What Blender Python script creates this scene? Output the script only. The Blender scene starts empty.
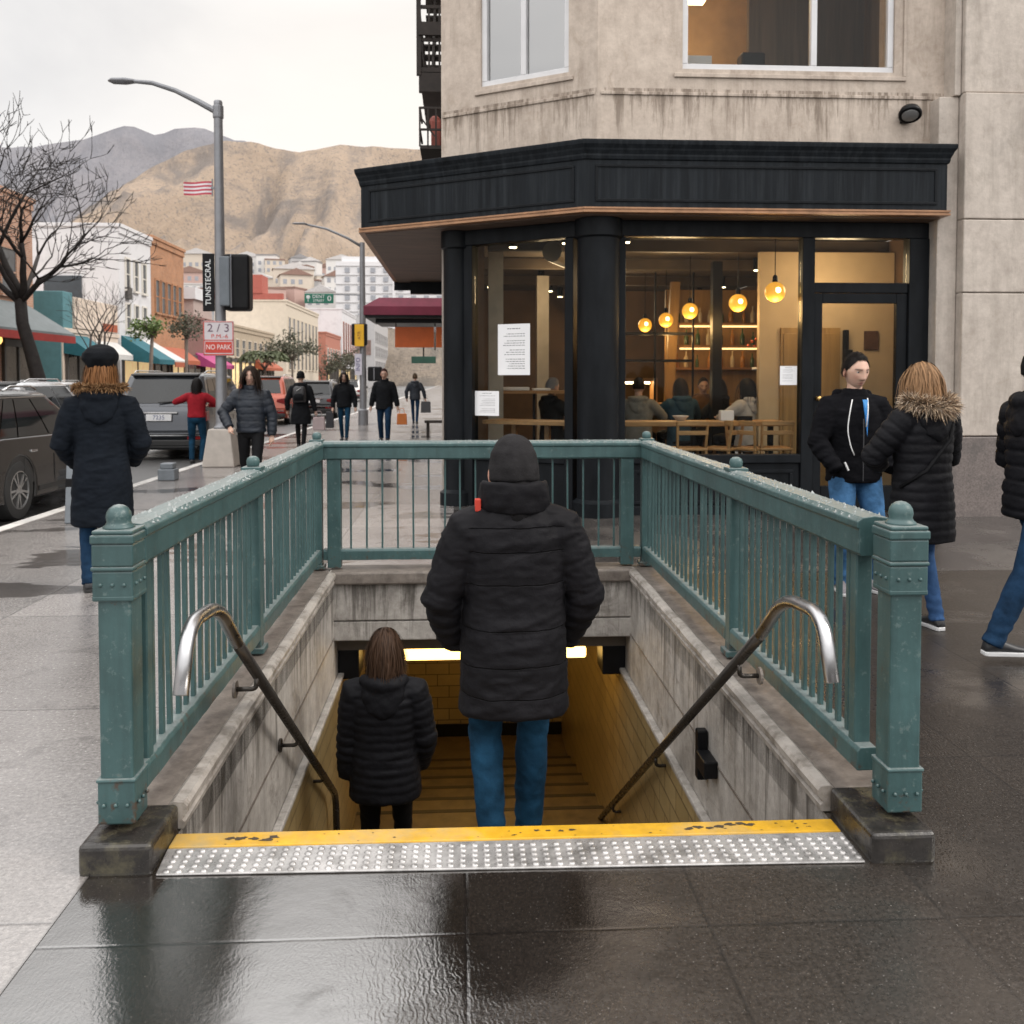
import bpy, bmesh, math, random
import numpy as np
from mathutils import Vector, Matrix, noise as mnoise
random.seed(7)
rng = np.random.default_rng(5)
sc = bpy.context.scene
COL = sc.collection
R = math.radians
V = Vector
# ------------------------------------------------------------------ helpers
class MB:
    """collects shapes; build() links them as ONE mesh object"""
    def __init__(s): s.v = []; s.f = []; s.m = []; s.c = []
    def add(s, vs, fs, mi=0, col=None):
        o = len(s.v); s.v += [tuple(p) for p in vs]
        s.f += [[o + i for i in f] for f in fs]; s.m += [mi] * len(fs)
        if col is not None:
            while len(s.c) < o: s.c.append((1, 1, 1, 1))
            s.c += [(*col, 1)] * len(vs)
        return s
    def box(s, x0, x1, y0, y1, z0, z1, mi=0):
        if x0 > x1: x0, x1 = x1, x0
        if y0 > y1: y0, y1 = y1, y0
        if z0 > z1: z0, z1 = z1, z0
        return s.add([(x0,y0,z0),(x1,y0,z0),(x1,y1,z0),(x0,y1,z0),(x0,y0,z1),(x1,y0,z1),(x1,y1,z1),(x0,y1,z1)],
              [(0,3,2,1),(4,5,6,7),(0,1,5,4),(1,2,6,5),(2,3,7,6),(3,0,4,7)], mi)
    def obox(s, o, ax, ay, az, mi=0):
        """oriented box from corner o with edge vectors"""
        o, ax, ay, az = V(o), V(ax), V(ay), V(az)
        vs = [o, o+ax, o+ax+ay, o+ay]; vs += [p+az for p in vs]
        return s.add(vs, [(0,3,2,1),(4,5,6,7),(0,1,5,4),(1,2,6,5),(2,3,7,6),(3,0,4,7)], mi)
    def bar(s, p, q, w, h, up=(0,0,1), mi=0):
        p, q = V(p), V(q); d = (q-p).normalized(); u = V(up)
        sd = d.cross(u).normalized() if abs(d.dot(u)) < .99 else V((1,0,0)); u = sd.cross(d)
        return s.obox(p - sd*w/2 - u*h/2, q-p, sd*w, u*h, mi)
    def quad(s, a, b, c, d, mi=0): return s.add([a,b,c,d], [(0,1,2,3)], mi)
    def tube(s, pts, rad, n=8, mi=0, flat=1.0, cap=True, col=None, upv=None):
        pts = [V(p) for p in pts]; k = len(pts)
        if not hasattr(rad, '__len__'): rad = [rad]*k
        vs = []; fs = []; prev = None
        for i in range(k):
            d = (pts[min(i+1,k-1)] - pts[max(i-1,0)]).normalized()
            if prev is None:
                a = V(upv) if upv else (V((0,0,1)) if abs(d.z) < .9 else V((0,1,0)))
                x = d.cross(a).normalized()
            else:
                x = (prev - d*prev.dot(d)).normalized()
            prev = x; y = d.cross(x)
            r = rad[i]
            for j in range(n):
                t = 2*math.pi*j/n
                vs.append(pts[i] + x*(r*math.cos(t)) + y*(r*flat*math.sin(t)))
        for i in range(k-1):
            for j in range(n):
                j2 = (j+1) % n
                fs.append((i*n+j, i*n+j2, (i+1)*n+j2, (i+1)*n+j))
        if cap: fs += [tuple(range(n-1,-1,-1)), tuple(range((k-1)*n, k*n))]
        return s.add(vs, fs, mi, col)
    def lathe(s, prof, c=(0,0,0), n=16, mi=0, sx=1, sy=1):
        c = V(c); vs = []; fs = []
        for r, z in prof:
            for j in range(n):
                t = 2*math.pi*j/n; vs.append(c + V((r*sx*math.cos(t), r*sy*math.sin(t), z)))
        k = len(prof)
        for i in range(k-1):
            for j in range(n):
                j2 = (j+1) % n; fs.append((i*n+j, i*n+j2, (i+1)*n+j2, (i+1)*n+j))
        fs += [tuple(range(n-1,-1,-1)), tuple(range((k-1)*n, k*n))]
        return s.add(vs, fs, mi)
    def ball(s, c, r, n=14, mi=0, sx=1, sy=1, sz=1):
        m = max(4, n//2+1)
        prof = [(max(r*math.sin(math.pi*i/m), 1e-4), -r*sz*math.cos(math.pi*i/m)) for i in range(m+1)]
        return s.lathe(prof, c, n, mi, sx, sy)
    def rings(s, rs, n=20, mi=0, p=2.0):
        """loft of superellipse rings (z,cx,cy,a,b)"""
        vs = []; fs = []
        for z, cx, cy, a, b in rs:
            for j in range(n):
                t = 2*math.pi*j/n; ct, st = math.cos(t), math.sin(t)
                vs.append((cx + a*math.copysign(abs(ct)**(2/p), ct), cy + b*math.copysign(abs(st)**(2/p), st), z))
        k = len(rs)
        for i in range(k-1):
            for j in range(n):
                j2 = (j+1) % n; fs.append((i*n+j, i*n+j2, (i+1)*n+j2, (i+1)*n+j))
        fs += [tuple(range(n-1,-1,-1)), tuple(range((k-1)*n, k*n))]
        return s.add(vs, fs, mi)
    def prism(s, poly, axis, a0, a1, mi=0):
        """2-D polygon swept along an axis ('x': poly=(y,z), 'y': poly=(x,z), 'z': poly=(x,y))"""
        n = len(poly)
        def P(p, a): return {'x': (a, p[0], p[1]), 'y': (p[0], a, p[1]), 'z': (p[0], p[1], a)}[axis]
        vs = [P(p, a0) for p in poly] + [P(p, a1) for p in poly]
        fs = [tuple(range(n-1,-1,-1)), tuple(range(n, 2*n))] + [(i, (i+1)%n, n+(i+1)%n, n+i) for i in range(n)]
        return s.add(vs, fs, mi)
    def mesh(s, name):
        me = bpy.data.meshes.new(name); me.from_pydata(s.v, [], s.f); me.validate()
        return me
    def build(s, name, mats, parent=None, smooth=False, bevel=0, world=False, seg=2, kind=None, label=None, fixn=True):
        vs = s.v
        if world and parent is not None:
            o = V((0,0,0)); p = parent
            while p is not None: o += p.location; p = p.parent
            vs = [(a-o.x, b-o.y, c-o.z) for a, b, c in vs]
        me = bpy.data.meshes.new(name); me.from_pydata(vs, [], s.f)
        for m in (mats if isinstance(mats, (list, tuple)) else [mats]): me.materials.append(m)
        if len(me.materials) > 1: me.polygons.foreach_set('material_index', s.m)
        if s.c:
            while len(s.c) < len(s.v): s.c.append((1,1,1,1))
            ca = me.color_attributes.new('Col', 'FLOAT_COLOR', 'POINT'); ca.data.foreach_set('color', [x for c in s.c for x in c])
        if fixn and len(s.f) < 60000:
            bm = bmesh.new(); bm.from_mesh(me); bmesh.ops.recalc_face_normals(bm, faces=bm.faces); bm.to_mesh(me); bm.free()
        if smooth: me.polygons.foreach_set('use_smooth', [True]*len(me.polygons))
        me.update()
        return link(name, me, parent, bevel, seg, kind, label)
def link(name, me, parent=None, bevel=0, seg=2, kind=None, label=None):
    o = bpy.data.objects.new(name, me); COL.objects.link(o); o.parent = parent
    if bevel:
        b = o.modifiers.new('Bevel', 'BEVEL'); b.width = bevel; b.segments = seg; b.limit_method = 'ANGLE'; b.angle_limit = R(35); b.harden_normals = False
    if kind: o['kind'] = kind
    if label: o['label'] = label
    return o
def autosmooth(o, ang=40):
    me = o.data; me.polygons.foreach_set('use_smooth', [True]*len(me.polygons))
    try: me.set_sharp_from_angle(angle=R(ang))
    except Exception: pass
    return o
def tag(o, label, cat, group=None):
    o['label'] = label; o['category'] = cat
    if group: o['group'] = group
    return o
def thing(name, label, cat, loc=(0,0,0), rz=0, group=None):
    o = bpy.data.objects.new(name, None); COL.objects.link(o); o.empty_display_size = .1
    o.location = loc; o.rotation_euler = (0,0,rz)
    return tag(o, label, cat, group)
def dup(root, loc, rz=None, label=None, group=None, scale=None):
    r = root.copy(); COL.objects.link(r); r.location = loc
    if rz is not None: r.rotation_euler = (0,0,rz)
    if scale: r.scale = scale
    if label: r['label'] = label
    if group: r['group'] = group
    for ch in list(root.children):
        c = ch.copy(); COL.objects.link(c); c.parent = r
        for g in list(ch.children):
            d = g.copy(); COL.objects.link(d); d.parent = c
    return r
# ------------------------------------------------------------------ materials
def newmat(name):
    m = bpy.data.materials.new(name); m.use_nodes = True; nt = m.node_tree
    return m, nt, nt.nodes['Principled BSDF']
def nd(nt, typ, **kw):
    n = nt.nodes.new(typ)
    for k, v in kw.items():
        if k in n.inputs and not hasattr(n, k): n.inputs[k].default_value = v
        elif hasattr(n, k): setattr(n, k, v)
        else: n.inputs[k].default_value = v
    return n
def mth(nt, op, a, b=None, c=None, clamp=False):
    n = nt.nodes.new('ShaderNodeMath'); n.operation = op; n.use_clamp = clamp
    for i, x in enumerate((a, b, c)):
        if x is None: continue
        if isinstance(x, (int, float)): n.inputs[i].default_value = x
        else: nt.links.new(x, n.inputs[i])
    return n.outputs[0]
def coords(nt, scale=(1,1,1), kind='Object'):
    tc = nt.nodes.new('ShaderNodeTexCoord'); mp = nt.nodes.new('ShaderNodeMapping'); mp.inputs['Scale'].default_value = scale
    nt.links.new(tc.outputs[kind], mp.inputs['Vector']); return mp.outputs[0]
def noise_(nt, vec, scale, detail=6, rough=.6, dist=0):
    n = nt.nodes.new('ShaderNodeTexNoise'); n.inputs['Scale'].default_value = scale; n.inputs['Detail'].default_value = detail
    n.inputs['Roughness'].default_value = rough; n.inputs['Distortion'].default_value = dist
    nt.links.new(vec, n.inputs['Vector']); return n.outputs[0]
def ramp(nt, fac, stops):
    n = nt.nodes.new('ShaderNodeValToRGB'); e = n.color_ramp.elements
    while len(e) < len(stops): e.new(.5)
    for el, (p, c) in zip(e, stops):
        el.position = p; el.color = (*c, 1) if hasattr(c, '__len__') else (c, c, c, 1)
    nt.links.new(fac, n.inputs[0]); return n.outputs[0]
def mixc(nt, fac, a, b, mode='MIX'):
    n = nt.nodes.new('ShaderNodeMix'); n.data_type = 'RGBA'; n.blend_type = mode
    for i, x in ((0, fac), (6, a), (7, b)):
        if isinstance(x, (int, float)): n.inputs[i].default_value = x if i == 0 else (x, x, x, 1)
        elif isinstance(x, tuple): n.inputs[i].default_value = (*x, 1)
        else: nt.links.new(x, n.inputs[i])
    return n.outputs[2]
def bumpn(nt, h, strength, dist=.01, prev=None):
    b = nt.nodes.new('ShaderNodeBump'); b.inputs['Strength'].default_value = strength; b.inputs['Distance'].default_value = dist
    nt.links.new(h, b.inputs['Height'])
    if prev is not None: nt.links.new(prev, b.inputs['Normal'])
    return b.outputs[0]
def sc_(c, k): return tuple(min(1, max(0, x*k)) for x in c)
def M(name, col, rough=.55, metal=0, var=.18, vs=3, bump=.0, bs=60, bd=.004, rv=.0, emit=0, ecol=None, spec=.5, dirt=None, dirts=2.0, coat=0, stretch=(1,1,1), attr=False, sheen=0):
    m, nt, b = newmat(name); L = nt.links
    v = coords(nt, stretch)
    n1 = noise_(nt, v, vs, 8, .65)
    base = ramp(nt, n1, [(.3, sc_(col, 1-var)), (.7, sc_(col, 1+var))])
    if attr:
        at = nt.nodes.new('ShaderNodeVertexColor'); at.layer_name = 'Col'
        base = mixc(nt, 1.0, base, at.outputs[0], 'MULTIPLY')
    if dirt:
        n2 = noise_(nt, v, dirts, 10, .7)
        f = ramp(nt, n2, [(.48, 0.0), (.68, 1.0)])
        base = mixc(nt, f, base, dirt)
    L.new(base, b.inputs['Base Color'])
    b.inputs['Metallic'].default_value = metal; b.inputs['Specular IOR Level'].default_value = spec
    if rv:
        r = noise_(nt, v, vs*2.3, 6, .6)
        L.new(ramp(nt, r, [(.3, max(0.02, rough-rv)), (.7, min(1, rough+rv))]), b.inputs['Roughness'])
    else: b.inputs['Roughness'].default_value = rough
    if bump: L.new(bumpn(nt, noise_(nt, v, bs, 8, .65), bump, bd), b.inputs['Normal'])
    if emit:
        b.inputs['Emission Color'].default_value = (*(ecol or col), 1); b.inputs['Emission Strength'].default_value = emit
    if coat: b.inputs['Coat Weight'].default_value = coat; b.inputs['Coat Roughness'].default_value = .05
    if sheen: b.inputs['Sheen Weight'].default_value = sheen; b.inputs['Sheen Roughness'].default_value = .5
    return m
def glass_mat(name, tint=(.9,.92,.92), ior=1.4, rough=.02, dark=0, boost=1.0):
    m, nt, b = newmat(name); nt.nodes.remove(b); L = nt.links; out = nt.nodes['Material Output']
    t = nd(nt, 'ShaderNodeBsdfTransparent'); t.inputs[0].default_value = (*tint, 1)
    g = nd(nt, 'ShaderNodeBsdfGlossy'); g.inputs['Roughness'].default_value = rough
    fr = nd(nt, 'ShaderNodeFresnel'); fr.inputs['IOR'].default_value = ior
    v = coords(nt); bmp = bumpn(nt, noise_(nt, v, 1.3, 2), .03, .05); L.new(bmp, g.inputs['Normal'])
    f = mth(nt, 'MULTIPLY', fr.outputs[0], boost, clamp=True)
    mx = nd(nt, 'ShaderNodeMixShader'); L.new(f, mx.inputs[0]); L.new(t.outputs[0], mx.inputs[1]); L.new(g.outputs[0], mx.inputs[2])
    L.new(mx.outputs[0], out.inputs[0]); return m
def concrete(name, lo, hi, stain=(.09,.075,.06), streak=1.0, rough=.75, drip=None, mott=.5, blot=1.0):
    """weathered concrete with vertical run-off streaks"""
    m, nt, b = newmat(name); L = nt.links; v = coords(nt)
    n1 = noise_(nt, v, 1.7, 10, .7); base = ramp(nt, n1, [(.3, lo), (.72, hi)])
    n0 = noise_(nt, v, 9, 8, .75); base = mixc(nt, mott, base, ramp(nt, n0, [(.32, sc_(lo, .65)), (.68, sc_(hi, 1.2))]))
    vs = coords(nt, (3.2, 3.2, .42)); ns = noise_(nt, vs, 1.8, 9, .72, .35)
    msk = noise_(nt, v, .8, 4, .6)
    f = mth(nt, 'MULTIPLY', ramp(nt, ns, [(.44, 0.0), (.66, 1.0)]), ramp(nt, msk, [(.36, .2), (.60, 1.0)]))
    base = mixc(nt, mth(nt, 'MULTIPLY', f, .62*streak, clamp=True), base, stain)
    blo = noise_(nt, v, 2.6, 6, .75, .8); base = mixc(nt, ramp(nt, blo, [(.56, 0.0), (.64, .45*streak*blot)]), base, sc_(stain, 1.6))
    if drip:       # grime washed down from an edge at height drip[0], fading over drip[1]
        sx = nt.nodes.new('ShaderNodeSeparateXYZ'); L.new(v, sx.inputs[0]); g = mth(nt, 'SUBTRACT', 1.0, mth(nt, 'DIVIDE', mth(nt, 'SUBTRACT', drip[0], sx.outputs[2]), drip[1]), clamp=True)
        vd = coords(nt, (4.2, 4.2, .35)); dn = noise_(nt, vd, 2.2, 9, .75, .5)
        k = ramp(nt, mth(nt, 'ADD', dn, mth(nt, 'MULTIPLY', g, .20)), [(.64, 0.0), (.76, 1.0)]); k = mth(nt, 'MULTIPLY', mth(nt, 'MULTIPLY', k, mth(nt, 'POWER', g, .5)), mth(nt, 'LESS_THAN', sx.outputs[2], drip[0]+.04)); base = mixc(nt, mth(nt, 'MULTIPLY', k, .8), base, sc_(stain, .8))
    L.new(base, b.inputs['Base Color'])
    n3 = noise_(nt, v, 38, 8, .75)
    L.new(ramp(nt, n1, [(.3, rough-.2), (.7, min(1, rough+.1))]), b.inputs['Roughness'])
    nb = bumpn(nt, n3, .35, .006); nb = bumpn(nt, n1, .3, .03, nb)
    L.new(nb, b.inputs['Normal']); return m
def brick_mat(name, c1, c2, mortar, scale=1.0, bw=.22, bh=.075, rough=.75, ax='auto', msize=.012):
    m, nt, b = newmat(name); L = nt.links
    tc = nt.nodes.new('ShaderNodeTexCoord'); sx = nt.nodes.new('ShaderNodeSeparateXYZ'); L.new(tc.outputs['Object'], sx.inputs[0])
    u = mth(nt, 'ADD', sx.outputs[0], sx.outputs[1]) if ax == 'auto' else sx.outputs[{'x':0,'y':1}[ax]]
    cb = nt.nodes.new('ShaderNodeCombineXYZ'); L.new(u, cb.inputs[0]); L.new(sx.outputs[2], cb.inputs[1])
    br = nt.nodes.new('ShaderNodeTexBrick'); L.new(cb.outputs[0], br.inputs['Vector'])
    br.inputs['Color1'].default_value = (*c1, 1); br.inputs['Color2'].default_value = (*c2, 1); br.inputs['Mortar'].default_value = (*mortar, 1)
    br.inputs['Scale'].default_value = scale; br.inputs['Brick Width'].default_value = bw; br.inputs['Row Height'].default_value = bh; br.inputs['Mortar Size'].default_value = msize
    n = noise_(nt, tc.outputs['Object'], 1.2, 8, .7)
    c = mixc(nt, .6, br.outputs[0], ramp(nt, n, [(.3, .55), (.7, 1.25)]), 'MULTIPLY')
    L.new(c, b.inputs['Base Color']); b.inputs['Roughness'].default_value = rough
    L.new(bumpn(nt, br.outputs['Fac'], -.5, .006), b.inputs['Normal'])
    return m
# wet ground
def wet_ground(name, lo, hi, jx, jy, x0, y0, jw=.006, wet=(.08,.42), wetscale=.9, chisel=.5, jxmin=None, puddle=(.5,.62), dark=.5, ior=2.1, grain=.7, gum=(.10,.095,.09), wetx=None, dryior=None, speck=.7, far=None):
    m, nt, b = newmat(name); L = nt.links
    tc = nt.nodes.new('ShaderNodeTexCoord'); vec = tc.outputs['Object']
    sx = nt.nodes.new('ShaderNodeSeparateXYZ'); L.new(vec, sx.inputs[0])
    wob = mth(nt, 'MULTIPLY', mth(nt, 'SUBTRACT', noise_(nt, vec, 6, 3), .5), .012)
    def line(c, o, per):
        q = mth(nt, 'ADD', mth(nt, 'SUBTRACT', c, o), wob)
        d = mth(nt, 'ABSOLUTE', mth(nt, 'SUBTRACT', mth(nt, 'FRACT', mth(nt, 'ADD', mth(nt, 'DIVIDE', q, per), .5)), .5))
        return mth(nt, 'SUBTRACT', 1.0, mth(nt, 'DIVIDE', mth(nt, 'MULTIPLY', d, per), jw), clamp=True)
    lx = line(sx.outputs[0], x0, jx); ly = line(sx.outputs[1], y0, jy)
    if jxmin is not None: lx = mth(nt, 'MULTIPLY', lx, mth(nt, 'GREATER_THAN', sx.outputs[0], jxmin))
    jt = mth(nt, 'MAXIMUM', lx, ly)
    # a tone of its own for every slab
    fx = mth(nt, 'FLOOR', mth(nt, 'DIVIDE', mth(nt, 'SUBTRACT', sx.outputs[0], x0), jx)); fy = mth(nt, 'FLOOR', mth(nt, 'DIVIDE', mth(nt, 'SUBTRACT', sx.outputs[1], y0), jy))
    cb = nt.nodes.new('ShaderNodeCombineXYZ'); L.new(fx, cb.inputs[0]); L.new(fy, cb.inputs[1])
    wn = nt.nodes.new('ShaderNodeTexWhiteNoise'); wn.noise_dimensions = '2D'; L.new(cb.outputs[0], wn.inputs['Vector'])
    n1 = noise_(nt, vec, 1.4, 10, .7); nf = noise_(nt, vec, 55, 6, .7); spk = noise_(nt, vec, 150, 3, .6); gr = noise_(nt, vec, 105, 4, .8)
    base = ramp(nt, n1, [(.3, lo), (.7, hi)])
    base = mixc(nt, .45, base, ramp(nt, nf, [(.35, sc_(lo, .6)), (.65, sc_(hi, 1.3))]))
    base = mixc(nt, .5, base, ramp(nt, wn.outputs['Value'], [(0, .6), (1, 1.3)]), 'MULTIPLY')
    base = mixc(nt, grain, base, ramp(nt, gr, [(.36, .25), (.5, .9), (.64, 2.2)]), 'MULTIPLY')
    base = mixc(nt, ramp(nt, spk, [(.66, 0.0), (.70, speck)]), base, (.30,.28,.26))
    stn = noise_(nt, vec, 3.3, 6, .7, 1.2); base = mixc(nt, ramp(nt, stn, [(.55, 0.0), (.66, .45)]), base, sc_(lo, .55))
    ble = nt.nodes.new('ShaderNodeTexVoronoi'); ble.inputs['Scale'].default_value = 1.7; L.new(vec, ble.inputs['Vector']); base = mixc(nt, ramp(nt, ble.outputs['Distance'], [(.022, .8), (.03, 0.0)]), base, gum)
    pmap = nt.nodes.new('ShaderNodeMapping'); pmap.inputs['Scale'].default_value = (.75, 1.9, 1) if far else (1,1,1); L.new(vec, pmap.inputs[0])
    pud = noise_(nt, pmap.outputs[0], wetscale, 5, .6, .4)
    if far:        # puddles lie in the hollows farther up the pavement
        pud = mth(nt, 'SUBTRACT', pud, mth(nt, 'MULTIPLY', mth(nt, 'SUBTRACT', 1.0, mth(nt, 'DIVIDE', mth(nt, 'SUBTRACT', sx.outputs[1], far[0]), far[1]), clamp=True), .25))
    if wetx:       # the water stands on the low side of the paving
        pud = mth(nt, 'ADD', pud, mth(nt, 'MULTIPLY', mth(nt, 'SUBTRACT', .5, mth(nt, 'DIVIDE', mth(nt, 'SUBTRACT', sx.outputs[0], wetx[0]), wetx[1]), clamp=True), wetx[2])); pud = mth(nt, 'SUBTRACT', pud, wetx[3])
    pf = ramp(nt, pud, [(puddle[0], 0.0), (puddle[1], 1.0)])
    base = mixc(nt, mth(nt, 'MULTIPLY', pf, dark), base, sc_(lo, .45))
    base = mixc(nt, mth(nt, 'MULTIPLY', jt, .75), base, sc_(lo, .4))
    L.new(base, b.inputs['Base Color'])
    rr = mixc(nt, pf, ramp(nt, nf, [(.3, wet[1]-.1), (.7, wet[1]+.1)]), wet[0])
    L.new(rr, b.inputs['Roughness'])
    inv = mth(nt, 'SUBTRACT', 1.0, mth(nt, 'MULTIPLY', pf, .6))
    wv = nt.nodes.new('ShaderNodeTexWave'); wv.inputs['Scale'].default_value = 19; wv.inputs['Distortion'].default_value = 14; wv.inputs['Detail'].default_value = 4; wv.inputs['Detail Scale'].default_value = 1.1; wv.inputs['Detail Roughness'].default_value = .6
    L.new(vec, wv.inputs['Vector'])
    hgt = mth(nt, 'ADD', mth(nt, 'MULTIPLY', mth(nt, 'MULTIPLY', wv.outputs['Fac'], chisel), ramp(nt, noise_(nt, vec, .8, 3), [(.42, 0.0), (.58, 1.0)])), mth(nt, 'MULTIPLY', nf, 1.0))
    hgt = mth(nt, 'MULTIPLY', hgt, inv)
    hgt = mth(nt, 'SUBTRACT', hgt, mth(nt, 'MULTIPLY', jt, .5))
    nb = bumpn(nt, hgt, .26, .005); nb = bumpn(nt, noise_(nt, vec, 2.2, 3), .12, .03, nb)
    L.new(nb, b.inputs['Normal']); b.inputs['IOR'].default_value = ior
    if dryior: L.new(mth(nt, 'ADD', dryior, mth(nt, 'MULTIPLY', pf, ior-dryior)), b.inputs['IOR'])
    return m
# painted iron: teal paint chipped to primer and rust
def painted_iron(name, col):
    m, nt, b = newmat(name); L = nt.links
    tc = nt.nodes.new('ShaderNodeTexCoord'); ge = nt.nodes.new('ShaderNodeNewGeometry'); v = ge.outputs['Position']
    n1 = noise_(nt, v, 3, 8, .7); base = ramp(nt, n1, [(.3, sc_(col, .75)), (.7, sc_(col, 1.25))])
    vs = nt.nodes.new('ShaderNodeMapping'); vs.inputs['Scale'].default_value = (9, 9, 1.1); L.new(v, vs.inputs['Vector'])
    st = noise_(nt, vs.outputs[0], 2, 6, .6); base = mixc(nt, ramp(nt, st, [(.45, 0.0), (.75, .55)]), base, sc_(col, .45))
    n2 = noise_(nt, v, 26, 10, .75)
    base = mixc(nt, ramp(nt, n2, [(.58, 0.0), (.63, .75)]), base, (.11, .16, .155))
    base = mixc(nt, ramp(nt, n2, [(.67, 0.0), (.70, .9)]), base, (.085, .045, .025))
    sz = nt.nodes.new('ShaderNodeSeparateXYZ'); L.new(v, sz.inputs[0]); low = mth(nt, 'SUBTRACT', 1.0, mth(nt, 'DIVIDE', mth(nt, 'SUBTRACT', sz.outputs[2], .10), .28), clamp=True)
    rs = ramp(nt, mth(nt, 'ADD', noise_(nt, v, 17, 8, .7), mth(nt, 'MULTIPLY', low, .16)), [(.66, 0.0), (.74, .85)]); base = mixc(nt, rs, base, (.07, .04, .025))
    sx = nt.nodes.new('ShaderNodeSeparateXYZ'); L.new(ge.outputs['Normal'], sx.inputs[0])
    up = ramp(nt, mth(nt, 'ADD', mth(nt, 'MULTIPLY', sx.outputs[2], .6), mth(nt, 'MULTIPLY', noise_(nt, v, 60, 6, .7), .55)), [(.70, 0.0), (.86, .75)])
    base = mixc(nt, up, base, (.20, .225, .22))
    L.new(base, b.inputs['Base Color'])
    L.new(ramp(nt, n1, [(.3, .28), (.7, .5)]), b.inputs['Roughness'])
    nb = bumpn(nt, n2, .35, .003); nb = bumpn(nt, noise_(nt, v, 120, 4), .12, .001, nb); L.new(nb, b.inputs['Normal'])
    return m
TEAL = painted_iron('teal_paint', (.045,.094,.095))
SLATE = wet_ground('wet_slate', (.0115,.0085,.0062), (.030,.0235,.0185), .71, 1.1, .01, 2.54, jw=.009, speck=.95, wet=(.07,.36), wetscale=1.05, chisel=.4, jxmin=-.06, puddle=(.40,.58), dark=.4, ior=3.1, wetx=(.35, 1.2, .26, .12), dryior=1.6)
WALK = wet_ground('wet_concrete', (.155,.142,.135), (.285,.265,.252), 1.85, 1.75, -1.2, 2.66, jw=.011, grain=.16, wet=(.02,.20), wetscale=.62, far=(4.6, 2.2), chisel=.12, puddle=(.55,.572), dark=.92, ior=1.38, dryior=2.3, speck=.1, gum=(.16,.15,.14))
ASPH = wet_ground('wet_asphalt', (.035,.034,.034), (.062,.06,.058), 60, 90, 3.3, 1.7, wet=(.06,.45), wetscale=.3, chisel=.1, puddle=(.52,.66))
CONC = concrete('stair_concrete', (.27,.245,.22), (.52,.49,.455), stain=(.06,.05,.04), streak=.95, drip=(0, .8))
CURBC = concrete('coping_concrete', (.065,.05,.042), (.27,.235,.205), stain=(.03,.024,.02), streak=.9, rough=.55)
FACADE = concrete('facade_concrete', (.42,.345,.285), (.60,.52,.445), stain=(.17,.125,.09), streak=.75, mott=.32, blot=.8, drip=(4.9, .9), rough=.82)
FACADE2 = concrete('pier_concrete', (.40,.345,.30), (.58,.52,.46), stain=(.19,.16,.13), streak=.8, mott=.32, blot=.8, rough=.82)
GRANITE = M('pink_granite', (.155,.13,.12), .5, var=.45, vs=55, bump=.15, bs=80, dirt=(.09,.08,.075), dirts=3)
PLINTH = M('wet_dark_stone', (.022,.019,.017), .2, var=.5, vs=14, bump=.4, bs=30, bd=.01, rv=.12, dirt=(.09,.08,.05), dirts=9)
STEEL = M('brushed_steel', (.46,.46,.47), .30, 1, var=.08, vs=6, rv=.08, bump=.03, bs=150)
STEELW = M('wet_steel_plate', (.50,.485,.475), .30, .55, var=.25, vs=8, rv=.12, dirt=(.20,.19,.18), dirts=6)
YELLOW = M('worn_yellow_paint', (.58,.32,.018), .4, var=.25, vs=8, dirt=(.40,.29,.13), dirts=2.2, bump=.15, bs=80, rv=.12)
BLACKM = M('black_metal', (.009,.009,.010), .38, 0, var=.3, spec=.15)
LIPC = M('pale_worn_concrete', (.34,.31,.28), .6, var=.35, vs=6, bump=.3, bs=40, dirt=(.12,.10,.08), dirts=7)
def tile_mat(name, c1, c2, mortar, bw, bh):
    return brick_mat(name, c1, c2, mortar, 1, bw, bh, .28, msize=.006)
TILE = tile_mat('ochre_tile', (.34,.26,.13), (.28,.21,.10), (.10,.075,.045), .30, .15)
STEPM = M('stair_tread_stone', (.105,.072,.035), .45, var=.45, vs=6, bump=.2, bs=40, dirt=(.12,.08,.03), dirts=5)
FRAME = M('black_painted_wood', (.010,.0115,.0135), .40, var=.35, vs=5, bump=.12, bs=35, bd=.003, rv=.1, stretch=(1,1,.3), spec=.09)
FRAMEW = M('black_sign_board', (.011,.0135,.0165), .45, var=.45, vs=4, bump=.25, bs=25, bd=.003, rv=.12, stretch=(2.5,2.5,.10), dirt=(.024,.028,.032), dirts=5, spec=.10)
COPPER = M('copper_trim', (.32,.17,.09), .4, .3, var=.3, vs=6)
SOFFIT = M('soffit_boards', (.12,.08,.06), .55, var=.5, vs=2.5, bump=.2, bs=12, stretch=(.6,6,1), dirt=(.07,.05,.04), dirts=3)
GLASS = glass_mat('window_glass', (.82,.84,.83), 1.38, .015, boost=.2)
GLASSB = glass_mat('upper_window_glass', (.80,.81,.80), 1.45, .02, boost=.5)
WHITEF = M('white_window_frame', (.62,.62,.63), .4, var=.08)
OAK = M('oak_wood', (.42,.22,.085), .42, var=.25, vs=3, stretch=(1,8,8), bump=.06, bs=30)
PAPER = M('white_paper', (.82,.82,.83), .7, var=.03)
INK = M('ink', (.12,.12,.13), .7, var=.1)
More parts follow.
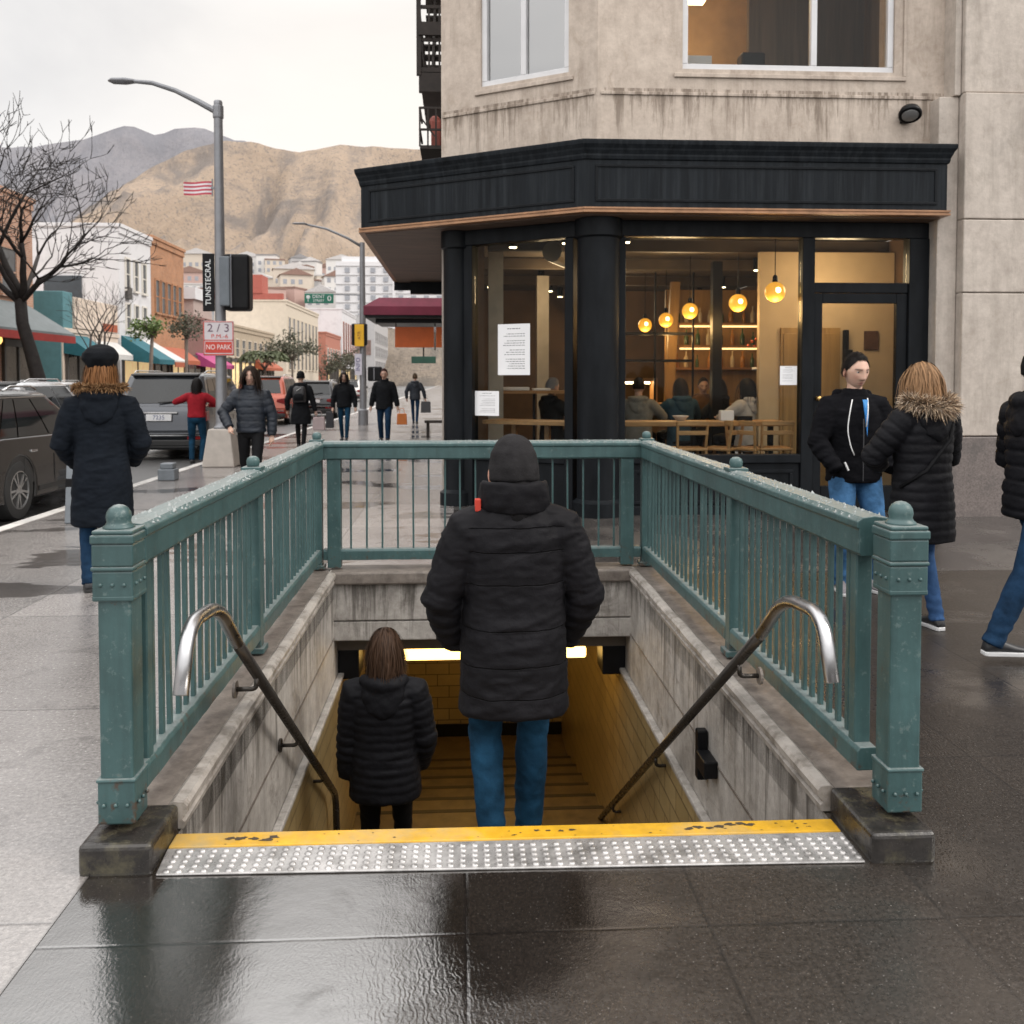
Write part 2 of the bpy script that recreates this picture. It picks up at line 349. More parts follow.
# ------------------------------------------------------------------ camera, world, sun
H_CAM = 1.6
cam_d = bpy.data.cameras.new('Camera'); cam = bpy.data.objects.new('Camera', cam_d); COL.objects.link(cam); sc.camera = cam
cam_d.sensor_width = 36; cam_d.lens = 36*900/1024; cam_d.shift_y = -.1002
cam.location = (0, 0, H_CAM); cam.rotation_euler = (R(88), 0, R(-3.18)); cam_d.clip_start = .05; cam_d.clip_end = 6000
cam_d.dof.use_dof = True; cam_d.dof.focus_distance = 4.2; cam_d.dof.aperture_fstop = 5.0
F_, TH, PT, SH = 900., R(3.18), R(2), -102.6
def ray(px, py):
    xc = (px-512)/F_; yc = -(py-512-SH)/F_
    f = math.cos(PT)+yc*math.sin(PT); z = -math.sin(PT)+yc*math.cos(PT)
    return V((xc*math.cos(TH)+f*math.sin(TH), f*math.cos(TH)-xc*math.sin(TH), z))
def atY(px, py, Y): r = ray(px, py); return V((0,0,H_CAM)) + r*(Y/r.y)
def atX(px, py, X): r = ray(px, py); return V((0,0,H_CAM)) + r*(X/r.x)
w = bpy.data.worlds.new('World'); sc.world = w; w.use_nodes = True
nt = w.node_tree; bg = nt.nodes['Background']; out = nt.nodes['World Output']
SUN_EL, SUN_AZ = R(40), R(105)      # azimuth clockwise from +Y
sky = nt.nodes.new('ShaderNodeTexSky'); sky.sky_type = 'NISHITA'; sky.sun_disc = False; sky.sun_elevation = SUN_EL; sky.sun_rotation = SUN_AZ
nt.links.new(sky.outputs[0], bg.inputs[0]); bg.inputs[1].default_value = .09
bg2 = nt.nodes.new('ShaderNodeBackground'); bg2.inputs[1].default_value = .95
tc = nt.nodes.new('ShaderNodeTexCoord'); mp = nt.nodes.new('ShaderNodeMapping'); mp.inputs['Scale'].default_value = (1,1,2.6); nt.links.new(tc.outputs['Generated'], mp.inputs[0])
cl = ramp(nt, noise_(nt, mp.outputs[0], 1.9, 7, .55, .3), [(.30, (.80,.79,.795)), (.50, (.97,.95,.935)), (.66, (1.06,1.035,1.01))])
nt.links.new(cl, bg2.inputs[0])
# an overcast sky is brightest overhead; glow added behind the camera lights the facade
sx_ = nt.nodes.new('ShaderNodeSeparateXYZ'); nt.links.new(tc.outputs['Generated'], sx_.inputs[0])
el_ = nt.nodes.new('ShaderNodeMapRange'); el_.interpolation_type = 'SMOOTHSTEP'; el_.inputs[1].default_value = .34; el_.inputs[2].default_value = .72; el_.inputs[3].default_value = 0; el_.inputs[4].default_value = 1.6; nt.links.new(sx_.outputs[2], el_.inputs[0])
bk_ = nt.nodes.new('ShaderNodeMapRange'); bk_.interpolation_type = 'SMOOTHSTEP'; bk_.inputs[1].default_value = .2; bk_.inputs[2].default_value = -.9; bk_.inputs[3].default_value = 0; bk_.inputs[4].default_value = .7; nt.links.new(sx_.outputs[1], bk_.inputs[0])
# the cloud is thinnest and warmest low over the hills to the right of the street
gd_ = ray(385, 150).normalized(); dp_ = nt.nodes.new('ShaderNodeVectorMath'); dp_.operation = 'DOT_PRODUCT'; nt.links.new(tc.outputs['Generated'], dp_.inputs[0]); dp_.inputs[1].default_value = gd_
gl_ = mth(nt, 'POWER', mth(nt, 'MAXIMUM', dp_.outputs['Value'], 0.0), 45.0)
nt.links.new(mixc(nt, mth(nt, 'MULTIPLY', gl_, .7), cl, (1.22, 1.13, 1.02)), bg2.inputs[0])
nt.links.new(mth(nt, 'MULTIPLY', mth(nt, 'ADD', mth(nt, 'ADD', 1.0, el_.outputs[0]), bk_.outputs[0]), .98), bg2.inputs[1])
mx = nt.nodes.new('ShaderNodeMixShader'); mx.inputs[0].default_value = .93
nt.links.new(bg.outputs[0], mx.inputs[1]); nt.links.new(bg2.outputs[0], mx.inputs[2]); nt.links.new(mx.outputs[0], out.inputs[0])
sl = bpy.data.lights.new('sun', 'SUN'); sl.energy = 1.5; sl.angle = R(18); sl.color = (1,.93,.84)
so = bpy.data.objects.new('sun', sl); COL.objects.link(so); so.location = (30, 20, 40)
sd = V((math.sin(SUN_AZ)*math.cos(SUN_EL), math.cos(SUN_AZ)*math.cos(SUN_EL), math.sin(SUN_EL)))
so.rotation_euler = sd.to_track_quat('Z', 'Y').to_euler()
sc.view_settings.view_transform = 'Standard'; sc.view_settings.look = 'None'; sc.view_settings.exposure = 0; sc.view_settings.gamma = 1
sc.cycles.max_bounces = 8; sc.cycles.diffuse_bounces = 3; sc.cycles.glossy_bounces = 4; sc.cycles.transparent_max_bounces = 24
sc.cycles.use_denoising = True; sc.cycles.sample_clamp_indirect = 4; sc.cycles.caustics_reflective = False; sc.cycles.caustics_refractive = False
# ------------------------------------------------------------------ ground sheets
SX0, SX1, SY0, SY1 = -1.0, 1.33, 3.135, 7.0          # the stair opening
def sheet(name, x0, x1, y0, y1, z, mat, thick=None, hole=None):
    mb = MB(); rects = [(x0, x1, y0, y1)]
    if hole:
        hx0, hx1, hy0, hy1 = hole
        rects = [(x0, x1, y0, hy0), (x0, x1, hy1, y1), (x0, hx0, hy0, hy1), (hx1, x1, hy0, hy1)]
        rects = [r for r in rects if r[1]-r[0] > 1e-4 and r[3]-r[2] > 1e-4]
    for a, b_, c, d in rects:
        if thick: mb.box(a, b_, c, d, z-thick, z)
        else: mb.quad((a,c,z), (b_,c,z), (b_,d,z), (a,d,z))
    o = mb.build(name, mat, fixn=False); o['kind'] = 'structure'; return o
GROUND = M('earth_and_paving', (.16,.145,.13), .8, var=.3, vs=.05)
sheet('ground', -2500, 2500, -60, 3500, -.16, GROUND, hole=(-1.3, 1.65, 3.1, 12.2))
sheet('road', -15.2, -4.95, -40, 330, -.125, ASPH)
KERB_X = -4.95
sheet('pavement', -4.80, -1.2, -12, 7.2, 0, WALK, .12)
sheet('slate_pavement', -1.197, 14, -12, 7.2, 0, SLATE, .12, hole=(SX0, SX1, SY0, 7.21))
SLATE2 = wet_ground('wet_slate_plaza', (.045,.04,.037), (.085,.077,.072), .9, 1.1, .01, 2.54, wet=(.1,.34), wetscale=.9, chisel=.5, puddle=(.42,.60), dark=.4)
sheet('cafe_pavement', -.1, 14, 7.203, 12.2, 0, SLATE2, .12)
sheet('far_pavement', -4.80, -.103, 7.203, 260, 0, WALK, .12)
sheet('opposite_pavement', -20.2, -15.2, -12, 260, -.01, WALK, .12)
kerbm = M('pale_kerb_paint', (.62,.60,.57), .45, var=.2, vs=3, dirt=(.3,.28,.26), dirts=2)
sheet('kerb', -4.95, -4.803, -12, 260, .004, kerbm, .13)
LINE = M('white_road_paint', (.75,.75,.73), .5, var=.12, vs=3, dirt=(.2,.2,.2), dirts=4)
for i, (xx, w_) in enumerate(((-7.35,.1), (-10.1,.12), (-12.85,.1))):
    mb = MB()
    if i == 1:
        for k in range(40): mb.quad((xx,4+k*7,-.121), (xx+w_,4+k*7,-.121), (xx+w_,7+k*7,-.121), (xx,7+k*7,-.121))
    else:
        for k in range(34): mb.quad((xx-.9,3.2+k*6.2,-.121), (xx+.1,3.2+k*6.2,-.121), (xx+.1,3.32+k*6.2,-.121), (xx-.9,3.32+k*6.2,-.121))
    o = mb.build('road_marking', LINE, fixn=False); o['kind'] = 'structure'
# ------------------------------------------------------------------ stair entrance
st = thing('stair_entrance', 'concrete underground stair entrance with worn coping, ochre tiled lower walls and steps going down', 'stairwell', (.165, 3.16, 0))
def P(name, mb, mat, parent=None, **k): return mb.build(name, mat, parent or st, world=True, **k)
YB = 11.6; ZB = -4.0
for s, xi in ((-1, SX0), (1, SX1)):
    mb = MB(); xo = xi + s*.24
    mb.box(xi, xo, SY0, YB, -.80, .015 if False else -.002)
    P('side_wall', mb, CONC)
    mb = MB(); mb.box(xi - s*.035, xo, SY0, YB, ZB, -.803); P('tiled_wall', mb, TILE, bevel=.006)
    mb = MB(); mb.box(xi - s*.05, xi - s*.001, SY0+.01, 7.3, -.80, -.765); P('wall_ledge', mb, CONC, bevel=.008)
    mb = MB(); mb.box(xi - s*.006, xi+s*.01, SY0+.02, 7.0, -.432, -.42); P('wall_joint', mb, CURBC)
    # coping with rounded lip
    xa = xi - s*.035; xb = xi + s*.27
    ys = [3.195] + [3.24 + (7.2-3.24)*k/40 for k in range(1, 40)] + [7.2]
    def run(poly, jit):
        mb = MB(); vs = []; n = len(poly)
        for y in ys:
            for (x, z) in poly:
                j = mnoise.noise(V((x*7, y*3.1, z*9)))*.003 + mnoise.noise(V((x*30+9, y*9, z*30)))*.0012
                vs.append((x + (j if jit else 0)*s_lip, y, z + (j if z > .05 else 0)))
        fs = [tuple(range(n-1,-1,-1)), tuple(range((len(ys)-1)*n, len(ys)*n))]
        for i in range(len(ys)-1):
            for j in range(n): fs.append((i*n+j, i*n+(j+1)%n, (i+1)*n+(j+1)%n, (i+1)*n+j))
        return mb.add(vs, fs)
    s_lip = 1
    mb = run([(xi+s*.040, -.02), (xi+s*.040, .092), (xi+s*.25, .097), (xi+s*.262, .085), (xi+s*.262, -.02)], False); P('coping', mb, CURBC, bevel=.005)
    mb = run([(xi-s*.012, .004), (xi-s*.016, .028), (xi-s*.006, .036), (xi-s*.006, .046), (xi-s*.022, .056), (xi-s*.024, .082), (xi-s*.012, .097), (xi+s*.024, .101), (xi+s*.0385, .092), (xi+s*.0385, .004)], True); P('coping_lip', mb, LIPC)
    # dark stone plinth at the front end
    x0, x1 = (-1.235, -1.0) if s < 0 else (1.345, 1.565)
    mb = MB(); mb.box(x0, x1, 2.905 if s < 0 else 2.84, 3.19, -.01, .10); P('plinth', mb, PLINTH, bevel=.018, seg=3)
mb = MB(); mb.box(SX0-.2, SX1+.2, 7.0, 7.2, -.29, -.002); mb.box(SX0-.2, SX1+.2, 7.006, 7.2, -.45, -.297); P('lintel_beam', mb, CONC, bevel=.01)
mb = MB(); mb.box(SX0-.034, SX1+.034, 6.955, 7.25, .0, .10); P('coping', mb, CURBC, bevel=.015)
# stairs
mb = MB(); n = 13
poly = [(SY0, ZB)]; y, z = SY0, 0.0
poly = [(SY0, -4.0), (SY0, -.03)]
y = SY0
for k in range(1, n+1):
    z = -.18*k
    poly.append((y+.012, -.18*(k-1) - (.03 if k == 1 else 0))); poly.append((y+.012, z)); y += .27
poly.append((8.1, -.18*n)); y = 8.1; zz = -.18*n
for k in range(6):
    zz -= .12; poly.append((y, zz)); y += .5; poly.append((y, zz))
poly.append((YB, zz)); poly.append((YB, -4.0))
seen = []
for p_ in poly:
    if not seen or (abs(p_[0]-seen[-1][0]) + abs(p_[1]-seen[-1][1])) > 1e-4: seen.append(p_)
mb.prism(seen, 'x', SX0, SX1); P('flight_of_steps', mb, STEPM)
NOS = M('dark_nosing', (.03,.022,.012), .6, var=.3)
for k in range(n): P('step_nosing', MB().box(SX0+.04, SX1-.04, SY0+.27*k+.015, SY0+.27*k+.06, -.18*(k)-.178 if k else -.178, -.18*k-.176), NOS)
for k in range(6): P('step_nosing', MB().box(SX0+.04, SX1-.04, 8.1+.5*(k)-.05, 8.1+.5*k+.004, -.18*n-.12*k-.03, -.18*n-.12*k+.004), NOS)
mb = MB(); mb.box(SX0-.2, SX1+.2, YB, YB+.2, ZB, -.2); P('end_wall', mb, TILE)
mb = MB(); mb.box(SX0+.036, SX1-.036, YB-.03, YB-.002, -3.08, -2.90); P('dark_wall_band', mb, BLACKM)
mb = MB(); mb.box(SX0-.2, SX1+.2, 7.203, YB, -.58, -.46); P('passage_ceiling', mb, M('dim_ceiling', (.12,.10,.08), .8))
for x0, x1 in ((SX0+.002, SX0+.17), (SX1-.19, SX1-.002)):
    mb = MB(); mb.box(x0, x1, 7.21, 7.5, -.82, -.582); P('ceiling_bracket', mb, BLACKM, bevel=.01)
lt = thing('strip_light', 'lit fluorescent strip light under the beam at the bottom of the stairs', 'ceiling light', (.2, 7.7, -.6))
mb = MB(); mb.box(-.76, 1.12, 7.60, 7.9, -.70, -.584); mb.build('housing', M('beige_enamel', (.45,.38,.28), .5), lt, world=True, bevel=.01)
mb = MB(); mb.box(-.70, 1.06, 7.59, 7.86, -.80, -.703); mb.build('diffuser', M('lit_diffuser', (1,.9,.7), .5, emit=6, ecol=(1,.60,.16)), lt, world=True, bevel=.02)
for y_ in (9.2, 10.6):
    l2 = thing('strip_light', 'lit strip light deeper in the tiled passage, ' + ('nearer of the two' if y_ < 10 else 'farther of the two'), 'ceiling light', (.165, y_, -.6))
    mb = MB(); mb.box(-.5, .85, y_-.1, y_+.1, -.66, -.584); mb.build('diffuser', bpy.data.materials['lit_diffuser'], l2, world=True)
# tactile strip
tp = thing('tactile_strip', 'steel strip of raised studs with a worn yellow edge at the top of the stairs', 'tactile paving', (.165, 3.0, 0))
mb = MB(); mb.add([(-.985,2.895,.001),(1.325,2.845,.001),(1.329,3.038,.001),(-.998,3.053,.001),(-.985,2.895,.008),(1.325,2.845,.008),(1.329,3.038,.008),(-.998,3.053,.008)],
   [(0,3,2,1),(4,5,6,7),(0,1,5,4),(1,2,6,5),(2,3,7,6),(3,0,4,7)])
mb.build('plate', STEELW, tp, world=True, bevel=.003)
mb = MB()
for i in range(5):
    for j in range(58):
        x = -.955 + j*.0398 + random.uniform(-.001,.001); y = 2.908 + i*.031 - (x+.985)*.016
        mb.lathe([(.0125,.007),(.011,.0115),(.0075,.0135)], (x, y, 0), 8)
o = mb.build('stud', STEELW, tp, world=True); o['kind'] = 'stuff'; autosmooth(o, 50)
mb = MB(); mb.add([(SX0+.001,3.057,-.02),(SX1-.001,3.042,-.02),(SX1-.001,3.130,-.02),(SX0+.001,3.152,-.02),(SX0+.001,3.057,.010),(SX1-.001,3.042,.010),(SX1-.001,3.130,.010),(SX0+.001,3.152,.010)], [(0,3,2,1),(4,5,6,7),(0,1,5,4),(1,2,6,5),(2,3,7,6),(3,0,4,7)]); mb.build('yellow_edge', YELLOW, tp, world=True, bevel=.006)
mb = MB()
def blot(cx, cy, r, z, squash=.5):
    k = 11; pts = []
    for i in range(k):
        t = 2*math.pi*i/k; rr = r*random.uniform(.45, 1.1); pts.append((cx + rr*math.cos(t), cy + rr*squash*math.sin(t), z))
    mb.add(pts, [tuple(range(k))])
for cx in (-.80, -.765, -.72, -.68, -.655): blot(cx, 3.098+random.uniform(-.012,.012), .026, .0112)
for cx in (.26, .30, .345, .385): blot(cx, 3.098+random.uniform(-.012,.012), .015, .0112)
for cx in (.80, .835, .87, .91, .95, .985, 1.02): blot(cx, 3.098+random.uniform(-.015,.015), .024, .0112)
for i in range(30): blot(random.uniform(-.95,1.28), random.uniform(3.06,3.12), random.uniform(.003,.009), .0112)
mb.build('scuff_mark', M('black_scuff', (.05,.035,.02), .7), tp, world=True, fixn=False, kind='stuff')
# ------------------------------------------------------------------ railing
rl = thing('stair_railing', 'weathered teal iron railing with ball topped posts around the stair opening', 'railing', (.165, 3.05, 0))
XL, XR, YF, YM, YK = -1.135, 1.47, 3.065, 4.95, 7.1
def front_post(x):
    mb = MB(); h = .054; YF = 3.065 if x < 0 else 3.0
    mb.box(x-h, x+h, YF-h, YF+h, .118, 1.0)
    p = mb.build('front_post', TEAL, rl, world=True, bevel=.008)
    mb = MB()
    for z0, z1, e in ((.118,.27,.007), (.258,.272,.011)): mb.box(x-h-e, x+h+e, YF-h-e, YF+h+e, z0, z1)
    mb.build('base_band', TEAL, p, world=True, bevel=.006); mb = MB()
    for z0, z1, e in ((.875,.965,.012), (.865,.885,.013), (.965,.98,.016), (.98,1.055,.013), (1.055,1.085,.017), (1.085,1.10,.012)):
        mb.box(x-h-e, x+h+e, YF-h-e, YF+h+e, z0, z1)
    mb.build('post_collar', TEAL, p, world=True, bevel=.006)
    mb = MB(); q = h+.013
    for z in (.185, .92):
        for k in (-.038, .0, .038):
            mb.ball((x+k, YF-q, z), .0068, 8); mb.ball((x+k, YF+q, z), .0068, 8)
            for s in (-1, 1): mb.ball((x+s*q, YF+k, z), .0068, 8)
    mb.build('rivet', TEAL, p, world=True, smooth=True, kind='stuff')
    mb = MB(); mb.lathe([(.052,1.098),(.05,1.106),(.042,1.112),(.038,1.121),(.041,1.136),(.0385,1.152),(.030,1.166),(.017,1.175),(.004,1.178)], (x, YF, 0), 20)
    mb.build('ball_finial', TEAL, p, world=True, smooth=True)
front_post(XL-.012); front_post(XR+.035)
def small_post(x, y, name='mid_post', w_=.041, zt=1.10):
    mb = MB(); mb.box(x-w_, x+w_, y-w_, y+w_, .115, zt); p = mb.build(name, TEAL, rl, world=True, bevel=.006)
    mb = MB(); mb.box(x-w_-.012, x+w_+.012, y-w_-.012, y+w_+.012, zt, zt+.02); mb.build('cap_plate', TEAL, p, world=True, bevel=.005); mb = MB(); mb.box(x-w_-.02, x+w_+.02, y-w_-.02, y+w_+.02, .105, .135)
    mb.build('foot_plate', TEAL, p, world=True, bevel=.005)
    mb = MB(); mb.lathe([(.03,zt+.018),(.034,zt+.03),(.036,zt+.05),(.03,zt+.066),(.016,zt+.075),(.003,zt+.077)], (x, y, 0), 16)
    mb.build('ball_finial', TEAL, p, world=True, smooth=True)
small_post(XL, YM); small_post(XR, YM-.2); small_post(XL, YK, 'corner_post'); small_post(XR, YK, 'corner_post')
def rail_run(a, b, name):
    """one rail between two points: cap, moulded side"""
    a, b = V(a), V(b); d = (b-a).normalized(); s = V((-d.y, d.x, 0))
    prof = [(-.058,.0),(-.058,.085),(-.066,.09),(-.066,.112),(-.045,.128),(0,.134),(.045,.128),(.066,.112),(.066,.09),(.058,.085),(.058,.0),(.05,-.012),(-.05,-.012)] if name == 'top_rail' else \
           [(-.042,0),(-.042,.07),(-.03,.085),(.03,.085),(.042,.07),(.042,0)]
    mb = MB(); k = len(prof); N = 24; vs = []
    for i in range(N+1):
        p = a.lerp(b, i/N)
        for (u, z) in prof:
            j = mnoise.noise(V((p.x*9, p.y*9, u*30)))*.0022
            vs.append(p + s*(u+j) + V((0,0,z + j)))
    fs = [tuple(range(k-1,-1,-1)), tuple(range(N*k, (N+1)*k))]
    for i in range(N):
        for j in range(k): fs.append((i*k+j, i*k+(j+1)%k, (i+1)*k+(j+1)%k, (i+1)*k+j))
    mb.add(vs, fs); mb.build(name, TEAL, rl, world=True, bevel=.004)
def balusters(a, b, n, w_, dp):
    a, b = V(a), V(b); d = (b-a).normalized(); s = V((-d.y, d.x, 0))
    base = None
    for i in range(n):
        p = a.lerp(b, (i+.5)/n)
        if base is None:
            mb = MB(); mb.obox(-d*w_/2 - s*dp/2 + V((0,0,.245)), d*w_, s*dp, V((0,0,.735)))
            base = mb.build('baluster', TEAL, rl, bevel=.003); base.location = p - rl.location; o = base
        else:
            o = base.copy(); COL.objects.link(o); o.location = p - rl.location
            o.rotation_euler = (random.gauss(0,.003), random.gauss(0,.003), 0)
ZT, ZBm = .975, .175
for x in (XL, XR):
    ym = YM if x < 0 else YM-.2
    rail_run((x, YF+.05, ZT), (x, YK-.05, ZT), 'top_rail')
    rail_run((x, YF+.08, ZBm), (x, ym-.041, ZBm), 'bottom_rail'); rail_run((x, ym+.041, ZBm), (x, YK-.05, ZBm), 'bottom_rail')
    mb = MB(); mb.box(x-.03, x+.03, YF+.13, YF+.185, .25, .975); mb.build('flat_post', TEAL, rl, world=True, bevel=.005)
    balusters((x, YF+.21, 0), (x, ym-.06, 0), 16, .030, .017)
    balusters((x, ym+.06, 0), (x, YK-.06, 0), 19, .028, .017)
rail_run((XL+.05, YK, ZT), (XR-.05, YK, ZT), 'top_rail'); rail_run((XL+.05, YK, ZBm), (XR-.05, YK, ZBm), 'bottom_rail')
for x in (XL+.135, XR-.16):
    mb = MB(); mb.box(x-.052, x+.052, YK-.046, YK+.046, .115, .965); mb.build('flat_post', TEAL, rl, world=True, bevel=.005)
balusters((XL+.2, YK, 0), (XR-.2, YK, 0), 18, .014, .02)
# wet flakes and beads along the top rails
mb = MB()
def beads(a, b, n, wd):
    a, b = V(a), V(b); d = (b-a).normalized(); s = V((-d.y, d.x, 0))
    for i in range(n):
        p = a.lerp(b, random.random()); u = random.triangular(-wd, wd, 0) if random.random() < .4 else random.choice((-1,1))*random.uniform(.6,1)*wd
        r = random.uniform(.002,.0055)*random.choice((1,1,1,1.5)); zc = ZT + .134 - (abs(u)/.066)**3*.02
        k = 6; pts = []
        for i2 in range(k):
            t = 2*math.pi*i2/k; rr = r*random.uniform(.6, 1.5); pts.append(p + d*rr*math.cos(t) + s*(u + rr*math.sin(t)) + V((0,0,zc-p.z-.003)))
        top = p + s*u + V((0,0,zc-p.z+r*random.uniform(.5,1.4)))
        mb.add(pts + [top], [(i2, (i2+1)%k, k) for i2 in range(k)])
for x in (XL, XR): beads((x, YF+.12, 0), (x, YK-.06, 0), 620, .062)
beads((XL+.08, YK, 0), (XR-.08, YK, 0), 300, .062)
o = mb.build('water_bead', M('water_beads', (.26,.28,.275), .2, var=.4, vs=40), rl, world=True, smooth=True, fixn=False); o['kind'] = 'stuff'
# ------------------------------------------------------------------ handrails
def bez(pts, n=8):
    """round the corners of a polyline"""
    out = [V(pts[0])]
    for i in range(1, len(pts)-1):
        a, b, c = V(pts[i-1]), V(pts[i]), V(pts[i+1]); r = min(.13, (a-b).length*.45, (c-b).length*.45)
        p0 = b + (a-b).normalized()*r; p2 = b + (c-b).normalized()*r
        for k in range(n+1):
            t = k/n; out.append(p0*(1-t)**2 + b*2*t*(1-t) + p2*t*t)
    out.append(V(pts[-1])); return out
DARKST = M('dark_worn_steel', (.055,.048,.042), .25, .6, var=.2, vs=5, rv=.08)
for s, xi, lab in ((-1, SX0, 'bent steel handrail fixed to the left wall of the stairs beside the woman'), (1, SX1, 'bent steel handrail fixed to the right wall of the stairs with a black bracket')):
    x = xi - s*.10; hr = thing('handrail', lab, 'handrail', (x, 3.2, 0), group=None)
    y1, z1 = (7.9, -2.36) if s > 0 else (6.35, -1.36)
    pts = [(x, 2.90, .585), (x, 2.99, .79), (x, 3.33, .765), (x, y1, z1)]
    if s < 0: pts += [(x, y1+.06, z1-.55)]
    pp = bez(pts); k = max(i for i, p_ in enumerate(pp) if p_.y < 3.55)
    pp.insert(k+1, V((x, 3.62, .74-(.30)*.667)))
    mb = MB(); mb.tube(pp[:k+2], .025, 14); mb.build('upper_tube', STEEL, hr, world=True, smooth=True)
    mb = MB(); mb.tube(pp[k+1:], .024, 14); mb.build('lower_tube', DARKST, hr, world=True, smooth=True)
    for yb in ((3.9, 5.6, 7.2) if s > 0 else (3.95, 4.9, 5.8)):
        zb = .74 - (yb-3.32)*.675
        mb = MB(); mb.tube(bez([(x, yb, zb-.02), (x, yb, zb-.075), (xi+s*.004, yb, zb-.075)], 5), .011, 8)
        b_ = mb.build('bracket', DARKST, hr, world=True, smooth=True)
        mb = MB(); c = V((xi-s*.002, yb, zb-.075)); mb.tube([c, c - V((s*.012,0,0))], .038, 14); mb.build('wall_plate', CURBC if yb < 4.5 else DARKST, b_, world=True)
    if s > 0:
        mb = MB(); mb.box(xi-.075, xi-.003, 4.55, 4.72, -.49, -.40); mb.box(xi-.06, xi-.003, 4.74, 4.80, -.58, -.31)
        mb.build('cable_box', BLACKM, hr, world=True, bevel=.008)
# ------------------------------------------------------------------ cafe building
def sweep(mb, path, prof, mi=0):
    """closed profile (outward offset, z) swept along a plan polyline with mitred corners (outward = right of travel)"""
    k = len(prof); vs = []; N = len(path); pts = [V((p[0], p[1], 0)) for p in path]
    for i in range(N):
        d0 = (pts[i]-pts[i-1]).normalized() if i else None; d1 = (pts[i+1]-pts[i]).normalized() if i < N-1 else None
        n0 = V((d0.y, -d0.x, 0)) if d0 else None; n1 = V((d1.y, -d1.x, 0)) if d1 else None
        if n0 and n1: m = (n0+n1).normalized(); m = m / max(.2, m.dot(n0))
        else: m = n0 or n1
        for o, z in prof: vs.append(pts[i] + m*o + V((0,0,z)))
    fs = [tuple(range(k)), tuple(range((N-1)*k, N*k))]
    for i in range(N-1):
        for j in range(k): fs.append((i*k+j, i*k+(j+1)%k, (i+1)*k+(j+1)%k, (i+1)*k+j))
    return mb.add(vs, fs, mi)
U = V((-.8576, .5146, 0)); UN = V((-.5146, -.8576, 0))       # along and outward of the chamfered side
def facet(px, o=0.0, base=(1.56, 10.4)):
    """point of the chamfered plane seen along column px (plan)"""
    r = ray(px, 378); q = r.x/r.y; bx, by = base[0]+UN.x*o, base[1]+UN.y*o
    t = (bx - q*by)/(.8576 + .5146*q); return V((bx+U.x*t, by+U.y*t, 0)), t
FY = 10.4
cb = thing('cafe_building', 'weathered grey concrete corner building with a black cafe shopfront', 'building', (3, 12, 0))
def Q(name, mb, mat, parent=None, **k): return mb.build(name, mat, parent or cb, world=True, **k)
tU2 = facet(442)[1]; U1 = V((1.56, FY, 0)); U2 = U1 + U*tU2
ZT0, ZTOP = 3.45, 17.0
# front wall round the upper window
WX0, WX1, WZ0, WZ1 = 2.55, 5.06, 5.17, 7.1
mb = MB()
mb.box(U1.x, WX0, FY, FY+.4, ZT0, ZTOP); mb.box(WX1, 5.72, FY, FY+.4, ZT0, ZTOP)
mb.box(WX0, WX1, FY, FY+.4, ZT0, WZ0); mb.box(WX0, WX1, FY, FY+.4, WZ1, ZTOP)
Q('wall', mb, FACADE)
# chamfered wall round its window
t0, t1 = facet(568)[1], facet(481)[1]
def fbox(mb, ta, tb, o0, o1, z0, z1, base=U1): mb.obox(V(base)+U*ta+UN*o0+V((0,0,z0)), U*(tb-ta), UN*(o1-o0), V((0,0,z1-z0)))
mb = MB()
fbox(mb, .002, t0, -.4, 0, ZT0, ZTOP); fbox(mb, t1, tU2, -.4, 0, ZT0, ZTOP); fbox(mb, t0, t1, -.4, 0, ZT0, WZ0); fbox(mb, t0, t1, -.4, 0, WZ1, ZTOP)
Q('wall', mb, FACADE)
mb = MB(); mb.box(U2.x, U2.x+.4, U2.y+.01, 34, .0, ZTOP); mb.box(U2.x+.41, 9.5, 33.6, 34, 0, ZTOP); Q('wall', mb, FACADE2)
mb = MB(); mb.prism([(U1.x+.1, FY+.3), (9.4, FY+.3), (9.4, 33.7), (U2.x+.3, 33.7), (U2.x+.3, U2.y+.2)], 'z', ZTOP-.5, ZTOP-.1); Q('roof', mb, CONC)
# window ledges, panel line and reveals
mb = MB(); mb.box(1.60, 5.70, FY-.016, FY-.002, 4.86, 4.90); mb.box(WX0-.10, WX1+.14, FY-.022, FY-.004, 5.07, 5.12); mb.box(WX1+.10, WX1+.135, FY-.02, FY-.004, 5.121, 9); Q('ledge', mb, FACADE, bevel=.008)
mb = MB(); fbox(mb, .03, tU2-.02, .002, .017, 4.86, 4.90); fbox(mb, t0-.06, t1+.08, .003, .024, 5.07, 5.125); Q('ledge', mb, FACADE, bevel=.008)
mb = MB()
for z in (7.6, 10.8, 14.0): mb.box(1.6, 5.7, FY-.05, FY-.002, z, z+.14)
Q('string_course', mb, FACADE, bevel=.01)
# right pier: big blocks with joints
mb = MB(); zs = [.925, 2.58, 3.42, 4.86, 6.6, 8.3, 10.4, 12.5, 14.6, 17]
for i in range(len(zs)-1): mb.box(5.74, 9.6, 10.1 - (.03 if i < 3 else 0), 10.8, zs[i]+.006, zs[i+1]-.006)
mb.box(5.75, 9.59, 10.115, 10.79, .93, 16.9)
mb.box(5.50, 5.735, 10.2, 10.8, .93, 4.84); mb.box(5.66, 5.735, 10.16, 10.8, 4.845, 17)
Q('pier', mb, FACADE2, bevel=.012)
mb = MB(); mb.box(5.49, 9.62, 10.03, 10.8, -.01, .92); Q('granite_base', mb, GRANITE, bevel=.01)
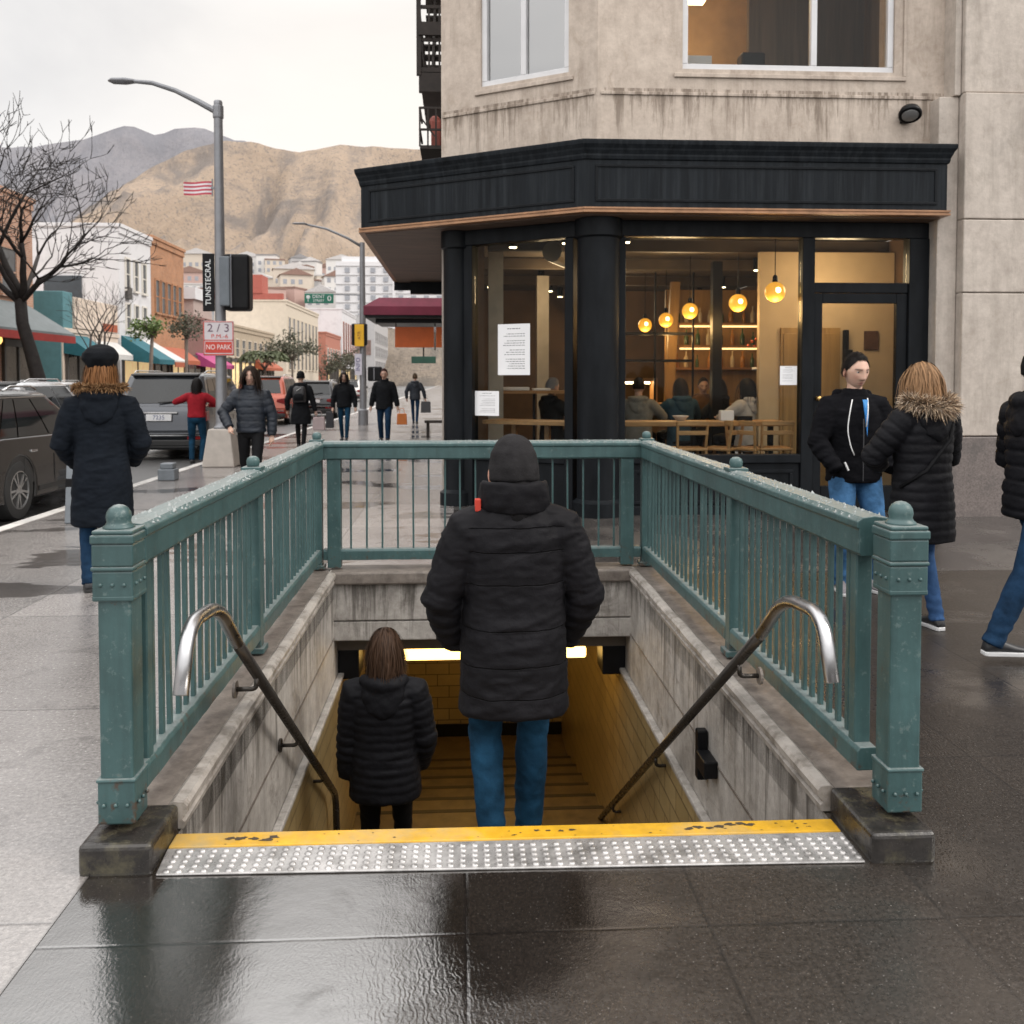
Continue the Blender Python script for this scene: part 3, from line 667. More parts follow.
# a few vertical joints on the pier
mb = MB()
for x, z0, z1 in ((6.55, .94, 2.57), (7.0, 2.6, 3.4), (6.5, 3.45, 4.84), (6.9, 4.88, 6.6)): mb.box(x, x+.008, 10.066, 10.1, z0, z1)
Q('wall_joint', mb, CURBC)
# fascia and canopy
A = (1.36, 10.0); tB = facet(362, 0, A)[1]; B = (A[0]+U.x*tB, A[1]+U.y*tB)
path = [(B[0], 17.4), B, A, (5.50, 10.0), (5.50, 10.39)]
mb = MB(); sweep(mb, path, [(0,3.50),(0,4.02),(.015,4.025),(.025,4.06),(.025,4.08),(.045,4.12),(.05,4.14),(.075,4.18),(.08,4.21),(.08,4.23),(-.3,4.26),(-.3,3.50)])
fa = Q('fascia', mb, FRAMEW, bevel=.004)
mb = MB(); sweep(mb, path, [(.005,3.435),(.03,3.44),(.03,3.462),(.018,3.466),(.018,3.475),(.03,3.478),(.03,3.497),(-.3,3.497),(-.3,3.435)]); Q('copper_trim', mb, COPPER, fa)
def frame_strips(mb, o, ax, L0, L1, nrm, z0, z1, w_=.03, d=.012):
    for a, b_, c, e in ((L0, L1, z0, z0+w_), (L0, L1, z1-w_, z1), (L0, L0+w_, z0+w_, z1-w_), (L1-w_, L1, z0+w_, z1-w_)):
        mb.obox(V(o)+V(ax)*a+V(nrm)*.001+V((0,0,c)), V(ax)*(b_-a), V(nrm)*d, V((0,0,e-c)))
mb = MB(); frame_strips(mb, (1.36,10.0,0), (1,0,0), .12, 4.02, (0,-1,0), 3.56, 3.97); frame_strips(mb, (1.36,10.0,0), U, .12, tB-.12, UN, 3.56, 3.97)
Q('panel_moulding', mb, FRAME, fa, bevel=.004)
pl = [(B[0]+.05, 17.4), (B[0]+.05, B[1]+.02), (A[0]+.01, A[1]+.06), (5.45, 10.06), (5.45, FY-.005), (1.56, FY-.005), (U2.x-.003, U2.y-.004), (U2.x-.003, 17.4)]
mb = MB(); mb.prism(pl, 'z', 3.425, 3.434); Q('soffit', mb, SOFFIT, fa)
mb = MB(); mb.prism([(a, b_) for a, b_ in pl], 'z', 4.20, 4.225); Q('canopy_top', mb, FRAME, fa)
mb = MB(); mb.box(B[0]-.02, U2.x-.004, 17.402, 17.46, 3.28, 4.2); mb.box(B[0]+.3, U2.x-.004, 17.2, 17.398, 3.2, 3.42); Q('canopy_end', mb, FRAME, fa)
# shopfront
SFY = 10.43
def column(c, r):
    mb = MB(); mb.lathe([(r+.05,0),(r+.05,.16),(r+.02,.18),(r,.2),(r,3.2),(r+.03,3.22),(r+.03,3.423)], (c[0], c[1], 0), 28); o = Q('round_column', mb, FRAME); autosmooth(o)
C1 = (1.58, 10.40); C2p = facet(456)[0]; C2 = (C2p.x, C2p.y)
column(C1, .245); column(C2, .155)
C2b = (U2.x+.02, U2.y+.35)
# head, sill, mullions of the front
mb = MB()
mb.box(1.8, 5.5, SFY-.05, SFY+.10, 3.24, 3.424)              # head
mb.box(1.80, 1.90, SFY-.04, SFY+.08, .0, 3.238); mb.box(3.985, 4.13, SFY-.06, SFY+.10, 0, 3.238); mb.box(5.26, 5.50, SFY-.07, SFY+.1, 0, 3.238)
mb.box(1.902, 3.983, SFY-.06, SFY+.09, .60, .70); mb.box(4.132, 5.258, SFY-.04, SFY+.09, 2.60, 2.72)
mb.box(1.902, 3.983, SFY-.02, SFY+.08, .0, .598)
Q('shopfront_frame', mb, FRAME, bevel=.008)
mb = MB(); frame_strips(mb, (0,SFY-.021,0), (1,0,0), 2.0, 3.9, (0,-1,0), .12, .52, .04, .02); mb.box(1.88, 4.0, SFY-.09, SFY-.022, -.002, .10); Q('stall_riser', mb, FRAME, bevel=.005)
mb = MB(); mb.box(1.902, 3.983, SFY+.01, SFY+.018, .702, 3.238); Q('shop_window', mb, GLASS)
mb = MB(); mb.box(4.132, 5.258, SFY+.01, SFY+.018, 2.722, 3.238); Q('transom_pane', mb, GLASS)
# door
mb = MB(); mb.box(4.137, 4.235, SFY-.03, SFY+.03, .02, 2.595); mb.box(5.13, 5.255, SFY-.03, SFY+.03, .02, 2.595); mb.box(4.237, 5.128, SFY-.03, SFY+.03, 2.48, 2.595); mb.box(4.237, 5.128, SFY-.03, SFY+.03, .02, .32)
dr = Q('door', mb, FRAME, bevel=.006)
mb = MB(); mb.box(4.237, 5.128, SFY-.004, SFY+.004, .322, 2.478); Q('door_pane', mb, GLASS, dr)
BRASS = M('brass', (.65,.42,.16), .25, 1, var=.15)
mb = MB(); 
for z in (1.16, 1.36): mb.lathe([(.028,0),(.028,.006),(.012,.012),(.012,.04),(.026,.05),(.03,.062),(.022,.075),(.002,.08)], (0,0,0), 14)
vs = []
for i, (x, y, z) in enumerate(mb.v): vs.append((4.185 + x, SFY-.031 - z, (1.16 if i < len(mb.v)/2 else 1.36) + y))
mb.v = vs; Q('door_knob', mb, BRASS, dr, smooth=True)
# chamfered shopfront
tA_, tB_ = facet(571, 0, C1)[1], facet(471, 0, C1)[1]
mb = MB(); bs_ = (C1[0], C1[1], 0)
fbox(mb, tA_-.05, tA_+.06, -.1, .06, 0, 3.24, bs_); fbox(mb, tB_-.05, tB_+.10, -.1, .06, 0, 3.24, bs_)
fbox(mb, .1, tB_+.2, -.1, .07, 3.242, 3.424, bs_); fbox(mb, tA_+.062, tB_-.052, -.08, .05, .58, .68, bs_); fbox(mb, tA_+.062, tB_-.052, -.08, .02, 0, .578, bs_)
Q('shopfront_frame', mb, FRAME, bevel=.008)
mb = MB(); fbox(mb, tA_+.062, tB_-.052, -.02, -.012, .682, 3.24, bs_); Q('shop_window', mb, GLASS)
# upper windows: white frames, panes
def win_parts(o, ax, nrm, L, z0, z1, mull, frame=WHITEF, glass=GLASSB, fw=.07):
    o, ax, nrm = V(o), V(ax), V(nrm); mb = MB()
    def b(a, c, e, f, d0=-.12, d1=-.03): mb.obox(o+ax*a+nrm*d0+V((0,0,e)), ax*(c-a), nrm*(d1-d0), V((0,0,f-e)))
    b(0, L, z0, z0+fw); b(0, L, z1-fw, z1); b(0, fw, z0+fw+.001, z1-fw-.001); b(L-fw, L, z0+fw+.001, z1-fw-.001)
    for m_ in mull: b(m_-fw/2, m_+fw/2, z0+fw+.001, z1-fw-.001)
    f = Q('window', mb, frame, bevel=.006)
    mb = MB(); mb.obox(o+ax*fw+nrm*-.085+V((0,0,z0+fw)), ax*(L-2*fw), nrm*.006, V((0,0,z1-z0-2*fw))); Q('pane', mb, glass, f)
win_parts((WX0, FY, 0), (1,0,0), (0,-1,0), WX1-WX0, WZ0, WZ1, (1.56,))
win_parts(U1+U*t0, U, UN, t1-t0, WZ0, WZ1, ((facet(522)[1])-t0,), glass=glass_mat('sky_mirror_glass', (.85,.88,.90), 2.0, .03, boost=4.2))
# room behind the upper front window
WARM = M('warm_plaster', (.50,.33,.17), .8, var=.2); DARKW = M('dark_panel', (.10,.075,.055), .6, var=.4, vs=3, stretch=(6,6,.3)); PALE = M('pale_sky_reflection', (.62,.66,.70), .7, var=.06, stretch=(12,12,.2))
mb = MB(); mb.box(2.0, 5.6, 13.2, 13.3, 4.5, 7.6); mb.box(1.9, 2.0, 10.81, 13.3, 4.5, 7.6); Q('inner_wall', mb, WARM)
mb = MB(); mb.box(3.9, 5.5, 12.2, 12.3, 4.9, 7.4); mb.box(5.6, 5.7, 10.81, 13.3, 4.5, 7.6); Q('inner_partition', mb, DARKW)
mb = MB(); mb.box(1.9, 5.7, 10.81, 13.3, 4.4, 4.495); mb.box(1.9, 5.7, 10.81, 13.3, 7.605, 7.7); Q('inner_floor', mb, WARM)
mb = MB(); fbox(mb, t0-.05, t1+.05, -.55, -.5, 4.9, 7.4); Q('sky_reflection_panel', mb, PALE)  # panel added behind the pane, its pale colour painting in the sky's reflection
mb = MB(); fbox(mb, t1-.26, t1-.03, -.46, -.42, 4.9, 7.3); Q('curtain', mb, M('olive_curtain', (.16,.14,.09), .8, var=.4, vs=8, stretch=(6,6,.2)))
pd = bpy.data.lights.new('room_glow', 'POINT'); pd.energy = 55; pd.color = (1,.76,.5); pd.shadow_soft_size = .4
po = bpy.data.objects.new('room_glow', pd); COL.objects.link(po); po.location = (2.7, 12.0, 6.5)
L_ = thing('ceiling_strip', 'small warm lit strip lamp in the room behind the wide upper window', 'ceiling light', (2.8, 12.2, 7.4))
mb = MB(); mb.box(2.4, 3.3, 12.0, 12.35, 6.70, 6.76); mb.build('lamp_tray', M('warm_lamp', (1,.8,.5), .5, emit=9, ecol=(1,.72,.38)), L_, world=True)
pst = thing('paper_stack', 'stack of white paper boxes standing inside the wide upper window', 'paper stack', (2.95, 11.1, 4.5))
mb = MB()
for k in range(5): mb.box(2.68+random.uniform(-.02,.02), 3.08+random.uniform(-.02,.02), 11.0, 11.3, 4.9+k*.13, 5.02+k*.13)
mb.box(2.6, 3.2, 10.95, 11.35, 4.5, 4.895); mb.build('boxes', PAPER, pst, world=True, bevel=.005)
mo = thing('office_machine', 'dark office machine on a stand inside the wide upper window', 'machine', (3.7, 11.1, 4.5))
mb = MB(); mb.box(3.4, 3.95, 11.0, 11.3, 4.5, 5.42); mb.box(3.45, 3.75, 11.05, 11.28, 5.42, 5.62); mb.build('body', BLACKM, mo, world=True, bevel=.03)
mb = MB(); mb.box(3.62, 3.74, 10.985, 10.998, 5.3, 5.36); mb.build('display', M('amber_display', (.8,.5,.2), .5, emit=.6), mo, world=True)
# wall lamps
for x, z, lab, y_ in ((5.18, 4.63, 'small black dome lamp on the concrete wall right of the window', FY), (6.62, 4.60, 'black angled lamp on the pier at the right edge', 10.1)):
    t = thing('wall_lamp', lab, 'lamp', (x, y_, z))
    mb = MB(); mb.box(x-.05, x+.05, y_-.03, y_-.001, z-.05, z+.09); mb.bar((x, y_-.02, z+.03), (x, y_-.12, z+.03), .03, .03); mb.build('bracket', BLACKM, t, world=True, bevel=.006)
    mb = MB(); mb.lathe([(.02,.085),(.07,.08),(.11,.055),(.128,.01),(.128,-.02),(.115,-.03),(.10,-.025),(.02,-.02)], (0,0,0), 20)
    o = mb.build('lamp_shade', BLACKM, t, smooth=True); o.location = (0, -.15, .02); o.rotation_euler = (R(-28), R(12), 0)
    mb = MB(); mb.lathe([(.095,-.024),(.08,-.034),(.01,-.04)], (0,0,0), 16); o2 = mb.build('lens', M('grey_lens', (.25,.25,.25), .2), o, smooth=True)
# paper notices on the glass
def notice(o, ax, nrm, w_, h, n, lab):
    o, ax, nrm = V(o), V(ax), V(nrm); t = thing('paper_notice', lab, 'notice', o)
    mb = MB(); mb.obox(o, ax*w_, nrm*.002, V((0,0,h))); mb.build('sheet', PAPER, t, world=True)
    mb = MB(); y = h*.9; first = True
    while y > h*.1:
        x = w_*(.3 if first else .16); x1 = w_*(.7 if first else random.uniform(.62, .86))
        while x < x1:
            l = w_*random.uniform(.03, .11); hh = h*.012*(1.4 if first else 1)
            mb.obox(o + ax*x + nrm*.0025 + V((0,0,y)), ax*min(l, x1-x), nrm*.0006, V((0,0,hh))); x += l + w_*.022
        y -= h*(.10 if first else random.choice((.045,.045,.09))*(n/11)); first = False
    mb.build('printed_text', INK, t, world=True, kind='stuff')
def fpt(px, py, o):
    p, _ = facet(px, o, C1); r = ray(px, py); return V((p.x, p.y, H_CAM + r.z*(p.y/r.y)))
a, b_ = fpt(530, 375, -.005), fpt(498, 375, -.005); z1 = fpt(512, 324, -.005).z
notice((a.x, a.y, a.z), U, UN, (b_-a).length, z1-a.z, 11, 'large white sheet of printed notice taped high inside the corner window')
a, b_ = fpt(499, 416, -.005), fpt(475, 416, -.005); z1 = fpt(487, 391, -.005).z
notice((a.x, a.y, a.z), U, UN, (b_-a).length, z1-a.z, 16, 'small white sheet taped low in the corner window beside the left column')
a, b_, c = atY(780, 385, SFY), atY(797, 385, SFY), atY(780, 366, SFY)
notice((a.x, SFY+.006, a.z), (1,0,0), (0,-1,0), b_.x-a.x, c.z-a.z, 16, 'small white sheet taped inside the wide window next to the door')
# ------------------------------------------------------------------ cafe interior
INW = M('umber_wall', (.15,.09,.05), .7, var=.35, vs=1.5); INC = M('dim_cafe_ceiling', (.10,.075,.055), .8, var=.3); FLR = M('dark_floor', (.08,.055,.04), .35, var=.3)
WOODP = M('wood_panel', (.36,.22,.085), .45, var=.25, vs=3, stretch=(6,6,.5)); CREAM = M('cream_plaster', (.58,.44,.28), .8, var=.1)
mb = MB(); mb.prism([(1.6,10.55),(5.45,10.55),(5.45,20),(.2,20),(.2,11.6)], 'z', .005, .02); Q('cafe_floor', mb, FLR)
mb = MB(); mb.prism([(1.6,10.55),(5.9,10.55),(5.9,20),(.2,20),(.2,11.6)], 'z', 3.5, 3.56); Q('cafe_ceiling', mb, INC)
mb = MB(); mb.box(.2, 6, 19.5, 19.7, .02, 3.49); mb.box(5.9, 6.0, 10.82, 19.49, .02, 3.49); mb.box(.2, .3, 12.1, 19.49, .02, 3.49); Q('cafe_inner_wall', mb, INW)
# duct and beams below the ceiling
mb = MB(); mb.tube([(1.2, 12, 3.28), (2.2, 14, 3.22), (2.6, 16, 3.1), (2.5, 19, 3.0)], .14, 12); Q('ceiling_duct', mb, M('duct_grey', (.20,.17,.14), .4, .5))
mb = MB()
for y in (12.2, 14.2, 16.6): mb.box(.35, 5.88, y, y+.12, 3.32, 3.48)
Q('ceiling_beam', mb, INC)
# partition behind the door
mb = MB(); mb.box(4.02, 5.88, 12.0, 12.1, .02, 3.3); Q('partition', mb, CREAM)
mb = MB(); mb.box(4.30, 5.12, 11.95, 11.998, .02, 2.28); mb.box(4.33, 4.69, 11.93, 11.948, .1, 2.2); mb.box(4.73, 5.08, 11.93, 11.948, .1, 2.2); Q('wood_door', mb, WOODP, bevel=.006)
t = thing('wall_sconce', 'black wall lamp on the wooden door edge behind the glass door', 'wall lamp', (5.2, 11.97, 2))
mb = MB(); mb.box(5.15, 5.22, 11.9, 11.96, 1.75, 2.25); mb.box(5.13, 5.24, 11.82, 11.9, 1.85, 1.98); mb.build('backplate', BLACKM, t, world=True, bevel=.01)
t = thing('framed_picture', 'small dark picture hanging on the cream wall behind the door', 'picture', (5.6, 11.98, 2))
mb = MB(); mb.box(5.46, 5.66, 11.97, 11.996, 1.98, 2.24); mb.build('frame', M('picture_brown', (.10,.05,.03), .5, var=.6, vs=20), t, world=True, bevel=.01)
# pendant globes
AMB = M('amber_globe', (1,.55,.12), .15, emit=1.0, ecol=(1,.40,.035)); BULB = M('hot_bulb', (1,.9,.6), .3, emit=9, ecol=(1,.70,.26))
gl = glass_mat('amber_glass', (1.0,.62,.20), 1.45, .02)
names = ['nearest and largest', 'second nearest', 'middle', 'second from the back', 'farthest and smallest']
pos = [(775,292,21), (738,303,18.5), (690,311,16.5), (666,320,15), (645,325,14)]
for i, (px, py, d) in enumerate(pos):
    Y = .255*900/d; c = atY(px, py, Y)
    t = thing('pendant_lamp', names[i]+' amber glass globe lamp of the row hanging in the cafe window', 'pendant lamp', c, group='pendant globe lamps in the cafe')
    mb = MB(); mb.tube([(0,0,.13),(0,0,3.49-c.z)], .006, 6); mb.lathe([(.03,.115),(.034,.13),(.03,.19),(.012,.21)], (0,0,0), 12); mb.build('cord', BLACKM, t)
    g = MB().ball((0,0,0), .125, 20).build('globe', AMB, t, smooth=True)
    mb = MB(); mb.ball((0,0,-.0), .05, 12, sz=1.0); mb.v = [(x, y-.085, z+.01) for x, y, z in mb.v]; mb.build('bulb', BULB, g, smooth=True)
    pd = bpy.data.lights.new('pendant_glow', 'POINT'); pd.energy = 20; pd.color = (1,.58,.22); pd.shadow_soft_size = .14
    po = bpy.data.objects.new('pendant_glow', pd); COL.objects.link(po); po.parent = t; po.location = (0,-.05,-.24)
# ceiling spots
SPOT = M('lit_spot', (1,.85,.6), .4, emit=16, ecol=(1,.78,.45))
for i, (px, py) in enumerate([(513,247), (497,272), (490,287), (541,280), (550,291), (566,243), (560,300), (626,242), (723,287), (757,270), (783,265), (700,297)]):
    r = ray(px, py); k = (3.30-H_CAM)/r.z; p = V((0,0,H_CAM))+r*k
    if p.y > 19: p = V((p.x*18.8/p.y, 18.8, 3.30))
    if p.y < 10.9: p.y = 11.0
    t = thing('ceiling_spot', 'small lit ceiling spot inside the cafe', 'ceiling light', p, group='ceiling spots inside the cafe')
    mb = MB(); mb.lathe([(.06,.19),(.06,.01),(.052,.0)], (0,0,0), 12); mb.build('can', BLACKM, t)
    mb = MB(); mb.lathe([(.05,-.004),(.045,-.012),(.005,-.014)], (0,0,0), 12); mb.build('lens', SPOT, t)
pd = bpy.data.lights.new('spot_glow', 'POINT'); pd.energy = 42; pd.color = (1,.72,.42); pd.shadow_soft_size = .3
for xyz in ((1.5, 14, 3.0), (4.8, 11.25, 2.9), (2.9, 17.5, 2.9), (3.0, 12.6, 3.0)):
    po = bpy.data.objects.new('spot_glow', pd); COL.objects.link(po); po.location = xyz
# long bar table at the window
t = thing('window_table', 'long oak bar table behind the wide cafe window', 'table', (2.95, 11.15, 0))
mb = MB(); mb.box(1.75, 4.05, 10.98, 11.42, 1.0, 1.06); mb.build('tabletop', OAK, t, world=True, bevel=.008)
for x in (1.85, 2.95, 3.95):
    mb = MB(); mb.box(x-.03, x+.03, 11.3, 11.36, .02, .998); mb.build('leg', BLACKM, t, world=True)
def bar_chair(x, y, rz, lab, first=[None]):
    if first[0] is None:
        c = thing('bar_chair', lab, 'chair', (x, y, .02), rz, 'oak bar chairs at the window table')
        mb = MB(); mb.box(-.20,.20,-.19,.19,.70,.735); mb.build('seat', OAK, c, bevel=.012)
        for sx in (-1, 1):
            mb = MB(); mb.bar((sx*.215,-.22,0), (sx*.175,-.16,.72), .034, .034, (1,0,0)); mb.bar((sx*.175,-.16,.72), (sx*.185,-.21,1.06), .034, .03, (1,0,0)); mb.build('leg', OAK, c, bevel=.006)
            mb = MB(); mb.bar((sx*.215,.22,0), (sx*.175,.16,.70), .034, .034, (1,0,0)); mb.build('leg', OAK, c, bevel=.006)
        mb = MB(); mb.bar((-.19,-.212,1.035), (.19,-.212,1.035), .03, .055); mb.bar((-.185,-.20,.92), (.185,-.20,.92), .022, .05); mb.build('backrest', OAK, c, bevel=.006)
        mb = MB(); mb.bar((-.2,-.2,.28), (.2,-.2,.28), .025, .03); mb.bar((-.2,.2,.28), (.2,.2,.28), .025, .03); mb.build('footrest', OAK, c)
        first[0] = c
    else: c = dup(first[0], (x, y, .02), rz, lab)
    return c
for px, rz, lab in ((688, .05, 'leftmost oak bar chair seen through the wide window, its back square to the glass'), (722, .9, 'oak chair turned sideways beside the leftmost bar chair'), (748, -.75, 'oak chair turned sideways, third from the left at the window table'), (774, -.1, 'rightmost oak bar chair at the window table near the door')):
    p = atY(px, 430, 10.82); bar_chair(p.x, 10.84, rz, lab)
# table and things in the corner window
t = thing('corner_counter', 'oak counter board across the corner window', 'counter', (1.0, 11.6, 0))
mb = MB(); fbox(mb, tA_+.08, tB_-.07, -.62, -.16, 1.02, 1.07, bs_); mb.build('board', OAK, t, world=True, bevel=.006)
mb = MB(); fbox(mb, tA_+.5, tA_+.56, -.5, -.44, .02, 1.018, bs_); fbox(mb, tB_-.4, tB_-.34, -.5, -.44, .02, 1.018, bs_); mb.build('leg', OAK, t, world=True)
t = thing('high_shelf', 'pale shelf with folded things behind the notices in the corner window', 'shelf', (.6, 12.7, 0))
mb = MB(); mb.box(.35, 1.55, 12.6, 12.95, 1.38, 1.42); mb.build('board', OAK, t, world=True); mb = MB(); mb.box(.45, .95, 12.65, 12.9, 1.422, 1.47); mb.box(1.0, 1.25, 12.65, 12.9, 1.422, 1.455); mb.build('folded_paper', PAPER, t, world=True, bevel=.01)
mb = MB(); mb.box(1.0, 1.04, 12.7, 12.74, .02, 1.378); mb.box(.4, .44, 12.7, 12.74, .02, 1.378); mb.build('leg', BLACKM, t, world=True)
mb = MB(); mb.box(.36, .56, 12.2, 12.4, .02, 3.3); mb.box(1.25, 1.45, 15.0, 15.2, .02, 3.3); Q('inner_column', mb, M('pale_column', (.45,.40,.34), .7))
# bar counter, back shelves
t = thing('bar_counter', 'dark bar counter with a glowing glass case in the cafe', 'counter', (2.8, 15.2, 0))
mb = MB(); mb.box(1.9, 4.6, 15.0, 15.7, .02, 1.12); mb.build('front', INW, t, world=True, bevel=.01)
mb = MB(); mb.box(1.85, 4.65, 14.95, 15.75, 1.122, 1.17); mb.build('countertop', OAK, t, world=True, bevel=.008)
mb = MB(); mb.box(2.5, 3.3, 15.05, 15.5, 1.55, 1.6); mb.box(2.5, 2.54, 15.05, 15.5, 1.172, 1.548); mb.box(3.26, 3.3, 15.05, 15.5, 1.172, 1.548); mb.build('display_case', OAK, t, world=True)
mb = MB(); mb.box(2.6, 3.2, 15.2, 15.4, 1.50, 1.535); mb.build('case_lamp', SPOT, t, world=True)
t = thing('steel_shelving', 'tall black metal shelving standing across the left half of the cafe', 'shelving', (2.6, 14.6, 0))
mb = MB()
for z in (1.86, 2.30): mb.box(1.9, 3.75, 14.4, 14.7, z, z+.04)
for x in (1.9, 2.5, 3.1, 3.72): mb.box(x, x+.03, 14.4, 14.43, 1.0, 3.3)
mb.build('frame', BLACKM, t, world=True)
t = thing('back_shelf', 'lit wooden bottle shelves on the wall right of the dark post in the cafe', 'shelf', (4.4, 16, 0))
mb = MB()
for z in (1.75, 2.15, 2.55): mb.box(3.75, 5.5, 15.9, 16.2, z, z+.04)
mb.build('board', OAK, t, world=True)
mb = MB(); mb.box(3.7, 5.6, 16.21, 16.3, .9, 3.2); mb.build('back_panel', WOODP, t, world=True)
mb = MB()
for z in (2.11, 2.51): mb.box(3.9, 5.4, 15.95, 15.99, z, z+.03)
mb.build('shelf_light', M('shelf_glow', (1,.7,.35), .5, emit=3, ecol=(1,.62,.25)), t, world=True)
mb = MB(); mb.box(3.66, 3.80, 13.0, 13.14, .02, 3.3); mb.box(4.25, 4.38, 12.4, 12.53, .02, 3.3); Q('inner_post', mb, BLACKM)
mb = MB(); mb.bar((3.62,15.85,.02), (3.78,15.85,3.3), .16, .12); Q('wood_post', mb, WOODP)
bcols = [M('amber_bottle', (.5,.22,.04), .15, var=.3), M('pale_bottle', (.65,.55,.4), .2, var=.2), M('green_bottle', (.06,.12,.05), .12, var=.3)]
bott = []
for si, z in enumerate((1.792, 2.192, 2.592)):
    for k in range(8):
        x = 3.85 + k*.2 + random.uniform(-.03,.03); mi = random.randrange(3)
        if len(bott) < 3:
            mi = len(bott); mb = MB(); mb.lathe([(.04,0),(.042,.01),(.042,.15),(.03,.19),(.014,.21),(.013,.27),(.016,.275),(.016,.29)], (0,0,0), 10); o = mb.build('bottle', bcols[mi], smooth=True); bott.append(o)
        else: o = bott[mi].copy(); COL.objects.link(o)
        o.location = (x, 16.02, z); s = random.uniform(.75, 1.1); o.scale = (s, s, s)
        tag(o, ('amber','pale','dark green')[mi] + ' bottle standing on the lit cafe shelf', 'bottle', ('amber','pale','dark green')[mi] + ' bottles on the cafe shelf')
for x, y, z, lab in ((2.75, 11.2, 1.06, 'white bowl on the oak window table behind the left part of the wide window'), ):
    o = MB().lathe([(.05,0),(.10,.06),(.105,.065),(.09,.06),(.04,.012)], (0,0,0), 18).build('bowl', PAPER, smooth=True); o.location = (x, y, z); tag(o, lab, 'bowl')
t = thing('napkin_holder', 'white napkin block and condiment tray on the window table near the right chair', 'napkin holder', (3.35, 11.2, 1.06))
mb = MB(); mb.box(3.25, 3.42, 11.15, 11.25, 1.062, 1.19); mb.build('napkins', PAPER, t, world=True, bevel=.008); mb = MB(); mb.box(3.46, 3.66, 11.15, 11.27, 1.062, 1.12); mb.build('tray', BLACKM, t, world=True, bevel=.008)
t = thing('flower_bunch', 'small vase of red and orange flowers inside the window near the door', 'flowers', (4.35, 13.2, 1.2))
mb = MB(); mb.lathe([(.05,0),(.06,.08),(.03,.16),(.035,.2)], (4.2,12.3,1.75), 12); mb.box(4.05,4.4,12.15,12.4,1.71,1.748); mb.build('vase', PAPER, t, world=True, smooth=True)
mb = MB()
for k in range(40): mb.ball((4.2+random.gauss(0,.09), 12.3+random.gauss(0,.05), 2.03+random.gauss(0,.05)), random.uniform(.012,.026), 6)
mb.build('blooms', M('red_blooms', (.5,.10,.04), .7, var=.6, vs=30), t, world=True)
# ------------------------------------------------------------------ street side of the cafe: fire escape, awning, hanging signs
RUST = M('rusty_iron', (.028,.021,.018), .7, var=.4, vs=8)
fe = thing('fire_escape', 'rusty iron fire escape on the street wall of the concrete building', 'fire escape', (-.6, 15.5, 5))
def feb(mb, *a, w=.04): mb.bar(*a, w, w)
XO = -.66; XI = U2.x - .01
for z0 in (6.35, 8.6):
    mb = MB(); mb.box(XO, XI, 14.2, 17.4, z0, z0+.07); mb.box(XO, XI, 14.2, 14.3, z0-.3, z0-.01); o = mb.build('platform', RUST, fe, world=True)
    mb = MB()
    for z in (.5, 1.0):
        mb.bar((XO, 14.22, z0+z), (XI, 14.22, z0+z), .04, .05); mb.bar((XO, 14.22, z0+z), (XO, 17.4, z0+z), .04, .05)
    for k in range(6): mb.bar((XO, 14.22+k*.63, z0+.07), (XO, 14.22+k*.63, z0+1), .03, .03, (1,0,0))
    for k in range(4): mb.bar((XO+.16*k, 14.22, z0+.07), (XO+.16*k, 14.22, z0+1), .03, .03, (1,0,0))
    mb.build('guard_rail', RUST, fe, world=True)
mb = MB()
for y in (14.6, 15.1): mb.bar((XO+.2, y, 6.4), (XO+.2, y+1.9, 8.6), .04, .12)
for k in range(9): mb.box(XO+.05, XI-.02, 14.7+k*.21, 14.95+k*.21, 6.6+k*.24, 6.63+k*.24)
mb.bar((XO, 14.22, 6.3), (XO, 14.22, 11), .07, .07, (1,0,0)); mb.build('stair_ladder', RUST, fe, world=True)
for q in ((XO, 6.9, 7.1), (XO+.05, 7.55, 7.62)): MB().box(q[0], XI, 14.15, 14.2, q[1], q[2]).build('iron_plate', RUST, fe, world=True)
bc = thing('balcony_basket', 'small red and brown iron basket on the wall above the black canopy', 'balcony', (-.6, 14, 5.3))
mb = MB(); mb.box(-.62, XI, 13.6, 14.4, 5.02, 5.07)
for z in (5.3, 5.62): mb.bar((-.62,13.6,z), (XI,13.6,z), .03, .03); mb.bar((-.62,13.6,z), (-.62,14.4,z), .03, .03)
for x in (-.62, -.50, -.38): mb.bar((x,13.6,5.05), (x,13.6,5.62), .025, .025, (1,0,0))
mb.bar((-.62,13.6,5.5), (-.4,13.6,5.2), .02, .02); mb.build('rails', RUST, bc, world=True)
mb = MB(); mb.box(-.46,-.31,13.8,14.1,5.07,5.5); mb.ball((-.4,13.9,5.5), .09, 10); mb.build('red_box', M('dull_red', (.28,.07,.05), .6, var=.3), bc, world=True, bevel=.02)
MAROON = M('maroon_canvas', (.17,.02,.045), .7, var=.2, vs=3, bump=.1)
aw = thing('maroon_awning', 'maroon canvas awning over the pavement beyond the black canopy', 'awning', (-1, 19.5, 2.8))
x0, x1 = -2.05, U2.x-.01
mb = MB()
mb.add([(x0,19,2.92),(x1,19,2.92),(x1,21.5,2.92),(x0,21.5,2.92),(x0,19,3.1),(x1,19,3.1),(x1,21.5,3.1),(x0,21.5,3.1),(x0+.3,19.25,3.30),(x1,19.25,3.30),(x1,21.2,3.30),(x0+.3,21.2,3.30)],
  [(0,1,5,4),(1,2,6,5),(2,3,7,6),(3,0,4,7),(4,5,9,8),(5,6,10,9),(6,7,11,10),(7,4,8,11),(8,9,10,11)]); mb.build('canvas', MAROON, aw, world=True)
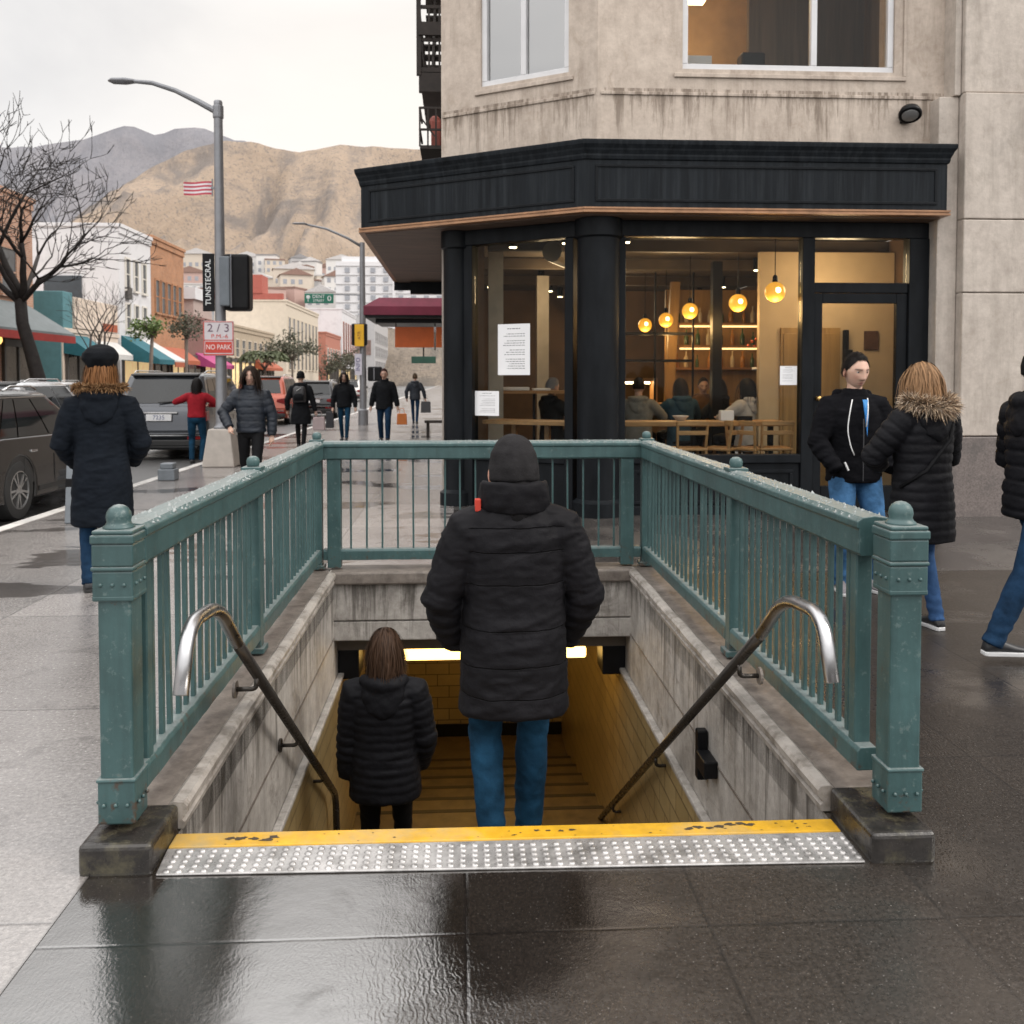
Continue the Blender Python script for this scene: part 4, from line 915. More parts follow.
mb = MB(); mb.box(x0+.03, x1, 19.03, 21.4, 2.86, 2.915); mb.box(x0+.2, x1, 19.5, 21.0, 2.78, 2.858); mb.build('frame', BLACKM, aw, world=True)
ORANGE = M('orange_board', (.62,.12,.015), .5, var=.15)
hs = thing('hanging_sign', 'two panel orange sign board hanging under the maroon awning', 'sign', (-.8, 19.6, 2.4))
for a_, b2 in ((-1.44, -.60), (-.56, U2.x-.02)):
    mb = MB(); mb.box(a_, b2, 19.55, 19.6, 2.26, 2.70); mb.build('panel', ORANGE, hs, world=True, bevel=.006)
mb = MB()
for x in (-1.42, -.58, -.3): mb.box(x-.012, x+.012, 19.56, 19.59, 2.2 if x > -1 else 2.7, 2.78)
mb.build('hanger', BLACKM, hs, world=True)
mb = MB(); 
for k in range(3): mb.box(-.46, -.36+.04*k, 19.543, 19.549, 2.38+.06*k, 2.40+.06*k)
mb.build('lettering', M('faded_orange_print', (.75,.28,.08), .5), hs, world=True)
o = MB().box(-1.45, -.75, 26, 26.05, 2.02, 2.22).build('green_sign', M('dark_green_board', (.03,.10,.07), .5), bevel=.01); tag(o, 'small dark green board beneath the orange hanging sign', 'sign')
mb = MB(); mb.box(-1.12,-1.08,26.0,26.05,2.22,3.0); o2 = mb.build('hanger', BLACKM, o)
o = thing('cafe_bench', 'dark wooden post and seat by the far shopfront', 'bench', (-.6, 24, 0))
mb = MB(); mb.box(-1.0, -.3, 24, 24.5, .40, .46); mb.box(-.95,-.88,24.05,24.45,0,.4); mb.box(-.42,-.35,24.05,24.45,0,.4); mb.build('seat', RUST, o, world=True)
# ------------------------------------------------------------------ left side of the street
FX = -20.0
WINF = M('dark_window_frame', (.07,.065,.06), .5); WING = M('dim_window_pane', (.10,.11,.12), .12, var=.3, vs=.8, spec=.8)
SHOPG = M('shop_glass', (.07,.06,.05), .1, var=.6, vs=.6, spec=.8); LITSHOP = M('lit_shop', (.75,.55,.28), .6, var=.4, vs=2, emit=.5, ecol=(1,.7,.35))
def street_building(name, label, y0, y1, h, wall, depth=9, wins=(), cornice=None, awn=(), shop=True, x=FX, piers=None, extra=None, pal=None):
    t = thing(name, label, 'building', (x-depth/2, (y0+y1)/2, 0))
    mb = MB(); mb.box(x-depth, x, y0, y1, -.16, h); w_ = mb.build('wall', wall, t, world=True)
    mb = MB(); mb.box(x-depth-.1, x+.16, y0-.08, y1+.08, h+.002, h+.22); mb.box(x+.002, x+.09, y0, y1, h-.35, h-.001); mb.build('cornice', cornice or wall, t, world=True, bevel=.02)
    for (za, zb, n, m0, m1, ww) in wins:
        L = y1-y0-m0-m1
        for i in range(n):
            yc = y0+m0+L*(i+.5)/n; mb = MB()
            mb.box(x+.002, x+.09, yc-ww/2-.08, yc-ww/2, za, zb); mb.box(x+.002, x+.09, yc+ww/2, yc+ww/2+.08, za, zb); mb.box(x+.002, x+.09, yc-ww/2-.08, yc+ww/2+.08, zb, zb+.1); mb.box(x+.002, x+.16, yc-ww/2-.12, yc+ww/2+.12, za-.12, za-.002); mb.box(x+.002, x+.06, yc-ww/2, yc+ww/2, (za+zb)/2-.03, (za+zb)/2+.03)
            f = mb.build('window', pal or wall, t, world=True); mb = MB(); mb.box(x+.003, x+.03, yc-ww/2, yc+ww/2, za, zb); mb.build('pane', WING, f, world=True)
    if shop:
        k = max(1, int((y1-y0)/3.2)); L = (y1-y0)/k
        for i in range(k):
            a = y0+L*i+.25; b = y0+L*(i+1)-.25; mb = MB()
            mb.box(x+.002, x+.14, a, a+.14, 0, 3.0); mb.box(x+.002, x+.14, b-.14, b, 0, 3.0); mb.box(x+.002, x+.16, a, b, 3.002, 3.3); mb.box(x+.002, x+.12, a+.142, b-.142, 0, .55); mb.box(x+.004, x+.1, (a+b)/2-.05, (a+b)/2+.05, .552, 3.0)
            f = mb.build('shopfront', WINF, t, world=True); mb = MB(); mb.box(x+.003, x+.04, a+.142, b-.142, .552, 3.0); mb.build('pane', LITSHOP if random.random() < .4 else SHOPG, f, world=True)
    for (a, b, za, zb, dep, m, m2) in awn:
        mb = MB(); mb.add([(x+.01,a,zb),(x+.01,b,zb),(x+dep,b,za),(x+dep,a,za),(x+dep,b,za-.28),(x+dep,a,za-.28),(x+.01,a,za-.05),(x+.01,b,za-.05)],
              [(0,1,2,3),(3,2,4,5),(0,3,5,6),(1,7,4,2)]); f = mb.build('awning', m, t, world=True)
        if m2:
            mb = MB(); mb.box(x+dep-.02, x+dep+.03, a-.02, b+.02, za-.42, za-.10); mb.build('valance', m2, f, world=True)
    return t
BR1 = brick_mat('salmon_brick', (.42,.22,.14), (.36,.18,.11), (.40,.33,.28), bw=.3, bh=.1); BR2 = brick_mat('orange_brick', (.45,.20,.09), (.38,.165,.075), (.40,.28,.2), bw=.3, bh=.1)
WHT = M('white_render', (.66,.65,.66), .8, var=.06, vs=.6, dirt=(.52,.51,.52), dirts=.6); WHT2 = M('warm_white_render', (.68,.64,.58), .8, var=.06)
CRM = M('cream_render', (.60,.52,.42), .8, var=.08); TAN = M('tan_render', (.42,.34,.25), .8, var=.15); MAR = M('maroon_render', (.20,.10,.085), .8, var=.15); REDP = M('red_render', (.36,.10,.075), .8, var=.1); TERR = M('terracotta_render', (.42,.17,.12), .8, var=.1); GRY = M('grey_render', (.42,.41,.41), .8, var=.08); PNK = M('pink_grey_render', (.42,.33,.30), .8, var=.1)
AWG = M('grey_canvas', (.13,.15,.155), .7, var=.15); AWR = M('red_canvas', (.25,.02,.015), .7, var=.15); AWT = M('teal_canvas', (.015,.115,.145), .7, var=.15); AWW = M('white_canvas', (.55,.54,.52), .7, var=.1); AWM = M('magenta_canvas', (.40,.055,.18), .7, var=.1); AWO = M('orange_canvas', (.36,.09,.04), .7, var=.1)
TEALP = M('teal_board', (.085,.21,.235), .6, var=.12); CRMP = M('cream_board', (.66,.55,.46), .6, var=.15, vs=1.5)
b1 = street_building('brick_building', 'salmon brick two storey shop with a grey awning and red valance at the far left', 14, 43.4, 9.7, BR1, wins=((5.3,7.3,9,.8,.8,1.3),), awn=((14.5,42.6,3.6,5.0,2.2,AWG,AWR),))
t = thing('hanging_lantern', 'round amber lantern lit under the grey awning of the brick shop', 'lantern', (-19.5, 39, 3.2))
MB().ball((0,0,0), .22, 14).build('globe', M('lantern_glow', (1,.6,.2), .4, emit=2.2, ecol=(1,.55,.15)), t, smooth=True); MB().tube([(0,0,.2),(0,0,.5)], .02, 6).build('chain', BLACKM, t)
t = street_building('corner_shop', 'low shop with a teal end wall, cream sign board and teal awning below', 46.4, 53.5, 3.9, CRMP, awn=((46.5,49.2,2.9,3.85,1.3,AWT,None), (50.2,53.3,2.9,3.7,1.0,AWW,None)))
mb = MB(); mb.box(-21.6, -19.9, 46.3, 47.4, 3.95, 5.95); mb.build('teal_block', TEALP, t, world=True, bevel=.03)
mb = MB(); mb.box(-20.3, -19.8, 47.42, 53.2, 4.15, 5.75); f = mb.build('sign_board', CRMP, t, world=True, bevel=.03)
mb = MB(); mb.box(-20.3, -19.78, 51.0, 53.1, 4.2, 4.62); mb.build('orange_strip', AWO, f, world=True)
mb = MB(); mb.box(-24, -20.05, 46.3, 46.38, .0, 3.9); mb.build('end_panel', TEALP, t, world=True)
t = street_building('white_building', 'plain white building with a dark panel on its side wall', 54, 59.4, 10.4, WHT, 10, wins=((6.9,8.7,3,.6,.6,.62), (4.5,6.0,3,.6,.6,.62)), awn=((54.2,57.0,2.7,4.1,2.2,AWT,None), (57.1,59.4,2.7,4.0,2.2,AWW,AWO)), pal=WHT2)
mb = MB(); mb.box(-24.2, -22.1, 53.88, 53.99, 6.0, 7.55); mb.build('dark_panel', M('slate_panel', (.045,.055,.065), .5), t, world=True, bevel=.02)
mb = MB(); mb.box(-24.9, -24.25, 53.88, 53.99, 6.6, 7.5); mb.box(-25, -22.4, 53.80, 53.87, 5.2, 6.3); mb.build('pale_panel', M('pale_panel', (.60,.58,.60), .6), t, world=True)
mb = MB(); mb.box(-19.99, -19.8, 54.9, 55.6, 6.3, 7.0); mb.build('wall_box', WINF, t, world=True)
street_building('orange_brick_building', 'narrow orange brick building with a row of tall windows beside the white building', 59.45, 66.3, 10.6, BR2, 10, wins=((5.9,8.0,5,.5,.5,.75),), awn=((60,66,2.8,3.7,1.2,AWO,None),), pal=BR2)
t = street_building('maroon_building', 'low maroon and pink building with a white roof slab and magenta awning', 66.6, 75, 6.0, MAR, 9, awn=((69,74.5,2.6,3.5,1.5,AWM,None),))
mb = MB(); mb.box(-25, -20.4, 70, 75, 6.23, 7.6); f = mb.build('upper_storey', PNK, t, world=True); mb = MB(); mb.box(-25.2, -20.2, 69.8, 75.2, 7.61, 8.5); mb.build('roof_slab', WHT, f, world=True)
street_building('tan_building', 'low tan building with a colonnade front behind the lamp post', 75.2, 97, 6.1, TAN, 8, wins=((3.5,5.0,9,.5,.5,1.2),), pal=CRM, awn=((88,96,2.6,3.4,1.2,AWO,None),))
t = street_building('cream_building', 'cream building with tall pilasters and a red roof block', 104, 127, 10.3, CRM, 8, wins=((2.6,8.6,8,.6,.6,1.3),), cornice=CRM, shop=False)
mb = MB(); mb.box(-28, -20.3, 103.9, 104.6, 10.5, 11.2); mb.build('red_parapet', REDP, t, world=True); mb = MB(); mb.box(-25.2, -22.6, 103.8, 107, 11.2, 13.3); mb.build('roof_block', REDP, t, world=True, bevel=.03)
mb = MB(); mb.box(-27.8, -22.5, 95, 103.8, 0, 6.2); mb.build('white_annex', WHT, t, world=True)
street_building('terracotta_building', 'terracotta end wall of a far shop behind the second lamp post', 134, 150, 8.2, TERR, 6, wins=((4,6,5,.5,.5,1.2),), pal=WHT2)
t = street_building('pale_blue_building', 'pale blue white far building above the terracotta wall', 152, 172, 13.0, WHT, 6, wins=((5,11,6,.5,.5,1.4),), pal=TERR)
t = street_building('grey_office', 'grey far office block with a brown sign panel', 182, 215, 14, GRY, 7, x=-17.5, wins=((3,5,8,1,1,2),(6,8,8,1,1,2),(9,11,8,1,1,2)), shop=False)
mb = MB(); mb.box(-23.5,-18.2,181.9,181.99,6.2,9.2); mb.build('sign_panel', M('brown_panel', (.20,.13,.11), .7, var=.4, vs=1), t, world=True)
# apartment tower closing the street
TW = M('pale_tower', (.66,.65,.66), .8, var=.05); TWW = M('tower_window', (.30,.31,.34), .3, var=.2)
t = thing('apartment_tower', 'tall white apartment tower with a grid of small windows at the end of the street', 'building', (-15, 255, 0))
mb = MB(); mb.box(-34.5, 12, 250, 268, -.1, 33.5); mb.box(-33, -20, 251, 266, 33.5, 35); mb.box(-19, -18.2, 249.4, 250, 0, 33.6); mb.build('wall', TW, t, world=True)
for r_ in range(12):
    for c in range(8):
        mb = MB(); x = -32 + c*3.5 + (.6 if c > 3 else 0); mb.box(x, x+1.3, 249.75, 249.99, 3+r_*2.5, 4.3+r_*2.5); mb.build('window', TWW, t, world=True)
mb = MB()
for r_ in range(13): mb.box(-34.5, 12, 249.82, 249.985, 2.2+r_*2.5, 2.38+r_*2.5)
mb.build('floor_band', GRY, t, world=True)
# ------------------------------------------------------------------ hills
def ipol(x, xs, ys): return float(np.interp(x, xs, ys))
def hill_mesh(name, label, xs, ridge, y0, yr, yback, nx, ny, mat, spur, seed):
    vs = []; fs = []; X = np.linspace(xs[0], xs[-1], nx)
    T = np.concatenate([np.linspace(0, 1, ny), np.linspace(1.04, 1.6, 8)])
    for t in T:
        for x in X:
            h = ipol(x, xs, ridge)
            y = y0 + (yr-y0)*t
            # spurs run down the slope
            q = V((x/210 + seed, y/700, seed)); wv = mnoise.noise(q*1.3)*.6
            rd = 1-abs(mnoise.noise(V((x/150 + wv*1.6 + seed + t*.5, t*.9, seed))))*2
            rd2 = 1-abs(mnoise.noise(V((x/80 + wv*2 - t*.8, t*2.2, seed+5))))*2
            f = t**1.25 if t <= 1 else 1-(t-1)*.5
            env = math.sin(math.pi*min(t,1))**.7 if t < 1 else 0
            z = h*f + env*h*spur*(.70*(rd-1) + .46*(rd2-1)) + mnoise.noise(V((x/25, y/25, seed)))*h*.012 + (random.random()*.006*h if .9 < t < 1.05 else 0)
            vs.append((x, y, max(z, -5)))
    for i in range(len(T)-1):
        for j in range(nx-1): fs.append((i*nx+j, i*nx+j+1, (i+1)*nx+j+1, (i+1)*nx+j))
    mb = MB(); mb.add(vs, fs); o = mb.build(name, mat, smooth=True, fixn=False); o['kind'] = 'structure'; return o
def hill_mat(name, grass, scrub_and_shade, haze, hz, sc1=.012):
    m, nt, b = newmat(name); L = nt.links; tc = nt.nodes.new('ShaderNodeTexCoord'); v = tc.outputs['Object']
    ge = nt.nodes.new('ShaderNodeNewGeometry')
    mp = nt.nodes.new('ShaderNodeMapping'); mp.inputs['Scale'].default_value = (1.4,.45,1); L.new(v, mp.inputs[0])
    n1 = noise_(nt, mp.outputs[0], sc1, 10, .68, .6); pt = ge.outputs['Pointiness'] if False else None
    sn = nt.nodes.new('ShaderNodeSeparateXYZ'); L.new(ge.outputs['Normal'], sn.inputs[0]); asp = mth(nt, 'ADD', n1, mth(nt, 'MULTIPLY', sn.outputs[0], -.13))     # scrub tone, also painted as shade on slopes turned from the sun
    f = ramp(nt, asp, [(.46, 0.0), (.60, 1.0)]); c = mixc(nt, f, grass, scrub_and_shade)
    n2 = noise_(nt, mp.outputs[0], sc1*5, 8, .7); c = mixc(nt, .55, c, ramp(nt, n2, [(.3, .65), (.7, 1.3)]), 'MULTIPLY')
    n3 = noise_(nt, v, sc1*18, 4, .7); c = mixc(nt, ramp(nt, n3, [(.54, 0.0), (.62, .75)]), c, sc_(scrub_and_shade, .7))
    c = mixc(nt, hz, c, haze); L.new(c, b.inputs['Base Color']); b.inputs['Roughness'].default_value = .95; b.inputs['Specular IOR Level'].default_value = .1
    L.new(bumpn(nt, n2, .6, 12), b.inputs['Normal']); return m
def ridge_pts(pp, Y, off=0): return [((px-462)/900*Y, (378-py)/900*Y + off) for px, py in pp]
near = ridge_pts([(-700,330),(-300,300),(-60,290),(20,262),(70,236),(110,206),(150,180),(190,158),(230,146),(262,148),(300,157),(345,149),(400,151),(460,155),(700,190),(1200,230),(1900,300)], 1250)
far = ridge_pts([(-900,260),(-400,190),(-100,165),(0,158),(60,154),(100,147),(125,139),(140,132),(150,137),(168,142),(188,136),(205,134),(235,143),(300,165),(600,230),(1200,320)], 2100)
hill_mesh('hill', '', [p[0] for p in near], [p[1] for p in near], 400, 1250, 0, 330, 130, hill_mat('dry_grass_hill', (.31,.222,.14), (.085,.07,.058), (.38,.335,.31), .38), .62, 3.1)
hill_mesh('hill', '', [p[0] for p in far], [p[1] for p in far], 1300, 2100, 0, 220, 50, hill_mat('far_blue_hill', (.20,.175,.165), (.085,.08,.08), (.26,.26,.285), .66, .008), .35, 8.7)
# foothill the town climbs
def town_z(x, y): return max(-.15, min((y-190)*.25, 34+(y-326)*.12) + 6*mnoise.noise(V((x/60, y/60, 2)))*min(1,(y-190)/60)) if y > 190 else -.15
vs = []; fs = []; NX, NY = 60, 40
for i in range(NY):
    for j in range(NX):
        x = -420 + j*12; y = 185 + i*12; vs.append((x, y, town_z(x, y) - .3))
for i in range(NY-1):
    for j in range(NX-1): fs.append((i*NX+j, i*NX+j+1, (i+1)*NX+j+1, (i+1)*NX+j))
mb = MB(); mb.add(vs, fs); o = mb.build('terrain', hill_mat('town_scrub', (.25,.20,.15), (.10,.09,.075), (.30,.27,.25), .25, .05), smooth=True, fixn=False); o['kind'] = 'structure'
# houses on the foothill
hw = [M('house_white', (.66,.64,.62), .8, var=.06), M('house_cream', (.58,.51,.43), .8, var=.06), M('house_grey', (.40,.39,.39), .8, var=.08), M('house_pink', (.48,.33,.29), .8, var=.08)]
hr_ = [M('roof_grey', (.25,.24,.24), .8), M('roof_brown', (.24,.15,.12), .8), M('roof_pale', (.52,.50,.49), .8)]
wn_ = ['white','cream','grey','pink']; rn_ = ['grey','brown','pale']
hk = 0; random.seed(21)
for k in range(64):
    px = random.uniform(195, 352); Y = random.uniform(250, 600); x = (px-462)/900*Y; wi = random.choice((0,0,0,1,1,2,3)); ri = random.randrange(3)
    z = town_z(x, Y); w_ = random.uniform(7, 14); d = random.uniform(6, 10); h = random.uniform(4, 9); tilt = random.random() < .6
    t = thing('hillside_house', f'distant {wn_[wi]} house with {rn_[ri]} {"pitched" if tilt else "flat"} roof below the hills', 'house', (x, Y, z), random.uniform(-.4,.4), f'{wn_[wi]} hillside houses with {rn_[ri]} {"pitched" if tilt else "flat"} roofs')
    mb = MB(); mb.box(-w_/2, w_/2, -d/2, d/2, -3, h); mb.build('wall', hw[wi], t)
    mb = MB()
    if tilt: mb.prism([(-w_/2-.4, h+.01), (w_/2+.4, h+.01), (0, h+2.2)], 'y', -d/2-.4, d/2+.4)
    else: mb.box(-w_/2-.2, w_/2+.2, -d/2-.2, d/2+.2, h+.01, h+.5)
    mb.build('roof', hr_[ri], t)
    n = int(w_/2.6)
    for i in range(n):
        for zz in ([1.2] if h < 6 else [1.2, 4.2]): MB().box(-w_/2+.8+i*2.4, -w_/2+2.0+i*2.4, -d/2-.06, -d/2-.005, zz, zz+1.5).build('window', TWW, t)
random.seed(11)
# ------------------------------------------------------------------ trees
BARK = M('wet_dark_bark', (.032,.026,.024), .7, var=.4, vs=6, bump=.5, bs=14, bd=.02); BARK2 = M('grey_brown_bark', (.14,.11,.09), .8, var=.3, vs=6)
LEAFG = M('bright_leaf', (.10,.15,.035), .55, var=.45, vs=3); LEAFO = M('olive_leaf', (.085,.085,.055), .65, var=.4, vs=3); LEAFP = M('palm_leaf', (.075,.09,.04), .6, var=.4, vs=3)
def bare_tree(label, base, segs, seed, trunk_r, levels=5, lean=(0,0), kk=3, ang=(18,48), zmin=-.05):
    rnd = random.Random(seed); t = thing('bare_tree', label, 'tree', base)
    tr = MB(); tw = MB()
    def grow(p, d, L, r, lev):
        n = 4; r = max(r, .013 if levels > 5 else .008); pts = [p]; rad = [r]
        for i in range(n):
            d = (d + V((rnd.gauss(0,.10), rnd.gauss(0,.10), rnd.gauss(.03,.06)))).normalized()
            if d.z < zmin: d.z = zmin; d.normalize()
            p = p + d*L/n; pts.append(p); rad.append(r*(1-.38*(i+1)/n))
        (tr if lev < 2 else tw).tube(pts, rad, 9 if lev < 2 else (6 if lev < 4 else 4), cap=True)
        if lev >= levels: return
        nb = (kk if lev < 4 else 2) if lev else len(segs)
        for b in range(nb):
            if lev == 0: az, el, Lf, rf = segs[b]
            else:
                az = rnd.uniform(0, 360); el = None; Lf = rnd.uniform(.58, .86); rf = rnd.uniform(.58, .8)
            if el is not None: nd_ = V((math.cos(R(az))*math.cos(R(el)), math.sin(R(az))*math.cos(R(el)), math.sin(R(el))))
            else:
                ax = d.orthogonal().normalized(); ax.rotate(Matrix.Rotation(R(az), 3, d)); nd_ = d.copy(); nd_.rotate(Matrix.Rotation(R(rnd.uniform(*ang)), 3, ax))
            st_ = pts[-1] if (lev == 0 or b < 2) else pts[rnd.choice((2,3))]
            grow(st_, nd_, L*Lf, rad[-1]*rf*(1 if lev else 1.25), lev+1)
    return t, tr, tw, grow
def finish(t, tr, tw, m):
    a = tr.build('trunk', m, t, smooth=True, fixn=False); tw.build('crown', m, t, smooth=True, fixn=False)
t, tr, tw, grow = bare_tree('large bare dark tree with spreading branches on the far pavement at the left', (-15.35, 34, 0),
     [(160,60,.92,.72),(60,78,1.1,.75),(12,50,.92,.7),(352,34,.8,.62),(200,50,.85,.6),(95,68,.9,.6)], 5, .36, 6, kk=3, zmin=-.12)
tr.tube([(.15,0,-.1),(.1,0,.3),(0,0,.6)], [.5,.40,.37], 12)
tr.tube([(0,0,.4),(-.12,0,1.3),(-.42,0,2.5),(-.72,0,3.6),(-.80,.05,4.5)], [.33,.26,.23,.21,.20], 12)
for d_, L_t, r_t in (((-.12,.1,1), 2.9, .15), ((.30,-.2,1), 2.3, .14), ((.66,.2,.85), 1.9, .12), ((.85,-.3,.42), 1.45, .09), ((-.8,.1,.7), 2.4, .12), ((-.3,-.6,.8), 2.2, .10), ((.2,.7,.8), 2.2, .10)):
    grow(V((-.80,.05,4.35)), V(d_).normalized(), L_t, r_t, 1); finish(t, tr, tw, BARK)
t, tr, tw, grow = bare_tree('small bare street tree in front of the corner shop', (-15.9, 39.5, 0), [(20,60,.9,.7),(170,62,.9,.7),(80,70,.9,.6),(300,60,.8,.6)], 9, .11, 4, kk=3)
grow(V((0,0,0)), V((.02,0,1)), 1.9, .12, 0); finish(t, tr, tw, BARK)
def leafy(name, label, base, h, cr, ch, mat, bark, nleaf, ls, seed, palm=False, group=None):
    rnd = random.Random(seed); t = thing(name, label, 'tree', base, 0, group)
    mb = MB(); pts = [(0,0,-.1),(rnd.gauss(0,.05),0,h*.3),(rnd.gauss(0,.1),0,h*.65)]; mb.tube(pts, [.13,.10,.085], 8)
    top = V(pts[-1])
    for k in range(6):
        a = k*1.05; mb.tube([top-V((0,0,.3)), top+V((math.cos(a)*cr*.3, math.sin(a)*cr*.3, ch*.25)), top+V((math.cos(a)*cr*.6, math.sin(a)*cr*.6, ch*.5))], [.05,.035,.012], 5)
    mb.build('trunk', bark, t, smooth=True)
    mb = MB(); c0 = top + V((0,0,ch*.35))
    clumps = [c0 + V((rnd.gauss(0,cr*.42), rnd.gauss(0,cr*.42), rnd.gauss(0,ch*.22))) for _ in range(11)]
    for i in range(nleaf):
        if palm:
            a = rnd.uniform(0, 6.28); r0 = rnd.uniform(0,1); e = V((math.cos(a), math.sin(a), .55-1.5*r0)) ; p = c0 + V((math.cos(a)*cr*r0, math.sin(a)*cr*r0, ch*(.35*math.sin(r0*2.4)-.3*r0*r0)))
        else:
            c = rnd.choice(clumps); p = c + V((rnd.gauss(0,cr*.2), rnd.gauss(0,cr*.2), rnd.gauss(0,ch*.13))); e = V((rnd.gauss(0,1), rnd.gauss(0,1), rnd.gauss(0,.6)))
        e.normalize(); s = e.cross(V((rnd.gauss(0,1), rnd.gauss(0,1), rnd.gauss(0,1)))).normalized(); l = ls*rnd.uniform(.6, 1.4)
        mb.quad(p, p+e*l*.5+s*l*.28, p+e*l, p+e*l*.5-s*l*.28)
    mb.build('crown', mat, t, fixn=False)
leafy('street_tree', 'slim street tree with bright yellow green leaves in front of the white building', (-15.9, 47, 0), 6.0, .95, 1.0, LEAFG, BARK2, 900, .17, 3)
leafy('street_tree', 'olive leaved street tree in front of the orange brick building', (-15.9, 53, 0), 6.2, 1.0, 1.8, LEAFO, BARK2, 1000, .16, 4)
leafy('street_tree', 'round olive tree far down the street before the cream building', (-15.9, 86, 0), 5.4, 2.3, 2.4, LEAFO, BARK2, 1800, .26, 5)
leafy('palm_tree', 'short palm with drooping leaves far down the street before the tan building', (-16, 75, 0), 3.9, 1.9, 2.0, LEAFP, BARK2, 1100, .4, 6, True)
for i, (px, Y, h) in enumerate(((352,150,6),(345,120,4.5),(265,92,3.4),(330,130,4))):
    leafy('street_tree', ('brown tree at the end of the street under the tower', 'small dull tree left of the second traffic signal', 'low bush of a tree beside the tan building', 'small tree before the terracotta wall')[i], ((px-462)/900*Y, Y, -.1), h, 2.0, 2.2, LEAFO, BARK2, 900, .3, 30+i)
# ------------------------------------------------------------------ street furniture
GALV = M('galvanised_steel', (.23,.235,.25), .45, .5, var=.12, vs=4); CONB = M('pale_concrete_base', (.42,.38,.34), .8, var=.12, vs=5, bump=.2)
def text_mesh(s, size, mat, parent, loc, rot, name='lettering', ext=.003, align='CENTER', sx=1):
    c = bpy.data.curves.new(name, 'FONT'); c.body = s; c.size = size; c.extrude = ext; c.align_x = align; c.align_y = 'CENTER'
    o = bpy.data.objects.new(name, c); COL.objects.link(o); dg = bpy.context.evaluated_depsgraph_get()
    me = bpy.data.meshes.new_from_object(o.evaluated_get(dg)); bpy.data.objects.remove(o); bpy.data.curves.remove(c)
    me.name = name; me.materials.clear(); me.materials.append(mat); o = bpy.data.objects.new(name, me); COL.objects.link(o)
    o.parent = parent; o.location = loc; o.rotation_euler = rot; o.scale = (sx,1,1); return o
LX, LY = -4.36, 16.6
lp = thing('street_lamp', 'tall grey street lamp on a tapered concrete base with a curved arm over the road', 'street lamp', (LX, LY, 0))
mb = MB(); mb.add([(-.29,-.29,0),(.29,-.29,0),(.29,.29,0),(-.29,.29,0),(-.20,-.20,.68),(.20,-.20,.68),(.20,.20,.68),(-.20,.20,.68)], [(0,3,2,1),(4,5,6,7),(0,1,5,4),(1,2,6,5),(2,3,7,6),(3,0,4,7)]); mb.build('concrete_base', CONB, lp, bevel=.025, seg=3)
mb = MB(); mb.lathe([(.14,.68),(.14,.71),(.11,.74),(.102,.8),(.094,3),(.076,6.50),(.076,6.55),(.065,6.57)], (0,0,0), 16); autosmooth(mb.build('pole', GALV, lp))
mb = MB(); mb.tube([(0,0,6.36),(-.35,0,6.55),(-.75,0,6.74),(-1.15,-.02,6.86),(-1.46,-.03,6.88)], [.06,.055,.045,.04,.035], 10); mb.lathe([(.09,6.26),(.095,6.28),(.095,6.46),(.09,6.48)], (0,0,0), 14); mb.build('lamp_arm', GALV, lp, smooth=False)
mb = MB(); mb.rings([(0,0,0,.02,.02),(.03,0,0,.05,.06),(.2,0,0,.08,.12),(.42,0,0,.07,.11),(.5,0,0,.02,.03)], 14); mb.v = [(-1.42-z, y, 6.89+x*.7) for x, y, z in mb.v]; mb.build('lamp_head', GALV, lp, smooth=True)
fl = thing('small_flag', 'small red and white striped flag on the lamp pole', 'flag', (LX-.12, LY, 4.9))
sm = [M('flag_red', (.50,.07,.10), .7, var=.1), M('flag_white', (.75,.70,.72), .7, var=.05)]
mb = MB()
for k in range(7):
    N = 8
    for i in range(N):
        x0 = -.50*i/N; x1 = -.50*(i+1)/N; f = lambda x: .03*math.sin(x*14) ; z0 = .235-.235*k/7 ; z1 = .235-.235*(k+1)/7; dz = lambda x: .02*x/.5
        mb.quad((x0,f(x0),z0+dz(x0)), (x1,f(x1),z0+dz(x1)), (x1,f(x1),z1+dz(x1)), (x0,f(x0),z1+dz(x0)), k % 2)
mb.build('cloth', sm, fl, fixn=False); MB().tube([(.0,0,-.03),(.0,0,.28)], .012, 6).build('staff', GALV, fl); MB().box(-.02,.05,-.02,.02,.1,.14).build('clamp', GALV, fl)
sg = thing('traffic_signal', 'black traffic signal head seen from behind with a vertical lettered plate on the lamp pole', 'traffic signal', (LX, LY, 2.9))
mb = MB(); mb.box(.10, .56, -.20, .16, -.09, .92); mb.build('signal_housing', BLACKM, sg, bevel=.06, seg=3)
mb = MB(); mb.box(.06, .24, -.30, -.205, -.02, .86); mb.build('signal_door', M('slate_grey_door', (.13,.15,.17), .45), sg, bevel=.02)
mb = MB(); mb.box(.245, .262, -.25, -.201, -.04, .9); mb.build('seam_strip', GALV, sg)
mb = MB(); mb.box(-.30, -.09, -.05, -.02, -.10, .94); pl_ = mb.build('name_plate', BLACKM, sg, bevel=.01)
WHL = M('white_lettering', (.80,.82,.82), .5)
text_mesh('TUNSTECRAL', .135, WHL, pl_, (-.195, -.052, .42), (R(90), R(-90), 0), ext=.002)
ps = thing('parking_sign', 'red and white parking sign plate on the lamp pole under the traffic signal', 'sign', (LX, LY-.14, 2.0))
mb = MB(); mb.box(-.27, .27, -.012, .012, -.0, .62); pp_ = mb.build('plate', M('sign_white', (.60,.56,.58), .4, var=.06), ps, bevel=.006)
SRED = M('sign_red', (.55,.05,.03), .45, var=.15)
mb = MB()
